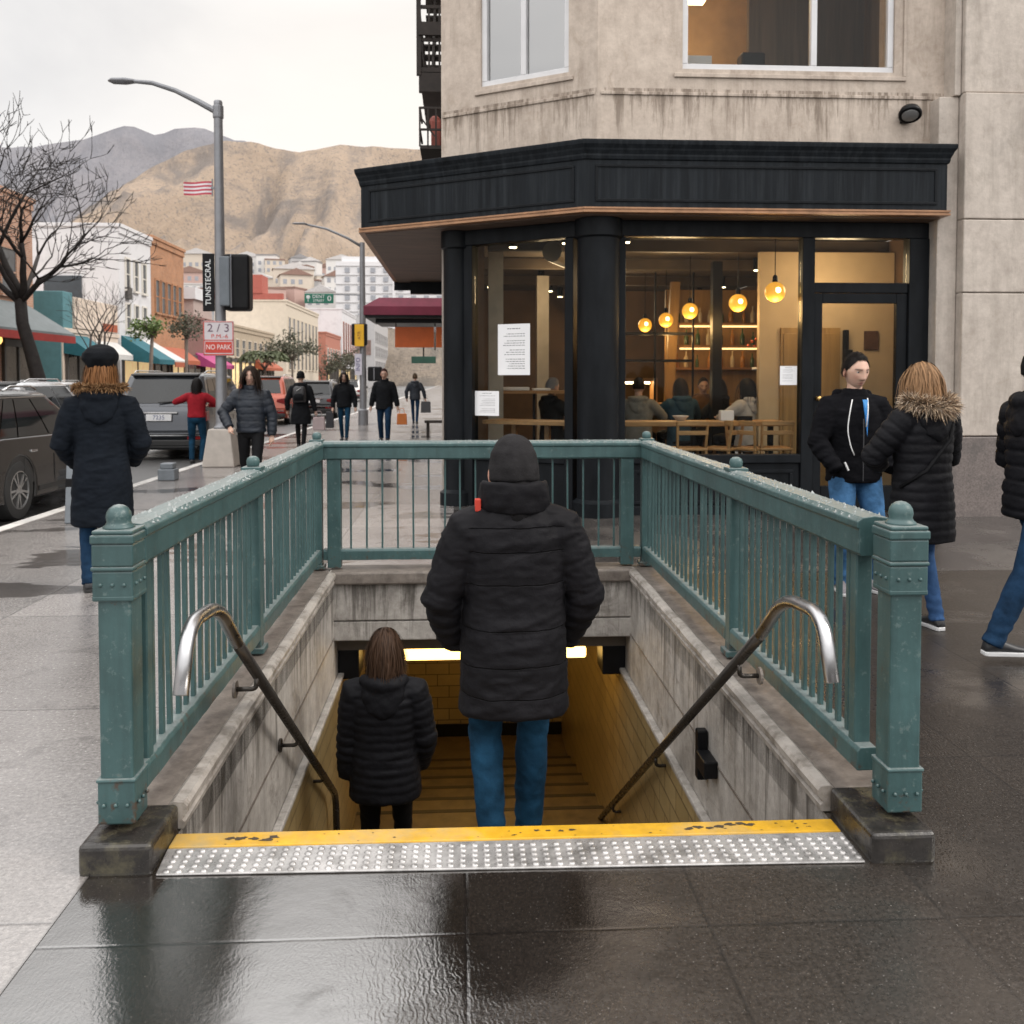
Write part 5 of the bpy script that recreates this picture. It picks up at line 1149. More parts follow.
for a in ((-.265,.265,.60,.612),(-.265,.265,.27,.285),(-.265,-.25,.01,.61),(.25,.265,.01,.61),(-.265,.265,.008,.03)): mb.box(a[0], a[1], -.017, -.0125, a[2], a[3])
mb.box(-.235, .235, -.0165, -.0125, .05, .25); mb.build('red_print', SRED, pp_)
text_mesh('2 / 3', .20, M('sign_dark', (.14,.08,.12), .5), pp_, (0, -.0145, .49), (R(90),0,0), ext=.0015, sx=1.1)
text_mesh('P.M.-6', .10, SRED, pp_, (.02, -.0145, .345), (R(90),0,0), ext=.0015, sx=1.2)
text_mesh('NO PARK', .125, M('sign_pale_print', (.80,.74,.72), .5), pp_, (0, -.0185, .15), (R(90),0,0), ext=.0015, sx=.82)
MB().box(-.04, .04, .012, .05, .1, .5).build('strap', GALV, ps)
# second lamp post with street name sign and signals
L2 = V(((364-462)/900*31, 31, 0))
l2 = thing('street_lamp', 'second slimmer street lamp farther along the pavement with a curved arm', 'street lamp', L2)
mb = MB(); mb.lathe([(.17,0),(.17,.5),(.12,.55),(.11,3),(.085,6.2)], (0,0,0), 14); autosmooth(mb.build('pole', GALV, l2))
mb = MB(); mb.tube([(0,0,6.05),(-.5,0,6.35),(-1.2,0,6.65),(-1.9,0,6.8)], [.05,.045,.04,.035], 8); mb.build('lamp_arm', GALV, l2, smooth=True)
mb = MB(); mb.rings([(0,0,0,.03,.03),(.1,0,0,.06,.1),(.4,0,0,.06,.1),(.5,0,0,.02,.03)], 12); mb.v = [(-1.85-z, y, 6.82+x*.6) for x, y, z in mb.v]; mb.build('lamp_head', GALV, l2, smooth=True)
mb = MB(); mb.tube([(0,0,4.42),(-1.0,0,4.44)], .022, 6); mb.build('sign_arm', GALV, l2)
ns = thing('street_name_sign', 'green street name sign hung from the arm of the second lamp post', 'sign', L2+V((-1.45,-.05,4.3)))
mb = MB(); mb.box(-.50, .48, -.02, .02, -.17, .16); g = mb.build('plate', M('sign_green', (.01,.16,.10), .4, var=.1), ns, bevel=.02)
text_mesh('DENT', .16, WHL, g, (-.02, -.023, .055), (R(90),0,0), ext=.002); text_mesh('STREET', .115, WHL, g, (-.02, -.023, -.085), (R(90),0,0), ext=.002); text_mesh('0', .24, WHL, g, (.34, -.023, -.01), (R(90),0,0), ext=.002, sx=1.2)
mb = MB(); mb.ball((-.37,-.02,.04), .065, 10, sy=.1); mb.box(-.38,-.36,-.024,-.021,-.11,.0); mb.build('tree_emblem', WHL, g)
s2 = thing('pedestrian_signal', 'black signal box with a yellow lettered face on the second lamp post', 'traffic signal', L2+V((-.05,-.16,2.7)))
mb = MB(); mb.box(-.30, .22, -.1, .12, 0, .74); h_ = mb.build('signal_housing', BLACKM, s2, bevel=.04); mb = MB(); mb.box(-.19, .12, -.13, -.102, -.03, .71); f = mb.build('yellow_face', M('signal_yellow', (.80,.45,.015), .45, var=.1), s2, bevel=.015)
text_mesh('ATR', .15, M('rust_print', (.28,.10,.02), .6), f, (-.035, -.134, .34), (R(90), R(-90), 0), ext=.002)
s3 = thing('signal_back', 'small black signal turned away at the right of the second lamp post', 'traffic signal', L2+V((.35,0,1.75)))
mb = MB(); mb.box(-.18, .30, -.12, .12, -.26, .24); mb.build('signal_housing', BLACKM, s3, bevel=.05); MB().box(.02,.05,-.13,-.121,-.22,.2).build('seam_strip', GALV, s3)
s4 = thing('notice_plate', 'narrow white notice plate below the yellow faced signal', 'sign', L2+V((-.12,-.14,1.7)))
mb = MB(); mb.box(-.14, .10, -.012, .012, .0, .72); f = mb.build('plate', M('lilac_white', (.62,.60,.68), .5), s4); text_mesh('INFO', .2, M('navy_print', (.06,.06,.2), .6), f, (-.02,-.014,.36), (R(90),R(-90),0), ext=.0015)
# bollards
BOL = M('grey_rubber', (.17,.19,.21), .5, var=.15, vs=8)
for i, (x, y, h, lab) in enumerate(((-4.27,10.15,.72,'tall grey bollard with a dark band beside the person in the rounded cap'), (-4.60,14.35,.27,'short grey bollard stub near the kerb'))):
    t = thing('bollard', lab, 'bollard', (x, y, 0)); a = .085
    mb = MB(); mb.add([(-a,-a,0),(a,-a,0),(a,a,0),(-a,a,0),(-a*.72,-a*.72,h),(a*.72,-a*.72,h),(a*.72,a*.72,h),(-a*.72,a*.72,h)], [(0,3,2,1),(4,5,6,7),(0,1,5,4),(1,2,6,5),(2,3,7,6),(3,0,4,7)]) if i == 0 else mb.box(-.13,.13,-.12,.12,0,.18).box(-.10,.10,-.10,.10,.18,.27)
    mb.build('post', BOL, t, bevel=.018, seg=3)
    if i == 0:
        q = a*.86; mb = MB(); mb.box(-q,q,-q,q,.40,.50); mb.build('dark_band', BLACKM, t, bevel=.01)
# ------------------------------------------------------------------ cars
TYRE = M('tyre_rubber', (.018,.018,.018), .75, var=.2); RIM = M('alloy_rim', (.45,.45,.45), .3, .9, var=.1); CGL = M('tinted_car_glass', (.012,.014,.015), .05, var=.6, vs=.8, spec=.5); RLENS = M('red_tail_lens', (.16,.008,.01), .15, var=.3, emit=.03, ecol=(1,.05,.03)); CHR = M('chrome', (.6,.6,.6), .15, 1); PLM = M('plate_white', (.72,.72,.72), .5)
TRIM = M('black_car_trim', (.02,.02,.02), .45)
def paint(name, c, metal=.5): return M(name, c, .25, metal, var=.06, vs=2, coat=.8)
def car(label, loc, rz, L, W, Hh, body, kind='suv', plate=None, name='parked_car', hi=True, group=None, roof=None, cowl=1.28):
    """car facing +Y, ground at z=0"""
    t = thing(name, label, 'car', loc, rz, group); hL = L/2; hw = W/2
    yr, yf, wr = -hL+.86, hL-.92, .36
    belt = Hh*.60; ar = wr+.055
    def arch(c): return [(c+ar*math.cos(a), wr+ar*math.sin(a)) for a in np.linspace(math.pi+.35, -.35, 13)]
    poly = [(-hL+.10,.40),(-hL+.16,.26)] + [p for p in arch(yr)] + [p for p in arch(yf)] + [(hL-.14,.24),(hL-.03,.34),(hL,.55),(hL-.05,.76),(hL-.22,belt-.18),(hL-.75,belt-.06),(hL-1.25,belt+.0),(-hL+.55,belt+.04),(-hL+.12,belt+.02),(-hL+.04,belt-.10),(-hL+.03,.72),(-hL,.62)]
    # body: three lateral slices, waist slightly out
    mb = MB(); n = len(poly); sl = [(-hw+.10,.965),(-hw+.012,1.0),(-hw,1.0),(hw,1.0),(hw-.012,1.0),(hw-.10,.965)]
    sl = [(-hw,.985),(-hw+.04,1.0),(hw-.04,1.0),(hw,.985)]
    vs = []
    for x, k in sl:
        for (y, z) in poly: vs.append((x*(1-.055*max(0,(z-.75))/.35) if abs(x) > hw-.001 else x*(1-.05*max(0,(z-.75))/.35), y*k, z))
    fs = [tuple(range(n-1,-1,-1)), tuple(range(3*n,4*n))]
    for i in range(3):
        for j in range(n): fs.append((i*n+j, i*n+(j+1)%n, (i+1)*n+(j+1)%n, (i+1)*n+j))
    mb.add(vs, fs)
    # greenhouse
    zb = belt-.02; yb0, yb1 = -hL+.14, hL-cowl
    yt0, yt1 = (-hL+.50, hL-2.05) if kind == 'suv' else (-hL+1.15, hL-2.15)
    if roof: yt0, yt1 = -hL+roof[0], -hL+roof[1]
    wb, wt = hw-.07, hw-.24
    def ringp(f, ins=0):
        y0 = yb0+(yt0-yb0)*f; y1 = yb1+(yt1-yb1)*f; w_ = wb+(wt-wb)*(f**1.25)-ins; z = zb+(Hh-.05-zb)*f
        return y0+ins, y1-ins, w_, z
    vs = []; R_ = [(0,0),(.33,0),(.66,0),(.94,0),(1.0,.05),(1.045,.22)]
    for f, ins in R_:
        y0, y1, w_, z = ringp(min(f,1), ins); z = zb+(Hh-.05-zb)*f
        vs += [(-w_,y0+.06,z),(-w_+.12,y0,z),(0,y0-.03,z),(w_-.12,y0,z),(w_,y0+.06,z),(w_,(y0+y1)/2,z),(w_,y1-.10,z),(w_-.14,y1,z),(0,y1+.05,z),(-w_+.14,y1,z),(-w_,y1-.10,z),(-w_,(y0+y1)/2,z)]
    fs = [tuple(range((len(R_)-1)*12, len(R_)*12))]
    for i in range(len(R_)-1):
        for j in range(12): fs.append((i*12+j, i*12+(j+1)%12, (i+1)*12+(j+1)%12, (i+1)*12+j))
    mb.add(vs, fs)
    b = mb.build('body', body, t, bevel=.035, seg=3); autosmooth(b, 42)
    # glass
    def side_pt(s, y, f):
        y0, y1, w_, z = ringp(f); return V((s*(w_+.007), y, z))
    f0, f1 = .10, .86
    for s in (-1, 1):
        ya, yb_ = ringp(f0)[0]+.30, ringp(f0)[1]-.28; za, zc = ringp(f1)[0]+.22, ringp(f1)[1]-.20
        cuts = [0, .22, .60, 1.0] if kind == 'suv' else [0, .48, 1.0]
        for i in range(len(cuts)-1):
            g = .018
            a0 = ya+(yb_-ya)*cuts[i]+g; a1 = ya+(yb_-ya)*cuts[i+1]-g; c0 = za+(zc-za)*cuts[i]+g; c1 = za+(zc-za)*cuts[i+1]-g
            mb = MB(); N = 4; pv = []
            for k in range(N+1):
                q = k/N; f = f0+(f1-f0)*q; pv += [side_pt(s, a0+(c0-a0)*q, f), side_pt(s, a1+(c1-a1)*q, f)]
            mb.add(pv, [(2*k,2*k+1,2*k+3,2*k+2) for k in range(N)]); mb.build('side_window', CGL, t)
        # chrome line under the windows, door handles, seams, mirror
        mb = MB(); mb.bar(side_pt(s, ya-.12, f0-.05), side_pt(s, yb_+.15, f0-.05), .012, .022); mb.bar(side_pt(s, za-.05, f1+.03), side_pt(s, zc+.05, f1+.03), .010, .016)
        mb.build('window_trim', CHR, t)
        if hi:
            for yy in (ya+(yb_-ya)*.30, ya+(yb_-ya)*.66):
                mb = MB(); x = s*(hw*.985); mb.box(x-.02, x+.02, yy, yy+.17, belt-.16, belt-.13); mb.build('door_handle', CHR, t, bevel=.006)
            mb = MB()
            for yy in (ya+(yb_-ya)*.22, ya+(yb_-ya)*.60, yb_+.05): x = s*(hw-.001); mb.box(x-.004, x+.0025, yy, yy+.006, .36, belt-.22); 
            mb.box(s*(hw)-.012, s*hw+.012, yr+.48, yf-.48, .30, .36); mb.build('side_trim', TRIM, t)
        mb = MB(); c = V((s*(hw+.09), yb_+.02, belt+.06)); mb.ball(c, .10, 12, sx=.9, sy=.55, sz=.75); mb.bar(c-V((s*.14,0,.05)), c-V((0,0,.03)), .05, .04); mb.build('wing_mirror', body if kind != 'suv' else TRIM, t, smooth=True)
    # rear and front glass
    def endquad(rear, f0, f1, nm):
        mb = MB(); pv = []; N = 6; K = 3
        for k in range(K+1):
            f = f0+(f1-f0)*k/K; y0, y1, w_, z = ringp(f); yy = y0-.012 if rear else y1+.014; w2 = w_-.15
            for j in range(N+1):
                u = -1+2*j/N; pv.append((u*w2, yy + ((-.03 if rear else .05)*(1-abs(u)*.9)), z))
        fs = [(k*(N+1)+j, k*(N+1)+j+1, (k+1)*(N+1)+j+1, (k+1)*(N+1)+j) for k in range(K) for j in range(N)]
        mb.add(pv, fs); return mb.build(nm, CGL, t, smooth=True)
    endquad(True, .14, .84, 'rear_window'); endquad(False, .10, .90, 'windscreen')
    # rear details
    if kind == 'suv':
        mb = MB(); y0 = ringp(1)[0]; mb.prism([(y0+.25,Hh-.02),(y0-.10,Hh-.05),(y0-.11,Hh-.085),(y0+.05,Hh-.10)], 'x', -wt+.06, wt-.06); mb.build('roof_spoiler', TRIM, t, bevel=.01)
        for s in (-1, 1):
            mb = MB(); mb.tube([(s*(wt-.02), ringp(1)[0]+.25, Hh-.03),(s*(wt-.0), ringp(1)[0]+.4, Hh+.02),(s*(wt-.0), ringp(1)[1]-.4, Hh+.02),(s*(wt-.02), ringp(1)[1]-.2, Hh-.03)], .016, 6); mb.build('roof_rail', CHR, t, smooth=True)
        MB().bar((-.05,yb0-.03,belt+.09), (.36,yb0+.03,belt+.12), .02, .02).build('rear_wiper', TRIM, t)
    for s in (-1, 1):
        mb = MB(); zt = belt-.09
        mb.prism([(s*(hw-.02), zt), (s*(hw-.34), zt-.05), (s*(hw-.36), zt-.14), (s*(hw-.10), zt-.22), (s*(hw-.012), zt-.2)][::s], 'y', -hL-.012, -hL+.2); mb.build('tail_lamp', RLENS, t, bevel=.012)
        mb = MB(); mb.box(s*(hw-.42), s*(hw-.08), -hL-.012, -hL+.05, .44, .50); mb.build('rear_reflector', RLENS, t)
        mb = MB(); mb.prism([(s*(hw-.05), .80), (s*(hw-.45), .74), (s*(hw-.42), .64), (s*(hw-.06), .66)][::s], 'y', hL-.20, hL-.0); mb.build('headlamp', M('lamp_clear', (.7,.7,.72), .1), t, bevel=.01)
    mb = MB(); mb.box(-hw*.93, hw*.93, -hL-.02, -hL+.12, .30, .43); mb.box(-hw*.8, hw*.8, -hL-.005, -hL+.1, .26, .30); mb.build('rear_bumper', TRIM, t, bevel=.02)
    mb = MB(); mb.box(-hw*.90, hw*.90, -hL-.022, -hL+.02, .515, .535); mb.box(-.38,.38,-hL-.012,-hL+.03,belt-.13,belt-.10); mb.build('bumper_strip', CHR, t)
    mb = MB(); mb.box(-.26, .26, -hL-.014, -hL+.03, belt-.29, belt-.15); p = mb.build('number_plate', PLM, t, bevel=.006)
    if plate: text_mesh(plate, .125, M('plate_blue', (.10,.12,.25), .5), p, (0, -hL-.0155, belt-.22), (R(90),0,0), ext=.001)
    # wheels
    first = None
    for (x, y) in ((hw-.11, yr), (-hw+.11, yr), (hw-.11, yf), (-hw+.11, yf)):
        if first is None:
            mb = MB(); mb.lathe([(.20,-.10),(.30,-.11),(.345,-.10),(.36,-.07),(.36,.07),(.345,.10),(.30,.11),(.235,.105),(.23,.09)], (0,0,0), 36)
            mb.v = [(z_, y_, x_) for x_, y_, z_ in mb.v]; w_ = mb.build('wheel', TYRE, t, smooth=False); autosmooth(w_, 40)
            mb = MB(); mb.lathe([(.232,.06),(.236,.104),(.222,.108),(.215,.07)], (0,0,0), 36); mb.lathe([(.055,.05),(.055,.10),(.03,.108)], (0,0,0), 16)
            for k in range(10):
                a = 2*math.pi*k/10 + (.12 if k % 2 else -.12); c, s2 = math.cos(a), math.sin(a)
                mb.bar((c*.04, s2*.04, .092), (c*.225, s2*.225, .098), .026, .018, (0,0,1))
            mb.v = [(z_, y_, x_) for x_, y_, z_ in mb.v]; r_ = mb.build('rim', RIM, w_)
            mb = MB(); mb.lathe([(.21,.03),(.21,.04)], (0,0,0), 24); mb.v = [(z_, y_, x_) for x_, y_, z_ in mb.v]; mb.build('brake_disc', M('brake_dark', (.03,.03,.03), .5), w_)
            first = w_; o = w_; kids = list(w_.children)
        else:
            o = first.copy(); COL.objects.link(o); o.parent = t
            for kd in kids: k2 = kd.copy(); COL.objects.link(k2); k2.parent = o
        o.location = (x, y, .36); o.rotation_euler = (random.random()*6, 0, 0 if x > 0 else math.pi)
        if x < 0: o.rotation_euler = (0,0,math.pi)
    mb = MB(); mb.box(-hw+.28, hw-.28, -hL+.3, hL-.3, .2, .5); mb.box(-hw+.02, hw-.02, yr-.42, yr+.42, .42, .8); mb.box(-hw+.02, hw-.02, yf-.42, yf+.42, .42, .7); mb.build('underbody', TRIM, t)
    return t
RZ = -.125
car('dark brown grey crossover parked at the kerb on the left edge', (-6.30, 12.70, RZ), 0, 4.65, 1.86, 1.60, paint('brown_grey_paint', (.013,.0115,.0105), .6), roof=(.75,2.05), cowl=1.62)
car('dark grey large sport utility vehicle with a white number plate seen from behind', (-6.32, 21.6, RZ), 0, 4.9, 2.0, 1.86, paint('dark_grey_paint', (.045,.05,.06), .5), plate='7235')
car('silver white car parked between the crossover and the big grey vehicle', (-8.6, 18.3, RZ), 0, 4.5, 1.85, 1.68, paint('silver_white_paint', (.55,.56,.58), .3))
car('orange red sport utility vehicle with lit tail lamps behind the walking women', (-7.35, 35.5, RZ), 0, 4.7, 1.95, 1.82, paint('orange_red_paint', (.40,.07,.03), .3))
car('black small car parked at the kerb behind the person with blue jeans', (-6.25, 40.5, RZ), 0, 4.3, 1.8, 1.62, paint('black_paint', (.02,.02,.022)))
car('white car with bright tail lamps farther down the street', (-7.6, 49, RZ), 0, 4.5, 1.85, 1.62, paint('white_paint', (.65,.63,.60), .1))
car('beige car half hidden behind the lamp post and the dark haired woman', (-8.8, 28.5, RZ), 0, 4.5, 1.85, 1.60, paint('beige_paint', (.42,.36,.30), .3))
car('white car parked on the far side of the street under the bare tree', (-13.9, 30.5, RZ), math.pi, 4.5, 1.85, 1.62, paint('white_paint_two', (.62,.62,.62), .1))
car('grey car parked on the far side of the street before the white building', (-13.9, 46, RZ), math.pi, 4.5, 1.85, 1.62, paint('grey_paint', (.30,.31,.33), .4))
car('pale car at the far end of the street beneath the grey office block', (-8.2, 68, RZ), 0, 4.5, 1.85, 1.62, paint('pale_paint', (.6,.58,.55), .2))
# ------------------------------------------------------------------ people
def fuse(mb, voxel, smooth=4, adapt=0):
    me = mb.mesh('tmp'); bm = bmesh.new(); bm.from_mesh(me); bmesh.ops.recalc_face_normals(bm, faces=bm.faces); bm.to_mesh(me); bm.free()
    o = bpy.data.objects.new('tmp', me); COL.objects.link(o)
    r = o.modifiers.new('r', 'REMESH'); r.mode = 'VOXEL'; r.voxel_size = voxel; r.adaptivity = adapt
    if smooth: s = o.modifiers.new('s', 'SMOOTH'); s.factor = .5; s.iterations = smooth
    dg = bpy.context.evaluated_depsgraph_get(); me2 = bpy.data.meshes.new_from_object(o.evaluated_get(dg))
    bpy.data.objects.remove(o); bpy.data.meshes.remove(me); return me2
def vco(me):
    a = np.empty(len(me.vertices)*3); me.vertices.foreach_get('co', a); return a.reshape(-1, 3)
def vno(me):
    a = np.empty(len(me.vertices)*3); me.vertices.foreach_get('normal', a); return a.reshape(-1, 3)
def setco(me, c): me.vertices.foreach_set('co', c.ravel()); me.update()
def setcol(me, c):
    ca = me.color_attributes.new('Col', 'FLOAT_COLOR', 'POINT'); ca.data.foreach_set('color', np.hstack([c, np.ones((len(c),1))]).ravel())
def nfield(c, s, seed=0):
    return np.array([mnoise.noise(V((p[0]*s+seed, p[1]*s, p[2]*s))) for p in c])
def ik(a, b, l1, l2, pole):
    a, b = V(a), V(b); d = b-a; L = min(d.length, (l1+l2)*.998); d.normalize(); b = a+d*L
    x = (l1*l1-l2*l2+L*L)/(2*L); h = math.sqrt(max(l1*l1-x*x, 0)); p = V(pole); p = (p-d*p.dot(d)).normalized()
    return a+d*x+p*h, b
def seg_param(c, a, b):
    a, b = np.array(a), np.array(b); ab = b-a; t = np.clip(((c-a)@ab)/(ab@ab), 0, 1); q = a+t[:,None]*ab
    return t, np.linalg.norm(c-q, axis=1)
def cloth(name, col, rough=.8, var=.25, vs=7, bump=.35, bs=38, fine=220, spec=.14, sheen=.0, lines=None):
    m, nt, b = newmat(name); L = nt.links; v = coords(nt)
    n1 = noise_(nt, v, vs, 8, .65); L.new(ramp(nt, n1, [(.3, sc_(col, 1-var)), (.7, sc_(col, 1+var))]), b.inputs['Base Color'])
    b.inputs['Roughness'].default_value = rough; b.inputs['Specular IOR Level'].default_value = spec
    b.inputs['Sheen Weight'].default_value = sheen; b.inputs['Sheen Roughness'].default_value = .5
    nb = bumpn(nt, noise_(nt, v, bs, 6, .6, .6), bump, .008); nb = bumpn(nt, noise_(nt, v, fine, 2), .2, .001, nb)
    if lines:            # stitched quilting seams across the back and front
        sx = nt.nodes.new('ShaderNodeSeparateXYZ'); L.new(v, sx.inputs[0]); z = mth(nt, 'ADD', sx.outputs[2], mth(nt, 'MULTIPLY', mth(nt, 'SUBTRACT', noise_(nt, v, 7, 3), .5), .022)); h = None; wd = None
        for s_ in lines:
            q = mth(nt, 'ABSOLUTE', mth(nt, 'SUBTRACT', z, s_)); k1 = mth(nt, 'SUBTRACT', 1.0, mth(nt, 'DIVIDE', q, .0035), clamp=True); k2 = mth(nt, 'SUBTRACT', 1.0, mth(nt, 'DIVIDE', q, .03), clamp=True)
            h = k1 if h is None else mth(nt, 'MAXIMUM', h, k1); wd = k2 if wd is None else mth(nt, 'MAXIMUM', wd, k2)
        at = nt.nodes.new('ShaderNodeVertexColor'); at.layer_name = 'Col'; sp = nt.nodes.new('ShaderNodeSeparateColor'); L.new(at.outputs[0], sp.inputs[0])
        h = mth(nt, 'MULTIPLY', h, sp.outputs[0]); src = b.inputs['Base Color'].links[0].from_socket; L.new(mixc(nt, mth(nt, 'MULTIPLY', h, .75), src, sc_(col, .25)), b.inputs['Base Color'])
        pk = nt.nodes.new('ShaderNodeMapping'); pk.inputs['Scale'].default_value = (34, 34, 3.5); L.new(v, pk.inputs[0]); pn = mth(nt, 'MULTIPLY', mth(nt, 'MULTIPLY', noise_(nt, pk.outputs[0], 1, 4, .6), wd), sp.outputs[0])   # puckers beside the stitches
        nb = bumpn(nt, mth(nt, 'SUBTRACT', mth(nt, 'MULTIPLY', pn, .8), h), .8, .006, nb)
    L.new(nb, b.inputs['Normal']); return m
def denim(name, col): return cloth(name, col, .85, .6, 5, .4, 45, 420, .12)
SKIN = M('skin', (.52,.33,.25), .5, var=.06, vs=9, attr=True, bump=.05, bs=160); SKIN.node_tree.nodes['Principled BSDF'].inputs['Subsurface Weight'].default_value = .08
EYEM = [M('eye_white', (.33,.31,.30), .2, var=.03), M('eye_iris', (.05,.03,.02), .1)]
HAIRM = M('hair', (1,1,1), .55, var=.2, attr=True, spec=.14); FURM = M('fur_trim', (1,1,1), .8, var=.1, attr=True, spec=.2)
SHOEB = M('black_shoe', (.02,.02,.022), .45, var=.3, vs=10); SOLEW = M('white_sole', (.62,.62,.62), .6); SOLEB = M('black_sole', (.015,.015,.015), .7)
def head_mesh(hair_dark, stubble=0, fem=False, nu=60, nv=48):
    """head shell in head space: +Y face, origin mid-head"""
    vs = []; cs = []; sk = np.array([1,1,1.])
    def g(x, s): return math.exp(-(x/s)**2)
    for i in range(nv+1):
        ph = math.pi*i/nv
        for j in range(nu):
            th = 2*math.pi*j/nu
            dx, dy, dz = math.sin(ph)*math.sin(th), math.sin(ph)*math.cos(th), math.cos(ph)
            x, y, z = .074*dx, .096*dy, .116*dz
            if dz < -.1 and dz > -.995:      # a full jaw and chin in front of the neck
                bx = math.sqrt(max(0, 1-dz**4))/math.sqrt(max(1e-4, 1-dz*dz)); bx = min(bx, 2.6)
                wgt = max(0, min(1, (dy/max(1e-4, math.sqrt(1-dz*dz))+.35)/.9)); x *= 1+(bx-1)*.85*wgt; y *= 1+(bx-1)*.95*wgt
            if dz < .1:
                k = min(1, (.1-dz)/.9); x *= 1-(.40 if fem else .29)*k**1.2; y *= (1-.20*k) if dy > 0 else (1-.42*k)
            if dy > 0:
                fr = dy
                x *= 1+.05*g(z-.02, .05)
                y -= .010*fr*g(abs(x)-.031, .016)*g(z-.012, .014)                 # sockets
                y += .005*fr*g(z-.034, .012)*g(x, .05)*(0.5 if fem else 1)        # brow
                if -.045 < z < .03: y += .025*g(x, .010+.008*max(0,-z)/.03)*min(1, max(0,(.03-z)/.06))*min(1, max(0,(z+.045)/.014))   # nose
                y += .006*g(x, .024)*(g(z+.058,.006)*.9+g(z+.072,.007)); y -= .005*g(x,.022)*g(z+.0645,.003)   # lips
                y += .008*g(x, .022)*g(z+.098, .014)                              # chin
                y += .003*g(abs(x)-.04,.02)*g(z+.015,.02)                          # cheek
            vs.append((x, y, z))
            c = np.array([1.,1.,1.])
            if dy > .2:
                c = c*(1-.10*g(abs(x)-.042,.018)*g(z+.02,.02)*np.array([0,1,1]))
                lip = g(x,.021)**2*max(g(z+.0585,.005), g(z+.071,.006)); c = c*(1-lip*np.array([.30,.60,.56]))
                c = c*(1-.65*g(x,.022)*g(z+.0645,.0022))
                br = (1 if .014 < abs(x) < .052 else 0)*g(z-(.030-.10*abs(abs(x)-.032)), .0045); c = c*(1-.85*br) + .85*br*np.array(hair_dark)*1.5
                c = c*(1-.35*g(abs(x)-.031,.015)*g(z-.013,.010))
                c = c*(1-.3*g(abs(x)-.009,.004)*g(z+.040,.004))
            if stubble and z < -.035 and dy > -.1:
                k = min(1, (-.035-z)/.02)*stubble*(1-.6*g(x,.02)*g(z+.065,.012)); c = c*(1-k*np.array([.42,.40,.36]))
            cs.append(c)
    fs = []
    for i in range(nv):
        for j in range(nu):
            j2 = (j+1)%nu; fs.append((i*nu+j, i*nu+j2, (i+1)*nu+j2, (i+1)*nu+j))
    # ears
    for s in (-1, 1):
        o = len(vs)
        for i in range(9):
            ph = math.pi*i/8
            for j in range(12):
                th = 2*math.pi*j/12; e = V((.011*math.sin(ph)*math.cos(th), .019*math.sin(ph)*math.sin(th), .032*math.cos(ph)))
                e.rotate(Matrix.Rotation(-s*.35, 3, 'Z')); vs.append((s*.076+e.x, -.006+e.y, -.008+e.z)); cs.append(np.array([.95,.78,.74]) if abs(math.sin(ph)*math.cos(th)) > .5 else np.array([.8,.62,.58]))
        for i in range(8):
            for j in range(12): j2 = (j+1)%12; fs.append((o+i*12+j, o+i*12+j2, o+(i+1)*12+j2, o+(i+1)*12+j))
    return np.array(vs), fs, np.array(cs)
def strands(n, root_ok, length, col, hm, seed, width=.005, spread=.35, grav=.8, out=.2, seg=6, back=0.0, radii=(.082,.104,.122), rootz=None, wave=.0, cvar=.35):
    """hair: ribbons combed off the scalp, hm = head-to-body matrix"""
    rnd = random.Random(seed); vs = []; fs = []; cs = []
    a, b, c = radii; g = hm.inverted().to_3x3() @ V((0,0,-1))
    tries = 0; k = 0
    while k < n and tries < n*12:
        tries += 1
        u = V((rnd.gauss(0,1), rnd.gauss(0,1), rnd.gauss(0,1))).normalized()
        if not root_ok(u): continue
        k += 1; lay = 1+rnd.random()*.10; p = V((u.x*a, u.y*b, u.z*c)); nr = V((u.x/a, u.y/b, u.z/c)).normalized()
        pr = g + V((math.copysign(.9, u.x+rnd.gauss(0,.12))*max(0,u.y+.35)*max(0,u.z), -.9*max(0,u.z)*(1 if u.y < .2 else .35)-back, 0)); pr = pr - nr*pr.dot(nr)
        d = (pr.normalized() + nr*.06 + V((rnd.gauss(0,spread), rnd.gauss(0,spread), rnd.gauss(0,spread)))*.35).normalized()
        L = length*rnd.uniform(.75, 1.1); pts = [p]
        for i in range(seg):
            d = (d*(1-grav*.45) + g*grav*.45 + V((rnd.gauss(0,.05), rnd.gauss(0,.05), 0)) + V((math.sin(i*1.6+u.x*9)*wave,math.cos(i*1.3+u.y*9)*wave,0))).normalized()
            q = p + d*L/seg
            e = (q.x/(a*lay))**2+(q.y/(b*lay))**2+(max(q.z,-.02)/(c*lay))**2
            if e < 1 and q.z > -.10: f = 1/math.sqrt(max(e,.05)); q = V((q.x*f, q.y*f, q.z*f if q.z > -.02 else q.z))
            elif q.z <= -.10:
                m = .05+.01*rnd.random()
                if abs(q.x) < m and abs(q.y) < m: q.y = -m-.02 if q.y <= 0 else q.y
            pts.append(q); p = q
        cc = np.array(col)*rnd.uniform(1-cvar, 1+cvar); o = len(vs)
        for i, q in enumerate(pts):
            tg = (pts[min(i+1,seg)]-pts[max(i-1,0)]).normalized(); nrm = V((q.x/a/a, q.y/b/b, q.z/c/c)).normalized(); sd = tg.cross(nrm)
            if sd.length < 1e-4: sd = V((1,0,0))
            sd.normalize(); ww = width*(1-.75*(i/seg)**2)*.5
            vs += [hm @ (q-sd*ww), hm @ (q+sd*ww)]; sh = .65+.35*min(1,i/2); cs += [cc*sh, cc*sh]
        for i in range(seg): fs.append((o+2*i, o+2*i+1, o+2*i+3, o+2*i+2))
    return vs, fs, cs
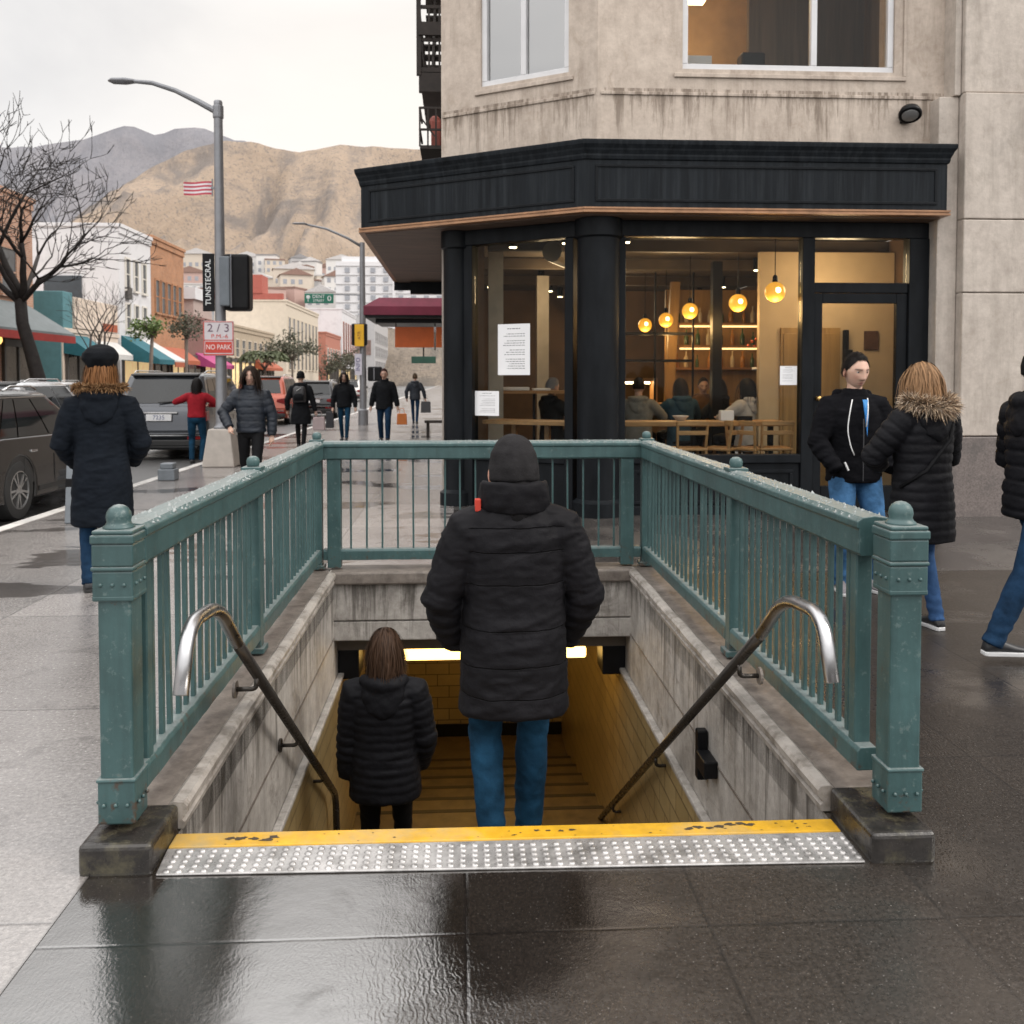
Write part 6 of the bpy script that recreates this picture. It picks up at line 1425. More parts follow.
def fur_band(pts, n, r, length, cols, seed, dirf, width=.006, lo=.5):
    rnd = random.Random(seed); vs = []; fs = []; cs = []
    for i in range(n):
        t = rnd.random()*(len(pts)-1); k = min(int(t), len(pts)-2); f = t-k; p = V(pts[k]).lerp(V(pts[k+1]), f)
        u = V((rnd.gauss(0,1), rnd.gauss(0,1), rnd.gauss(0,1))).normalized(); p = p+u*r*rnd.uniform(.3,1)
        d = (u + V(dirf(p))*.9 + V((rnd.gauss(0,.4), rnd.gauss(0,.4), rnd.gauss(0,.4)))).normalized(); L = length*rnd.uniform(lo, 1.2)
        s = d.cross(V((rnd.gauss(0,1), rnd.gauss(0,1), rnd.gauss(0,1)))).normalized()*width*.5; c = np.array(rnd.choice(cols))*rnd.uniform(.7,1.25); o = len(vs)
        m = p+d*L*.55+V((0,0,-L*.06)); e = p+d*L+V((0,0,-L*.22))
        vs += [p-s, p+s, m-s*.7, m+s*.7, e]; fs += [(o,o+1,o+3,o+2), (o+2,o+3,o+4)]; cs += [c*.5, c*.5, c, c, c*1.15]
    return vs, fs, cs
def build_soft(name, vs, fs, cs, mat, parent, smooth=True):
    me = bpy.data.meshes.new(name); me.from_pydata([tuple(v) for v in vs], [], fs); me.materials.append(mat); setcol(me, np.array(cs))
    if smooth: me.polygons.foreach_set('use_smooth', [True]*len(me.polygons))
    return link(name, me, parent)
def person(label, loc, rz, s=1.0, vox=.011, pelvis=(0,0,.93), lean=(0,0), feet=((-.10,.02,0,8),(.10,.02,0,-8)), wrists=((-.24,.10,.93),(.24,.10,.93)), poles=((-1,-.6,-.1),(1,-.6,-.1)),
           top=None, pants=None, shoes=None, head=None, name='person', group=None, hands=(1,1)):
    top = dict(dict(mat=None, hem=.80, bulk=1.0, sleeve=1.0, seams=None, puff=0, sseams=None, wr=.006, collar=None, flare=1.0, open=0, hood=False), **(top or {}))
    pants = dict(dict(mat=None, slim=1.0, wr=.006), **(pants or {})); shoes = dict(dict(mat=SHOEB, sole=SOLEB, high=False), **(shoes or {})); head = dict(dict(yaw=0, pitch=0, roll=0, hair=(.03,.02,.015), style='short', hat=None, hatmat=None, stubble=0, fem=False, skin=1.0), **(head or {}))
    t = thing(name, label, 'person', loc, rz, group); t.scale = (s, s, s)
    px, py, pz = pelvis; dz = pz-.93; lx, ly = lean                # shoulders shift by lean
    def up(x, y, z):                                               # torso point
        k = max(0, (z-.93)/.55); return V((px+x+lx*k, py+y+ly*k, z+dz))
    B = MB(); T = MB(); J = MB(); hips = []; knees = []; anks = []
    for i, sg in enumerate((-1, 1)):
        fx, fy, fz, yaw = feet[i]; hip = V((px+sg*.092, py, pz-.01)); an = V((fx, fy-.03, fz+.09)); kn, an2 = ik(hip, an, .435, .425, (sg*.12+math.sin(R(-yaw))*.5, 1, 0.02)); hips.append(hip); knees.append(kn); anks.append(an)
        B.tube([hip, hip.lerp(kn,.5), kn, kn.lerp(an,.35), an, an+V((0,0,-.05))], [.07,.06,.045,.045,.032,.03], 12)
        w = pants['slim']
        T.tube([hip+V((0,0,.05)), hip.lerp(kn,.35), hip.lerp(kn,.75), kn, kn.lerp(an,.3), kn.lerp(an,.7), an+(an-kn).normalized()*-.01, an+(an-kn).normalized()*.035], [.092*w,.09*w,.074*w,.067*w,.066*w,.058*w,.055*w,.058*w], 16)
    T.rings([(pz-.10,px,py,.10,.085),(pz-.03,px,py-.005,.165,.115),(pz+.06,px,py-.005,.165,.112),(pz+.14,px,py,.15,.10)], 20)
    B.rings([(pz-.06,px,py,.13,.09),(pz+.05,px,py,.135,.09)]+[(z+dz, up(0,0,z).x, up(0,y,z).y, a, b) for z,y,a,b in ((1.1,0,.12,.085),(1.25,0,.14,.095),(1.38,-.01,.15,.085),(1.45,-.012,.09,.065))], 16)
    nb = up(0,-.012,1.40); hc = up(0, .012, 1.635+head.get('dz',0))
    B.tube([nb, nb.lerp(hc,.5)+V((0,-.004,0)), hc+V((0,-.012,-.05))], [.062,.056,.055], 12)
    k = top['bulk']; fl = top['flare']
    z_h = top['hem']; TR = []
    base = [(.50,.20*fl,.150*fl,0),(.80,.192*fl,.145*fl,0),(.95,.185,.140,-.005),(1.10,.178,.128,0),(1.25,.190,.132,.0),(1.345,.190,.124,-.008),(1.41,.155,.108,-.014),(1.46,.105,.09,-.012),(1.50,.082,.080,-.008),(1.52,.07,.07,-.005)]
    zz = sorted(set([z_h, z_h+.012] + [b_[0] for b_ in base if b_[0] > z_h+.03] + list(np.arange(z_h+.06, 1.42, .07))))
    for z in zz:
        a = np.interp(z, [b_[0] for b_ in base], [b_[1] for b_ in base])*k; b = np.interp(z, [b_[0] for b_ in base], [b_[2] for b_ in base])*k; y = np.interp(z, [b_[0] for b_ in base], [b_[3] for b_ in base])
        if z < z_h+.01: a *= .975; b *= .975
        p = up(0, y, z); TR.append((p.z, p.x, p.y, a, b))
    J.rings(TR, 24, p=2.3)
    sh = []; el = []; wr_ = []
    for i, sg in enumerate((-1, 1)):
        S = up(sg*.178*(k*.35+.65), -.012, 1.385-top.get('slope',0)); W = V(wrists[i]); E, W = ik(S, W, .29, .255, poles[i]); sh.append(S); el.append(E); wr_.append(W); q = top['sleeve']*k
        J.tube([up(sg*.09,-.012,1.41), S, S.lerp(E,.3), S.lerp(E,.75), E, E.lerp(W,.35), E.lerp(W,.8), W], [.07*q,.086*q,.083*q,.072*q,.069*q,.066*q,.056*q,.052*q], 16)
        B.tube([S, E, W], [.05,.04,.028], 10)
        if not hands[i]: continue
        hd = (W-E).normalized(); fw = V((0,.35,-.25)) if top.get('pocket', True) else V((0,.1,-.1)); hd = (hd+fw*.5).normalized(); sd = hd.cross(V((0,1,0))).normalized(); pc = W+hd*.05
        B.rings([(0,0,0,.001,.001)],3) if False else None
        B.tube([W, W+hd*.03, W+hd*.075, W+hd*.10], [.027,.034,.040,.034], 10, flat=.5, upv=(0,1,0))
        nrm = hd.cross(sd)
        for fi in range(4):
            b0 = W+hd*.085+nrm*(fi-1.5)*.0185; ln = (.072,.08,.074,.058)[fi]; b1 = b0+hd*ln*.5+sd*(-sg*.004); b2 = b1+(hd*.8+sd*(-sg*.6)).normalized()*ln*.5
            B.tube([b0, b1, b2], [.0095,.009,.007], 7)
        tb = W+hd*.03+nrm*.03*1; B.tube([tb-nrm*.01, tb+nrm*.022+hd*.03, tb+nrm*.028+hd*.06], [.012,.0105,.008], 7)
    # body: one mesh (fused trunk, limbs and hands + head shell)
    me = fuse(B, min(.0085, vox), 2); c = vco(me); n0 = len(c)
    hs_ = head.get('size', 1.1); hc = hc + V((0,0,.012)); hm = Matrix.Translation(hc) @ Matrix.Scale(hs_, 4) @ Matrix.Rotation(R(head['yaw']), 4, 'Z') @ Matrix.Rotation(R(head['pitch']), 4, 'X') @ Matrix.Rotation(R(head['roll']), 4, 'Y')
    hv, hf, hcol = head_mesh(head['hair'], head['stubble'], head['fem'])
    hw = [hm @ V(p) for p in hv]; fcs = [list(p.vertices) for p in me.polygons] + [[n0+i for i in f] for f in hf]
    mb2 = bpy.data.meshes.new('body'); mb2.from_pydata([tuple(p) for p in c]+[tuple(p) for p in hw], [], fcs); mb2.materials.append(SKIN)
    setcol(mb2, np.vstack([np.ones((n0,3)), hcol])*head['skin']); mb2.polygons.foreach_set('use_smooth', [True]*len(mb2.polygons)); bpy.data.meshes.remove(me); body = link('body', mb2, t)
    for sg in (-1, 1):
        mb = MB(); mb.ball((0,0,0), .0115, 12); mi = len(mb.f); mb.v = [(x, z, y) for x, y, z in mb.v]
        mb.lathe([(.0058,0),(.004,.0012),(.0005,.0018)], (0,0,0), 10, 1)
        vv = mb.v; q0 = len(vv)-30; mb.v = vv[:q0] + [(x, .0108+z, y) for x, y, z in vv[q0:]]
        o = mb.build('eye', EYEM, body, smooth=True); o.matrix_local = hm @ Matrix.Translation((sg*.031, .0700, .0120))
    # trousers
    def finish(me, nm, mat, disp):
        c = vco(me); n = vno(me); c = c + n*disp(c)[:,None]; setco(me, c); me.materials.clear(); me.materials.append(mat); me.polygons.foreach_set('use_smooth', [True]*len(me.polygons)); me.name = nm; return link(nm, me, t)
    me = fuse(T, vox, 5)
    def pd_(c):
        d = (.2-np.abs(nfield(c*np.array([1,1,.8]), 9, 3)))*pants['wr'] + (.2-np.abs(nfield(c, 20, 8)))*pants['wr']*.6
        for i in (0,1):
            tt, ds = seg_param(c, knees[i], anks[i]); near = np.exp(-((c[:,2]-anks[i].z-.03)/.10)**2); d += near*np.sin(c[:,2]*95+c[:,0]*20)*.0045*np.exp(-(ds/.09)**2)
            kn_ = np.exp(-((c[:,2]-knees[i].z)/.07)**2); d += kn_*np.sin(c[:,2]*80+c[:,0]*35)*.003*np.exp(-(ds/.1)**2)
        return d
    if pants['mat']: finish(me, 'trousers', pants['mat'], pd_)
    # jacket
    me = fuse(J, vox, 4)
    def jd(c):
        d = (.25-np.abs(nfield(c*np.array([.8,.8,1.7]), 7, 1)))*top['wr']*1.1 + (.2-np.abs(nfield(c*np.array([.8,.8,2.2]), 16, 5)))*top['wr']*.7
        arm = np.zeros(len(c)); al = np.zeros(len(c)); best = np.full(len(c), 9.)
        for i in (0,1):
            t1, d1 = seg_param(c, sh[i], el[i]); t2, d2 = seg_param(c, el[i], wr_[i])
            al_i = np.where(d1 < d2, t1*.29, .29+t2*.255); dm = np.minimum(d1, d2); side = (c[:,0]-up(0,0,1.2).x)*(-1,1)[i]
            isarm = (dm < .105*k*top['sleeve']) & (side > .165*k) & (dm < best); al = np.where(isarm, al_i, al); arm = np.where(isarm, 1, arm); best = np.where(isarm, dm, best)
            eb = np.exp(-(d2**2+0*d1)/.02)*np.exp(-((t1-1)**2)/.05); d += eb*np.sin(al_i*95)*.0035*isarm
        if top['seams'] is not None:
            z = c[:,2]-dz; ds = np.min(np.abs(z[:,None]-np.array(top['seams'])[None,:]), axis=1); wv = nfield(c, 14, 9)*.004
            pt = top['puff']*(1-np.exp(-(np.abs(ds+wv)/(.011))**1.5)); seamd = np.where(arm > 0, 9., ds)
            ss = top['sseams'] if top['sseams'] is not None else []
            if len(ss): da = np.min(np.abs(al[:,None]-np.array(ss)[None,:]), axis=1); pa = top['puff']*(1-np.exp(-(np.abs(da+wv)/.011)**1.5))
            else: pa = 0*pt
            d += np.where(arm > 0, pa, pt)
        armv[0] = arm
        return d
    armv = [None]
    jk = finish(me, 'jacket', top['mat'], jd)
    if top['seams'] is not None and top.get('lines'):
        setcol(jk.data, np.repeat((1-armv[0])[:,None], 3, axis=1))
    # collar / lowered hood
    if top['collar']:
        cm = MB(); zc = 1.46; p0 = up(0,-.012,1.45)
        if top['collar'] == 'stand':
            N = 22; vs = []
            for z, a, b in ((0,.098,.092),(.03,.104,.098),(.07,.101,.098),(.10,.096,.094),(.105,.086,.084),(.07,.084,.082),(0,.075,.075)):
                for j in range(N):
                    th = 2*math.pi*j/N; zz_ = z*top.get('ch',1)*(1-.35*max(0,math.sin(th))); vs.append(p0+V((a*k**.5*top.get('cw',1)*math.cos(th), b*k**.5*top.get('cw',1)*math.sin(th)+.006, zz_)))
            fs = [(i*N+j, i*N+(j+1)%N, (i+1)*N+(j+1)%N, (i+1)*N+j) for i in range(6) for j in range(N)]
            fs += [tuple(range(N-1,-1,-1)), tuple(range(6*N,7*N))]
            cm.add(vs, fs); cme = fuse(cm, .007, 3)
        else:                                  # hood lying on the back: thick drape
            hp = []
            for j in range(17):
                a = -math.pi*.06 - math.pi*.88*j/16; hp.append(p0+V((.125*math.cos(a), .10*math.sin(a)+.0, .035+.02*math.sin(a))))
            cm.tube(hp, [.035+.022*math.sin(math.pi*j/16) for j in range(17)], 12)
            cm.rings([(p0.z-.19,p0.x,p0.y-.125,.03,.02),(p0.z-.14,p0.x,p0.y-.12,.10,.035),(p0.z-.05,p0.x,p0.y-.10,.135,.05),(p0.z+.03,p0.x,p0.y-.07,.125,.055),(p0.z+.06,p0.x,p0.y-.05,.09,.04)], 18)
            cme = fuse(cm, .009, 4)
        c = vco(cme); n = vno(cme); setco(cme, c+n*(nfield(c, 15, 4)*.008+nfield(c,32,7)*.003)[:,None]); cme.materials.clear(); cme.materials.append(top.get('cmat') or top['mat']); cme.polygons.foreach_set('use_smooth', [True]*len(cme.polygons))
        link('hood' if top['collar'] == 'hood' else 'collar', cme, t)
    # shoes
    for i, sg in enumerate((-1,1)):
        fx, fy, fz, yaw = feet[i]; pitch = top.get('heel', (0,0))[i]
        mb = MB(); rr = [(-.085,.028,.05),(-.075,.036,.085),(-.04,.037,.105),(.0,.036,.10),(.05,.040,.075),(.10,.045,.058),(.15,.043,.048),(.18,.033,.040),(.192,.015,.030)]
        vs = []; N = 12
        for y, a, h in rr:
            for j in range(N): th = 2*math.pi*j/N; vs.append((a*math.cos(th), y, max(.018, .018+(h-.018)*(.5+.5*math.sin(th)))))
        fs = [tuple(range(N)), tuple(range((len(rr)-1)*N, len(rr)*N))] + [(a*N+j, a*N+(j+1)%N, (a+1)*N+(j+1)%N, (a+1)*N+j) for a in range(len(rr)-1) for j in range(N)]
        mb.add(vs, fs)
        if shoes['high']: mb.tube([(0,-.03,.06),(0,-.03,.20)], [.048,.052], 12)
        sb = mb.build('shoe', shoes['mat'], t, smooth=True)
        mb = MB(); out_ = [(-.09,.026),(-.075,.036),(-.03,.039),(.05,.043),(.10,.048),(.15,.046),(.185,.034),(.198,.012)]
        pl = [(a, y) for y, a in out_] + [(-a, y) for y, a in out_[::-1]]; mb.prism(pl, 'z', .001, .026); mb.build('sole', shoes['sole'], sb, bevel=.005)
        sb.location = (fx, fy, fz); sb.rotation_euler = (R(-pitch), 0, R(yaw))
    # hair and hats
    st = head['style']; hr = head['hair']; scalp = lambda u: u.z > -.15 and not (u.y > .35 and u.z < .62) and not (abs(u.x) > .75 and u.y > .15 and u.z < .2)
    def cap(a, b, c_, cut):
        vs, fs, cs = [], [], []; nu, nv = 32, 20
        for i in range(nv+1):
            ph = math.pi*i/nv*.62
            for j in range(nu):
                th = 2*math.pi*j/nu; u = V((math.sin(ph)*math.sin(th), math.sin(ph)*math.cos(th), math.cos(ph)))
                lim = cut(th); 
                if u.z < lim: u = V((u.x, u.y, 0)).normalized()*math.sqrt(max(0,1-lim*lim)) + V((0,0,lim))
                q = .004*mnoise.noise(V((u.x*5, u.y*5, u.z*5))); vs.append(hm @ V((u.x*(a+q), u.y*(b+q), u.z*(c_+q)))); cs.append(np.array(hr)*(.75+.3*mnoise.noise(V((u.x*14,u.y*3,u.z*5)))))
        for i in range(nv):
            for j in range(nu): fs.append((i*nu+j, i*nu+(j+1)%nu, (i+1)*nu+(j+1)%nu, (i+1)*nu+j))
        return vs, fs, cs
    face_cut = lambda th: float(np.interp(abs((th+math.pi)%(2*math.pi)-math.pi), [0,.6,.9,1.25,1.5,1.9,3.15], [.74,.70,.54,.22,-.02,-.30,-.38]))
    if st == 'short':
        scalp = lambda u: u.z > -.15 and not (u.y > .30 and u.z < .78) and not (abs(u.x) > .70 and u.y > .10 and u.z < .3)
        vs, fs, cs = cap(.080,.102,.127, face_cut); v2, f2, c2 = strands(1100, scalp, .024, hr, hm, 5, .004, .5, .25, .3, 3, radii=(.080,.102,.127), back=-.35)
        o = len(vs); build_soft('hair', vs+v2, fs+[tuple(i+o for i in f) for f in f2], cs+c2, HAIRM, t)
    elif st in ('long', 'shoulder', 'tied'):
        vs, fs, cs = cap(.081,.104,.124, lambda th: .60 if abs((th+math.pi)%(2*math.pi)-math.pi) < .55 else -.25)
        ln = {'long': .36, 'shoulder': .26, 'tied': .22}[st]
        ok = (lambda u: u.z > -.3 and not (u.y > .28 and u.z < .72) and not (u.y > .05 and u.z < .1))
        v2, f2, c2 = strands(head.get('n', 1300), ok, ln, hr, hm, 8, .0075, .25, .75, .2, 7, wave=head.get('wave', .08), back=.1)
        o = len(vs); build_soft('hair', vs+v2, fs+[tuple(i+o for i in f) for f in f2], cs+c2, HAIRM, t)
        if st == 'tied':
            mb = MB(); mb.ball((0,0,0), .042, 14, sz=.85); ov = [hm @ V((x, y-.062, z+.103)) for x, y, z in mb.v]; build_soft('hair_bun', ov, mb.f, [np.array(hr)*random.uniform(.6,1.3) for _ in ov], HAIRM, t)
    if head['hat'] == 'beanie':
        mb = MB(); mb.rings([(-.028,0,-.012,.083,.100),(-.02,0,-.012,.0865,.105),(.02,0,-.008,.0875,.108),(.03,0,-.008,.084,.105),(.07,0,-.008,.078,.096),(.105,0,-.008,.058,.072),(.128,0,-.008,.030,.038),(.134,0,-.008,.004,.004)], 28); hme = fuse(mb, .006, 2)
        c = vco(hme); n = vno(hme); c = c+n*(nfield(c*np.array([1,1,.6]), 26, 2)*.005)[:,None]; c = np.array([tuple(hm @ V(p)) for p in c]); setco(hme, c); hme.materials.clear(); hme.materials.append(head['hatmat']); hme.polygons.foreach_set('use_smooth', [True]*len(hme.polygons)); link('beanie', hme, t)
    if head['hat'] == 'beret':
        mb = MB(); mb.rings([(.025,0,-.01,.086,.104),(.05,0,-.014,.096,.114),(.085,0,-.02,.112,.126),(.12,0,-.022,.108,.122),(.15,.003,-.022,.085,.096),(.172,.003,-.02,.05,.056),(.18,.003,-.018,.008,.008)], 28); hme = fuse(mb, .007, 3)
        c = vco(hme); n = vno(hme); c = c+n*(nfield(c, 16, 2)*.009)[:,None]; c = np.array([tuple(hm @ V(p)) for p in c]); setco(hme, c); hme.materials.clear(); hme.materials.append(head['hatmat']); hme.polygons.foreach_set('use_smooth', [True]*len(hme.polygons)); link('knit_cap', hme, t)
    t['_n'] = 0; del t['_n']
    return dict(t=t, hm=hm, hc=hc, up=up, sh=sh, el=el, wr=wr_)
KN = V((0,0,0))
J_BLK = cloth('black_puffer_cloth', (.0085,.0085,.0105), .60, .3, 6, .4, 30, 240, .12); J_CHAR = cloth('charcoal_parka_cloth', (.0088,.0084,.0100), .62, .3, 5,   .5, 22, 240, .10, lines=[.72,.845,.99,1.17,1.30,1.395]); J_NAVY = cloth('navy_black_coat', (.0075,.010,.0145), .8, .3, 6, .35, 30, 260, .08); J_HOOD = cloth('black_fleece', (.0065,.0065,.008), .9, .3, 8, .35, 30, 300, .06)
J_BLUE = cloth('blue_black_jacket', (.010,.0145,.023), .5, .35, 6, .4, 30, 240, .4); J_RED = cloth('red_top', (.26,.012,.02), .8, .2, 6); J_DK = cloth('dark_coat', (.0085,.0095,.0115), .8, .3)
D_BLUE = denim('blue_denim', (.009,.040,.078)); D_DARK = denim('dark_denim', (.010,.030,.065)); D_PALE = denim('pale_blue_denim', (.045,.12,.24)); LEGB = cloth('black_leggings', (.006,.006,.007), .7); BEAN = cloth('grey_black_beanie', (.018,.017,.018), .9, .25, 20, .4, 90); BERM = cloth('black_beret_wool', (.006,.007,.009), .9)
# --- man in the parka on the top steps
fm = person('person in a dark padded parka, beanie and blue jeans on the top steps', (.207, 3.60, -.36), R(3), .985, .009, hands=(0,0), top=dict(mat=J_CHAR, hem=.635, bulk=1.13, sleeve=1.0, flare=1.0, seams=[.72,.845,.99,1.17,1.30,1.395], puff=.005, sseams=[.13,.27,.40], wr=.013, lines=True, collar='stand', ch=1.22, cw=1.34, slope=.018),
   wrists=((-.235,.12,.885),(.235,.12,.885)), poles=((-1,-.75,-.05),(1,-.75,-.05)), pants=dict(mat=D_BLUE, slim=1.06, wr=.011), feet=((-.09,.02,0,6),(.085,.26,-.18,-8)), head=dict(hat='beanie', hatmat=BEAN, style='none', hair=(.04,.03,.025), pitch=-4, size=1.2, dz=-.045))
t = fm['t']
mb = MB(); c = fm['up'](-.150, -.045, 1.485); mb.box(c.x-.012, c.x+.012, c.y-.02, c.y+.02, c.z-.03, c.z+.02); mb.build('red_tag', M('red_fabric', (.50,.04,.02), .6), t, bevel=.004)
mb = MB(); mb.rings([(-.16,0,-.012,.085,.10),(-.06,0,-.014,.074,.090),(.0,0,-.014,.078,.095)], 20); mb.v = [tuple(fm['hm'] @ V(p)) for p in mb.v]; mb.build('neck_warmer', BEAN, t, smooth=True)
# --- woman lower on the stairs
w1 = person('person with brown hair in a short black quilted jacket walking down the stairs', (-.465, 5.38, -1.62), R(-2), .965, .010, hands=(0,0), top=dict(mat=J_BLK, hem=.74, bulk=1.10, flare=1.04, seams=list(np.arange(.80,1.45,.052)), puff=.0055, sseams=list(np.arange(.04,.56,.055)), wr=.008, collar='hood'),
   wrists=((-.245,.03,.82),(.215,.12,.88)), poles=((-.7,-1,0),(.7,-1,0)), pants=dict(mat=LEGB, slim=.92), feet=((-.09,.0,0,5),(.09,.25,-.18,-5)), head=dict(style='shoulder', hair=(.055,.030,.018), fem=True, pitch=-8, wave=.12, n=1500))
hm_ = w1['hm']
# --- woman with the beret
w2 = person('person in a rounded black cap and long black coat with a tan fur collar', (-2.70, 6.9, 0), R(14), 1.0, .010, hands=(0,0), top=dict(mat=J_NAVY, hem=.50, bulk=1.04, flare=1.06, wr=.011, collar='hood', sleeve=1.05),
   wrists=((-.20,.17,.95),(.20,.17,.95)), poles=((-.8,-1,-.1),(.8,-1,-.1)), pants=dict(mat=D_DARK, slim=.95), head=dict(style='tied', hair=(.20,.09,.035), size=1.14, hat='beret', hatmat=BERM, fem=True, wave=.15, n=1200))
up = w2['up']; arc = [up(.165*math.cos(a), -.02+.13*math.sin(a), 1.53) for a in np.linspace(.5, -math.pi-.5, 17)]
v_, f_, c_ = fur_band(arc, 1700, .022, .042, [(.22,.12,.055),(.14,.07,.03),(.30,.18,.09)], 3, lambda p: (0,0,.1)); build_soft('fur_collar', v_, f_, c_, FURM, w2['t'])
# --- man with the hooded jacket at the right
m2 = person('person in a black hooded jacket with white drawcords and pale jeans by the cafe door', (2.95, 6.62, 0), R(180), 1.0, .010, hands=(0,0), top=dict(mat=J_HOOD, hem=.82, bulk=1.08, wr=.010, collar='hood', sleeve=1.02),
   wrists=((-.20,.16,.92),(.20,.16,.92)), poles=((-1,-.5,0),(1,-.5,0)), pants=dict(mat=D_PALE, slim=1.12, wr=.008), feet=((-.11,.02,0,14),(.12,.06,0,-10)), shoes=dict(mat=M('grey_trainer', (.16,.15,.16), .7, var=.3), sole=SOLEW), head=dict(style='short', hair=(.012,.009,.008), stubble=.2, yaw=10, pitch=-12, skin=1.12, size=1.13))
t = m2['t']; up = m2['up']
mb = MB(); mb.tube(bez([up(.07,.12,1.44), up(.105,.165,1.36), up(.125,.166,1.22), up(.10,.168,1.10), up(.07,.165,1.03)],5), .0045, 6); mb.build('drawcord', M('white_cord', (.72,.72,.72), .6), t, smooth=True)
mb = MB(); mb.tube(bez([up(-.05,.11,1.45), up(-.035,.158,1.37), up(-.018,.168,1.24)],5), .0045, 6); mb.build('drawcord', bpy.data.materials['white_cord'], t, smooth=True)
mb = MB(); mb.tube([up(.14,.165,.98), up(.115,.172,.92)], .008, 6); mb.build('zip_pull', bpy.data.materials['white_cord'], t)
mb = MB(); mb.add([up(-.045,.126,1.44), up(-.005,.126,1.44), up(-.014,.162,1.30), up(-.026,.166,1.17), up(-.038,.160,1.32)], [(0,1,2,3,4)]); mb.build('lanyard', M('blue_lanyard', (.04,.26,.62), .5), t, fixn=False)
mb = MB(); mb.tube([up(0,.160,1.30), up(0,.164,1.15), up(0,.162,.84)], .0045, 5); mb.build('zip', M('dark_zip', (.05,.05,.055), .4, .5), t)
# --- woman with the fur hood
w3 = person('person with fair hair in a long black quilted coat with a fur trimmed hood', (2.92, 5.55, 0), R(16), .955, .010, hands=(0,0), top=dict(mat=J_BLK, hem=.60, bulk=1.07, flare=1.05, seams=list(np.arange(.62,1.46,.062)), puff=.0065, sseams=list(np.arange(.04,.56,.065)), wr=.007, collar='hood'),
   wrists=((-.12,.26,1.08),(.13,.24,1.06)), poles=((-1,-.25,-.3),(1,-.45,-.3)), pants=dict(mat=denim('mid_blue_denim', (.03,.07,.16)), slim=.88), feet=((-.08,.04,0,6),(.09,-.02,0,-6)), shoes=dict(mat=SHOEB, sole=SOLEW), head=dict(style='shoulder', hair=(.27,.155,.08), fem=True, yaw=14, wave=.14, n=1500))
up = w3['up']; arc = [up(.135*math.cos(a), -.03+.115*math.sin(a), 1.50+.015*math.cos(2*a)) for a in np.linspace(.35, -math.pi-.35, 19)]
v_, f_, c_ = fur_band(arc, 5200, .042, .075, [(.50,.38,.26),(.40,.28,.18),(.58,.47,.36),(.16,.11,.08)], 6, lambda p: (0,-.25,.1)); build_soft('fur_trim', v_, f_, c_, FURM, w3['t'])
mb = MB(); mb.tube([up(.16,-.10,1.44), up(.05,-.185,1.28), up(-.12,-.165,1.08), up(-.215,-.03,.96)], .013, 6, flat=.4); mb.build('bag_strap', LEGB, w3['t'], smooth=True)
# --- man cut by the right edge
m3 = person('person in a black puffer jacket and dark jeans walking out at the right edge', (3.33, 5.0, 0), R(-88), 1.0, .011, hands=(0,0), top=dict(mat=J_BLK, hem=.80, bulk=1.10, seams=list(np.arange(.84,1.46,.085)), puff=.012, sseams=list(np.arange(.06,.56,.09)), wr=.008, collar='hood', heel=(22,0)),
   wrists=((-.22,.16,.92),(.22,.16,.92)), poles=((-1,-.8,0),(1,-.8,0)), pants=dict(mat=D_DARK, slim=1.05), feet=((-.09,.28,0,4),(.10,-.30,.03,-6)), shoes=dict(mat=SHOEB, sole=SOLEW), head=dict(style='short', hair=(.03,.022,.018), hat='beanie', hatmat=LEGB))
# --- dark haired woman walking towards us
w4 = person('person with long dark hair in a blue black jacket beside the lamp base', (-2.76, 11.95, 0), R(184), .99, .013, top=dict(mat=J_BLUE, hem=.90, bulk=1.0, wr=.010, seams=list(np.arange(.96,1.45,.09)), puff=.006, sseams=list(np.arange(.06,.5,.09)), collar='stand'),
   wrists=((-.27,.02,.86),(.25,.16,.98)), poles=((-1,-.5,0),(1,-.5,0)), pants=dict(mat=LEGB, slim=.95), feet=((-.08,.22,0,2),(.08,-.16,0,-2)), head=dict(style='long', hair=(.035,.022,.016), fem=True, pitch=-8, n=900))
# --- person in red by the big grey vehicle
p5 = person('person in a red top and blue jeans reaching into the grey vehicle at the kerb', (-5.36, 18.5, -.12), R(4), .97, .016, top=dict(mat=J_RED, hem=.95, bulk=.98, wr=.008), wrists=((-.26,.24,1.32),(.22,.26,1.20)), poles=((-1,-.1,-.4),(1,-.1,-.4)), lean=(0,.06), pants=dict(mat=D_BLUE, slim=1.0), head=dict(style='shoulder', hair=(.014,.012,.012), fem=True, pitch=-14, n=500))
# --- walkers farther off
p6 = person('person in a black knitted hat and knee length dark coat walking away with a backpack', (-3.66, 20.7, 0), R(2), .985, .016, top=dict(mat=J_DK, hem=.56, bulk=1.0, flare=1.18, wr=.009, collar='hood'), wrists=((-.31,.05,.88),(.33,-.02,.86)), pants=dict(mat=LEGB, slim=.9), feet=((-.08,.20,0,0),(.08,-.18,0,0)), head=dict(style='none', hat='beanie', hatmat=LEGB))
bp = thing('backpack', 'small black backpack on the back of the walker in the dark coat', 'backpack', (-3.66, 20.52, 1.05))
mb = MB(); mb.rings([(0,0,0,.13,.06),(.03,0,0,.15,.085),(.20,0,-.01,.15,.09),(.33,0,0,.13,.07),(.37,0,.01,.08,.04)], 18, p=3.2); mb.build('bag', M('black_nylon', (.02,.02,.022), .45, var=.4, vs=10), bp, smooth=True)
mb = MB(); mb.rings([(.04,0,-.08,.10,.03),(.16,0,-.085,.11,.035),(.2,0,-.08,.08,.02)], 14, p=3); mb.build('front_pocket', J_DK, bp, smooth=True); mb = MB(); mb.tube([(-.03,-.0,.37),(0,-.02,.42),(.03,0,.37)], .008, 6); mb.build('grab_loop', J_DK, bp)
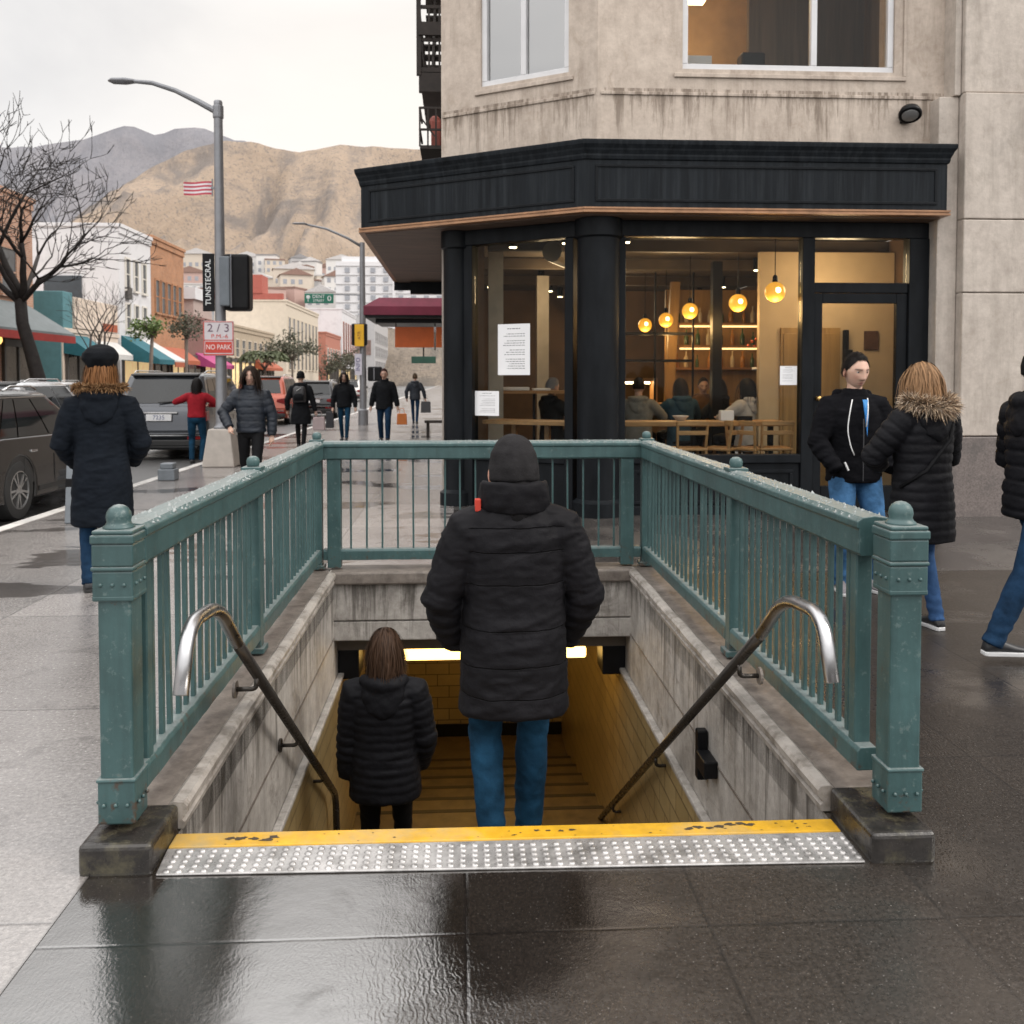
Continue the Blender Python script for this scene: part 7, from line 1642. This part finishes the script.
mb = MB(); mb.bar((-.05,-.105,.26), (.05,-.10,.33), .012, .018); mb.build('pale_strip', M('pale_strip', (.45,.45,.44), .5), bp)
p7 = person('person in a short dark jacket and blue jeans beside the bulky walker', (-3.02, 23.3, 0), R(183), .985, .016, top=dict(mat=J_DK, hem=.86, bulk=1.03, wr=.010, collar='stand'), wrists=((-.29,.04,.86),(.29,.02,.86)), pants=dict(mat=D_BLUE, slim=.9), feet=((-.07,.2,0,0),(.07,-.15,0,0)), head=dict(style='long', hair=(.03,.02,.016), fem=True, pitch=-8, n=500))
p8 = person('person in a bulky dark jacket walking past the second lamp post', (-1.97, 23.0, 0), R(178), 1.03, .016, top=dict(mat=J_DK, hem=.78, bulk=1.12, wr=.010, collar='stand'), wrists=((-.33,.02,.84),(.33,.0,.84)), pants=dict(mat=D_DARK, slim=1.1), feet=((-.10,.2,0,0),(.10,-.15,0,0)), head=dict(style='short', hair=(.06,.02,.015), pitch=-10))
p9 = person('person in a dark jacket walking away far along the pavement with a grey shopping bag', (-1.66, 32, 0), R(0), .99, .018, top=dict(mat=J_BLUE, hem=.84, bulk=1.03, wr=.008, collar='hood'), wrists=((-.30,.05,.88),(.36,-.03,.88)), pants=dict(mat=D_DARK, slim=.9), feet=((-.07,.2,0,0),(.07,-.18,0,0)), head=dict(style='short', hair=(.12,.08,.05)))
def bag(label, loc, col, w_, h, d=.12):
    t = thing('carried_bag', label, 'bag', loc); m = M('bag_'+label.split()[0], col, .6)
    mb = MB(); mb.add([(-w_/2,-d/2,0),(w_/2,-d/2,0),(w_/2,d/2,0),(-w_/2,d/2,0),(-w_*.46,-d*.3,h),(w_*.46,-d*.3,h),(w_*.46,d*.3,h),(-w_*.46,d*.3,h)], [(0,3,2,1),(4,5,6,7),(0,1,5,4),(1,2,6,5),(2,3,7,6),(3,0,4,7)]); mb.build('sack', m, t, bevel=.015)
    mb = MB(); mb.tube(bez([(-w_*.25,0,h),(-w_*.18,0,h+.13),(w_*.18,0,h+.13),(w_*.25,0,h)],4), .007, 6); mb.build('handle', m, t)
bag('grey shopping bag hanging from the right hand of the far walker', (-1.28, 31.97, .37), (.05,.05,.055), .36, .40)
bag('orange paper bag carried by the walker in the bulky dark jacket, on our right', (-1.52, 22.9, .42), (.55,.16,.03), .26, .28)
bag('dark tote bag carried on our left by the walker in blue jeans', (-3.38, 23.25, .32), (.025,.025,.03), .20, .42)
bag('rose grey bag in the right hand of the walker with the backpack', (-3.24, 20.6, .42), (.38,.30,.30), .28, .30)
# --- guests in the cafe
def guest(label, px, Y, rz, mat, hair, style='short', hat=None, z=0): 
    x = (px-462)/900*Y
    return person(label, (x, Y, z), R(rz), .97, .018, pelvis=(0,0,.80), top=dict(mat=mat, hem=.74, bulk=1.1, wr=.008, collar='hood'), wrists=((-.18,.36,1.08),(.18,.36,1.08)), poles=((-1,-.2,-.5),(1,-.2,-.5)), pants=dict(mat=LEGB), feet=((-.12,.38,.28,0),(.12,.38,.28,0)), head=dict(style=style, hair=hair, pitch=-12, n=450, hat=hat, hatmat=LEGB))
G_GREY = cloth('grey_wool', (.20,.19,.175), .9); G_BLUE = cloth('slate_blue_wool', (.035,.07,.10), .9); G_PALE = cloth('pale_grey_knit', (.42,.40,.39), .9)
guest('cafe guest in a grey coat seated at the left of the wide window', 640, 12.7, -20, G_GREY, (.02,.016,.014), 'short')
guest('cafe guest in a slate blue sweater seated left of centre behind the wide window', 683, 12.9, 10, G_BLUE, (.03,.02,.016), 'shoulder')
guest('cafe guest in black seated in the middle behind the wide window', 722, 13.4, 60, J_DK, (.02,.016,.014), 'shoulder')
guest('cafe guest in a pale grey knit with long dark hair near the notice', 752, 12.2, 35, G_PALE, (.014,.012,.012), 'long')
guest('cafe guest in a brown jumper seated deeper in the cafe', 706, 14.1, 175, cloth('brown_jumper', (.10,.055,.03)), (.03,.02,.015), 'short')
guest('cafe guest in dark clothes seated inside the corner window', 552, 13.0, -60, J_DK, (.25,.26,.30), 'short', None)
stl = thing('bar_stool', 'round dark bar stool under a cafe guest', 'stool', (0,0,.02), 0, 'bar stools under the cafe guests')
MB().lathe([(.16,.62),(.18,.63),(.18,.66),(.15,.675)], (0,0,0), 18).build('seat', BLACKM, stl)
mb = MB()
for k in range(4): a = k*math.pi/2+.78; mb.bar((math.cos(a)*.2, math.sin(a)*.2, 0), (math.cos(a)*.1, math.sin(a)*.1, .62), .025, .025, (1,0,0))
mb.build('legs', BLACKM, stl)
gs = [o for o in sc.objects if o.parent is None and str(o.get('label','')).startswith('cafe guest')]
for i, g_ in enumerate(gs):
    if i == 0: stl.location = (g_.location.x, g_.location.y-.02, .02)
    else: dup(stl, (g_.location.x, g_.location.y-.02, .02))
